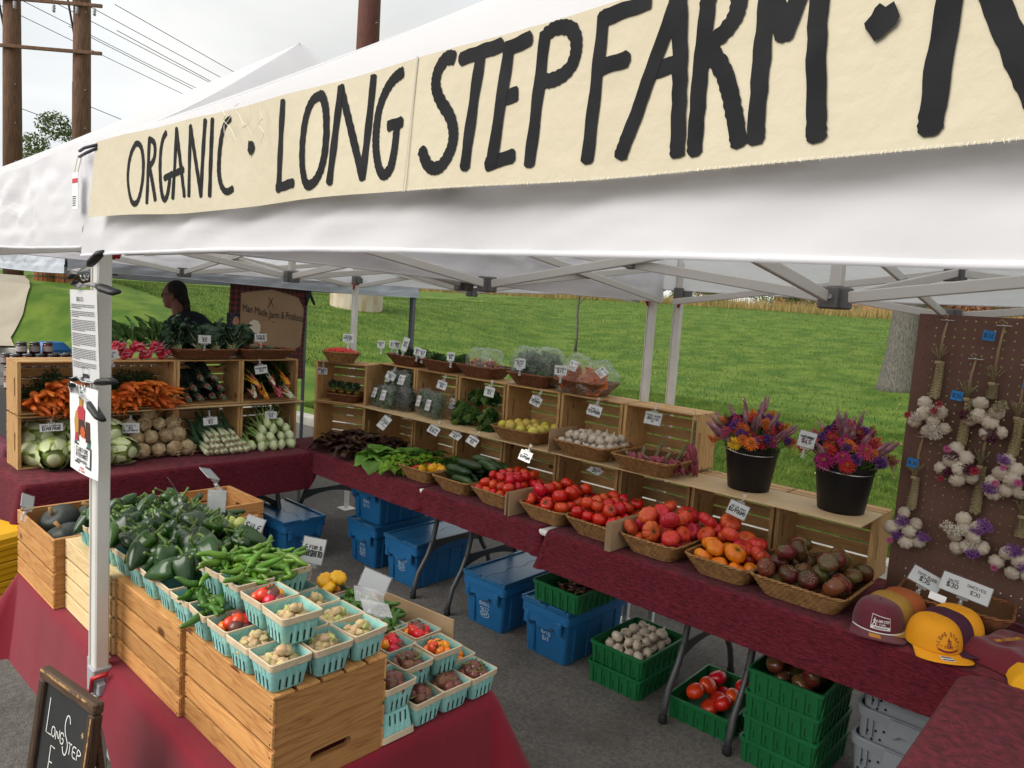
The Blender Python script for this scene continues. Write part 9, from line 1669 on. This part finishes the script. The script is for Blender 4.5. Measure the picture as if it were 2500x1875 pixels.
# ================================================================== JAM STALL
mPlaid = bpy.data.materials.new('red_black_plaid'); mPlaid.use_nodes = True; N = mPlaid.node_tree.nodes; Lk = mPlaid.node_tree.links; p = N['Principled BSDF']; p.inputs['Roughness'].default_value = 0.8; tc = N.new('ShaderNodeTexCoord'); sx = N.new('ShaderNodeSeparateXYZ'); Lk.new(tc.outputs['Object'], sx.inputs[0]); outs = []
for ax in ('Y', 'Z'):
	mu = N.new('ShaderNodeMath'); mu.operation = 'MULTIPLY'; mu.inputs[1].default_value = 22; Lk.new(sx.outputs[ax], mu.inputs[0]); fr_ = N.new('ShaderNodeMath'); fr_.operation = 'FRACT'; Lk.new(mu.outputs[0], fr_.inputs[0]); gt = N.new('ShaderNodeMath'); gt.operation = 'GREATER_THAN'; gt.inputs[1].default_value = 0.5; Lk.new(fr_.outputs[0], gt.inputs[0]); outs.append(gt)
ad = N.new('ShaderNodeMath'); ad.operation = 'ADD'; Lk.new(outs[0].outputs[0], ad.inputs[0]); Lk.new(outs[1].outputs[0], ad.inputs[1]); dv = N.new('ShaderNodeMath'); dv.operation = 'MULTIPLY'; dv.inputs[1].default_value = 0.5; Lk.new(ad.outputs[0], dv.inputs[0]); cr = N.new('ShaderNodeValToRGB'); cr.color_ramp.elements[0].color = (0.010, 0.008, 0.009, 1); cr.color_ramp.elements[1].color = (0.14, 0.018, 0.02, 1); Lk.new(dv.outputs[0], cr.inputs['Fac']); Lk.new(cr.outputs['Color'], p.inputs['Base Color'])
mKraft = mat('kraft_brown', (0.30, 0.20, 0.115), 0.85, (0.26, 0.17, 0.10), 4); mKraftD = mat('brown_line', (0.06, 0.03, 0.02), 0.8); mNavy = mat('navy_print', (0.012, 0.016, 0.035), 0.8); mSkin = mat('skin', (0.34, 0.17, 0.11), 0.55, (0.30, 0.14, 0.09), 8); mSeal = mat('cream_seal', (0.55, 0.52, 0.42), 0.8)
t = thing('jam_banner', 'brown and red plaid cloth banner of the jam stall hung from the silver tent', 'banner', (-3.235, 2.335, 1.66)); YB2, ZB2 = 0.335, 0.30
jf = lambda y, z, o=0.0: (0.02 * math.sin(y * 7 + 1) + 0.012 * math.sin(z * 9 + y * 3) + o, y, z - 0.05 * max(0, 0.2 - abs(y)) * (1 if z > 0 else 0) * 2)
b = MB(); b.sheet(lambda u, v: jf((u - .5) * 2 * YB2, -ZB2 - 0.2 + v * (2 * ZB2 + 0.2)), 24, 18); b.build('cloth', mPlaid, t, smooth=True)
hexo = [(-0.25, 0.20), (0.0, 0.265), (0.25, 0.19), (0.305, 0.10), (0.30, -0.22), (0.10, -0.29), (-0.14, -0.26), (-0.24, -0.05)]
def densify(pts, n=6): return [tuple(Vector((*pts[i], 0)).lerp(Vector((*pts[(i + 1) % len(pts)], 0)), k / n)[:2]) for i in range(len(pts)) for k in range(n)]
hd = densify(hexo); cy_, cz_ = 0.03, -0.02
def radial(pts, s, m, nm, o):
	b = MB(); n = len(pts); rings = [[jf(cy_ + (y - cy_) * s * q, cz_ + (z - cz_) * s * q, o) for y, z in pts] for q in (1, .75, .5, .25, .02)]; b.v = [p_ for r in rings for p_ in r]; b.f = [(j * n + i, j * n + (i + 1) % n, (j + 1) * n + (i + 1) % n, (j + 1) * n + i) for j in range(4) for i in range(n)]; b.mi = [0] * len(b.f); b.build(nm, m, t, smooth=True)
radial(hd, 1.03, mKraftD, 'panel_border', 0.003); radial(hd, 1.0, mKraft, 'panel', 0.006)
cv = bpy.data.curves.new('txt', 'FONT'); cv.body = 'Man Made Jams & Products'; cv.size = 0.085; cv.align_x = 'CENTER'; cv.resolution_u = 3; to = bpy.data.objects.new('txt', cv); COL.objects.link(to); bpy.context.view_layer.update(); me = bpy.data.meshes.new_from_object(to); bpy.data.objects.remove(to)
wd_ = max(v.co.x for v in me.vertices) - min(v.co.x for v in me.vertices); k_ = 0.53 / wd_
for v in me.vertices: y, z = v.co.x * k_, v.co.y * 1.0; v.co = jf(0.035 + y, 0.03 + z - 0.13 * y - 0.10 * y * y, 0.010)
me.materials.append(mInk); obj('lettering', me, t)
b = MB(); n = 18; b.add([jf(-0.13, -0.075, 0.012)] + [jf(-0.13 + 0.05 * (1 + 0.06 * (k % 2)) * math.cos(2 * PI * k / n), -0.075 + 0.065 * (1 + 0.06 * (k % 2)) * math.sin(2 * PI * k / n), 0.012) for k in range(n)], [(0, 1 + k, 1 + (k + 1) % n) for k in range(n)]); b.build('seal', mSeal, t)
b = MB(); b.sheet(lambda u, v: jf(-0.335 + 0.13 * u - 0.015 * v, -0.33 + 0.37 * v, 0.004), 8, 8); b.build('portrait_panel', mNavy, t, smooth=True)
b = MB(); b.add([jf(-0.275, -0.03, 0.008)] + [jf(-0.275 + 0.027 * math.cos(2 * PI * k / 14), -0.03 + 0.045 * math.sin(2 * PI * k / 14), 0.008) for k in range(14)], [(0, 1 + k, 1 + (k + 1) % 14) for k in range(14)]); b.build('portrait_face', mSkin, t)
b = MB(); [b.add([jf(-0.32 + 0.022 * i + 0.01 * (j % 2), 0.028 - 0.02 * j, 0.0065), jf(-0.315 + 0.022 * i + 0.01 * (j % 2), 0.028 - 0.02 * j, 0.0065), jf(-0.3175 + 0.022 * i + 0.01 * (j % 2), 0.034 - 0.02 * j, 0.0065)], [(0, 1, 2)]) for i in range(2) for j in range(6)]; b.build('portrait_stars', mSeal, t)
b = MB(); b.tube([jf(0.0, 0.20, 0.02), jf(-0.03, 0.11, 0.012)], 0.003, 5); b.tube([jf(-0.03, 0.20, 0.012), jf(0.015, 0.12, 0.012)], 0.0025, 5); b.build('arrow_emblem', mKraftD, t)
b = MB(); b.tube([(0, 0.02, 0.34), (0.01, 0.025, 0.27), (0.02, 0.0, 0.20)], 0.006, 6); b.build('black_strap', mGripK, t)
b = MB(); b.cbox(-0.012, 0.012, -0.012, 0.012, 0.0, 1.95, 0.003); tag(b.build('banner_post', mLegDk, None, (-3.26, 2.685, 0.001)), 'dark slim post at the edge of the jam banner', 'post')
tag_cl = thing('hand_clamp', 'black plastic hand clamp pinching the jam banner corner', 'clamp', (-3.21, 2.665, 1.90)); b = MB(); b.tube([(0, 0, 0.05), (0, 0.02, 0), (0, 0.075, -0.10)], [0.014, 0.018, 0.010], 8, flat=0.5); b.build('arm', mGripK, tag_cl, smooth=True); b = MB(); b.tube([(0, 0.03, 0.05), (0, 0.02, -0.01), (0, -0.01, -0.11)], [0.014, 0.018, 0.010], 8, flat=0.5); b.build('arm', mGripK, tag_cl, smooth=True)
# jam table with jars
folding_table(-4.15, -3.40, 0.55, 2.38, 'folding table of the jam stall behind the carrot crates', 'y'); mNavC = mat('striped_jam_cloth', (0.05, 0.02, 0.05), 0.9, (0.20, 0.03, 0.04), 40, stretch=(1, 6, 6)); cloth(-4.17, -3.38, 0.53, 2.40, 0.741, dict(front=0.5, right=0.5, back=0.4, left=0.3), 'navy and red checked cloth of the jam stall', mNavC, seed=12, name='tablecloth')
mJam = [mat('jam_dark', (0.030, 0.006, 0.010), 0.15, rnd=0.3, spec=0.6), mat('jam_red', (0.10, 0.008, 0.010), 0.15, rnd=0.3, spec=0.6)]; mLid = mat('jar_lid', (0.16, 0.16, 0.17), 0.35, metal=0.8)
jp = []
for q in range(2):
	b = MB(); b.lathe([(0.030, 0), (0.034, 0.004), (0.034, 0.058), (0.028, 0.068)], 16); jp.append(b.mesh('jar', mJam[q], True))
b = MB(); b.lathe([(0.031, 0.066), (0.031, 0.078), (0.029, 0.080)], 16); LID = b.mesh('lid', mLid, True); b = MB(); b.lathe([(0.0346, 0.014), (0.0346, 0.05)], 16, capb=False, capt=False); JLB = b.mesh('label', mat('jar_label', (0.34, 0.30, 0.30), 0.7, rnd=0.3), True)
jb = MB(); jb.cbox(-0.14, 0.14, -0.75, 0.75, 0, 0.35, 0.004); tag(jb.build('display_riser', mat('black_riser', (0.03, 0.03, 0.03), 0.8), None, (-3.72, 1.35, 0.745)), 'dark box raising the back rows of jam jars', 'riser')
def jar(x, y, z, lab): o = tag(obj('jam_jar', random.choice(jp), None, (x, y, z), (0, 0, U(0, 6))), lab, 'jar', 'jam jars'); obj('lid', LID, o); obj('label', JLB, o)
for r_, (x, z) in enumerate(((-3.48, 0.747), (-3.56, 0.747), (-3.62, 1.097), (-3.70, 1.097), (-3.62, 1.179), (-3.70, 1.179), (-3.70, 1.261), (-3.62, 1.261))):
	for k in range(14):
		if r_ > 5 and k > 5: continue
		jar(x + U(-.004, .004), 0.62 + 0.075 * k + (0.03 if r_ % 2 else 0), z, 'squat jar of dark jam with a metal lid behind the carrot crate')
for (y, z) in ((0.70, 1.343), (0.78, 1.343), (0.86, 1.343)): jar(-3.66, y, z, 'jar of dark jam on top of the stacked jars')
# blue cooler
mCool = mat('cooler_blue', (0.03, 0.16, 0.42), 0.4); t = thing('cooler', 'blue cooler with a sloping lid standing behind the jam jars', 'cooler', (-4.35, 1.06, 1.10), (0, 0, 0.3), None, 0.72); b = MB(); shell(b, [(0.30, 0.24, 0, 0.03), (0.34, 0.28, 0.26, 0.035)], n=4, capt=True); b.build('body', mCool, t, smooth='auto'); b = MB(); shell(b, [(0.35, 0.29, 0.262, 0.035), (0.35, 0.29, 0.30, 0.04), (0.22, 0.2, 0.375, 0.04)], n=4, capt=True); b.build('lid', mCool, t, smooth='auto')
b = MB(); b.cbox(-0.2, 0.2, -0.16, 0.16, 0, 1.095, 0.005); tag(b.build('supply_box', mCard, None, (-4.35, 1.06, 0.001), (0, 0, 0.3)), 'tall brown box under the blue cooler', 'box')
# ================================================================== PERSON AT THE JAM STALL (left profile, dark jacket, glasses, hair tied back)
def remesh(b, vox, mats, name, parent=None, loc=(0, 0, 0), rot=(0, 0, 0), smooth=2):
	tmp = bpy.data.objects.new('tmp', b.mesh('tmp', mats, True)); COL.objects.link(tmp); m = tmp.modifiers.new('r', 'REMESH'); m.mode = 'VOXEL'; m.voxel_size = vox; s = tmp.modifiers.new('s', 'SMOOTH'); s.factor = 0.5; s.iterations = smooth; bpy.context.view_layer.update()
	me = bpy.data.meshes.new_from_object(tmp.evaluated_get(bpy.context.evaluated_depsgraph_get())); bpy.data.objects.remove(tmp); me.polygons.foreach_set('use_smooth', [True] * len(me.polygons)); me.name = name
	me.materials.clear(); me.materials.append(mats if not isinstance(mats, list) else mats[0]); return obj(name, me, parent, loc, rot)
def ell(b, c, r, n=16, rot=(0, 0, 0)): b.lathe([(math.cos(a) if abs(a) < 1.57 else 0.001, math.sin(a)) for a in [PI * (i / 12 - .5) for i in range(13)]], n, TM(c, rot, r))
mJack = mat('navy_jacket', (0.012, 0.014, 0.022), 0.85, bump=0.3, bscale=40); mHair = mat('dark_hair', (0.016, 0.011, 0.009), 0.6, bump=0.8, bscale=60, stretch=(1, 3, 1)); mJean = mat('dark_trousers', (0.03, 0.035, 0.05), 0.9); mFaceS = mat('face_skin', (0.30, 0.135, 0.09), 0.6, (0.26, 0.11, 0.075), 10)
hx_, hy_ = -4.78, 2.20; t = thing('person', 'person in a dark jacket and glasses with tied back hair, seen in profile', 'person', (hx_, hy_, 0.0), (0, 0, math.radians(46)))
# local frame: faces -X (towards the picture's left), Z up
b = MB(); H0 = 1.79
ell(b, (0, 0, H0 + 0.02), (0.098, 0.076, 0.118)); ell(b, (-0.035, 0, H0 - 0.055), (0.062, 0.058, 0.075)); ell(b, (-0.062, 0, H0 - 0.095), (0.030, 0.032, 0.028)); ell(b, (-0.098, 0, H0 - 0.012), (0.030, 0.014, 0.020), rot=(0, 0.5, 0)); ell(b, (-0.092, 0, H0 + 0.028), (0.016, 0.04, 0.018)); ell(b, (-0.088, 0, H0 - 0.055), (0.020, 0.026, 0.016))
b.tube([(0.03, 0, H0 - 0.06), (0.045, 0, H0 - 0.17), (0.05, 0, H0 - 0.24)], [0.062, 0.058, 0.075], 14)
for s in (-1, 1): ell(b, (0.012, s * 0.078, H0 - 0.012), (0.022, 0.012, 0.032))
b.tube([(0.05, 0, 1.56), (0.05, 0, 1.40), (0.04, 0, 1.15), (0.03, 0, 0.98)], [0.10, 0.165, 0.15, 0.16], 18)
for s in (-1, 1):
	b.tube([(0.05, s * 0.10, 1.50), (0.055, s * 0.20, 1.44), (0.06, s * 0.235, 1.18), (-0.02, s * 0.22, 0.94), (-0.10, s * 0.20, 0.86)], [0.07, 0.065, 0.05, 0.042, 0.032], 12); b.tube([(0.03, s * 0.085, 1.0), (0.01, s * 0.10, 0.55), (0.03, s * 0.10, 0.10), (0.02, s * 0.10, 0.05)], [0.095, 0.065, 0.045, 0.045], 12); ell(b, (-0.05, s * 0.10, 0.045), (0.12, 0.045, 0.04))
	ell(b, (-0.13, s * 0.195, 0.835), (0.045, 0.02, 0.032))
	for f in range(4): b.tube([(-0.155, s * (0.18 + 0.010 * f), 0.825), (-0.195, s * (0.178 + 0.011 * f), 0.81), (-0.21 + 0.005 * abs(f - 1.5), s * (0.178 + 0.011 * f), 0.79)], [0.010, 0.009, 0.007], 6)
	b.tube([(-0.125, s * 0.175, 0.84), (-0.16, s * 0.155, 0.83), (-0.18, s * 0.15, 0.815)], [0.011, 0.010, 0.008], 6)
remesh(b, 0.009, mFaceS, 'body', t)
b = MB(); b.tube([(0.048, 0, 1.605), (0.05, 0, 1.55), (0.052, 0, 1.48), (0.05, 0, 1.38), (0.04, 0, 1.12), (0.03, 0, 0.93)], [0.072, 0.115, 0.175, 0.185, 0.17, 0.185], 22)
for s in (-1, 1): b.tube([(0.05, s * 0.10, 1.505), (0.057, s * 0.205, 1.44), (0.062, s * 0.245, 1.18), (-0.02, s * 0.23, 0.95), (-0.07, s * 0.212, 0.89)], [0.085, 0.083, 0.066, 0.056, 0.048], 14)
ell(b, (0.15, 0, 1.555), (0.16, 0.20, 0.10)); ell(b, (0.24, 0, 1.44), (0.16, 0.20, 0.16)); remesh(b, 0.012, mJack, 'jacket', t)
b = MB()
for s in (-1, 1): b.tube([(0.03, s * 0.085, 1.02), (0.01, s * 0.10, 0.55), (0.03, s * 0.10, 0.09)], [0.115, 0.085, 0.065], 14)
remesh(b, 0.014, mJean, 'trousers', t)
b = MB(); ell(b, (0.022, 0, H0 + 0.045), (0.098, 0.084, 0.103)); ell(b, (0.075, 0, H0 - 0.015), (0.055, 0.062, 0.085)); ell(b, (0.11, 0, H0 - 0.06), (0.038, 0.035, 0.055)); b.tube([(0.115, 0, H0 - 0.06), (0.125, 0, H0 - 0.13), (0.11, 0, H0 - 0.19)], [0.034, 0.03, 0.014], 10); ell(b, (0.022, 0.072, H0 + 0.0), (0.022, 0.012, 0.035)); ell(b, (0.022, -0.072, H0 + 0.0), (0.022, 0.012, 0.035))
remesh(b, 0.008, mHair, 'hair', t)
b = MB()
for s in (-1, 1): b.tube([(-0.088, s * 0.06, H0 + 0.006), (0.0, s * 0.083, H0 + 0.008), (0.02, s * 0.084, H0 - 0.002)], 0.004, 6); b.tube([(-0.098 + 0.010 * (1 - math.cos(a)) * 0.3, s * 0.034 + 0.024 * math.cos(a), H0 + 0.004 + 0.018 * math.sin(a)) for a in [k * PI / 8 for k in range(17)]], 0.003, 5)
b.tube([(-0.105, -0.012, H0 + 0.008), (-0.108, 0, H0 + 0.010), (-0.105, 0.012, H0 + 0.008)], 0.003, 5); b.build('glasses', mGripK, t, smooth=True)
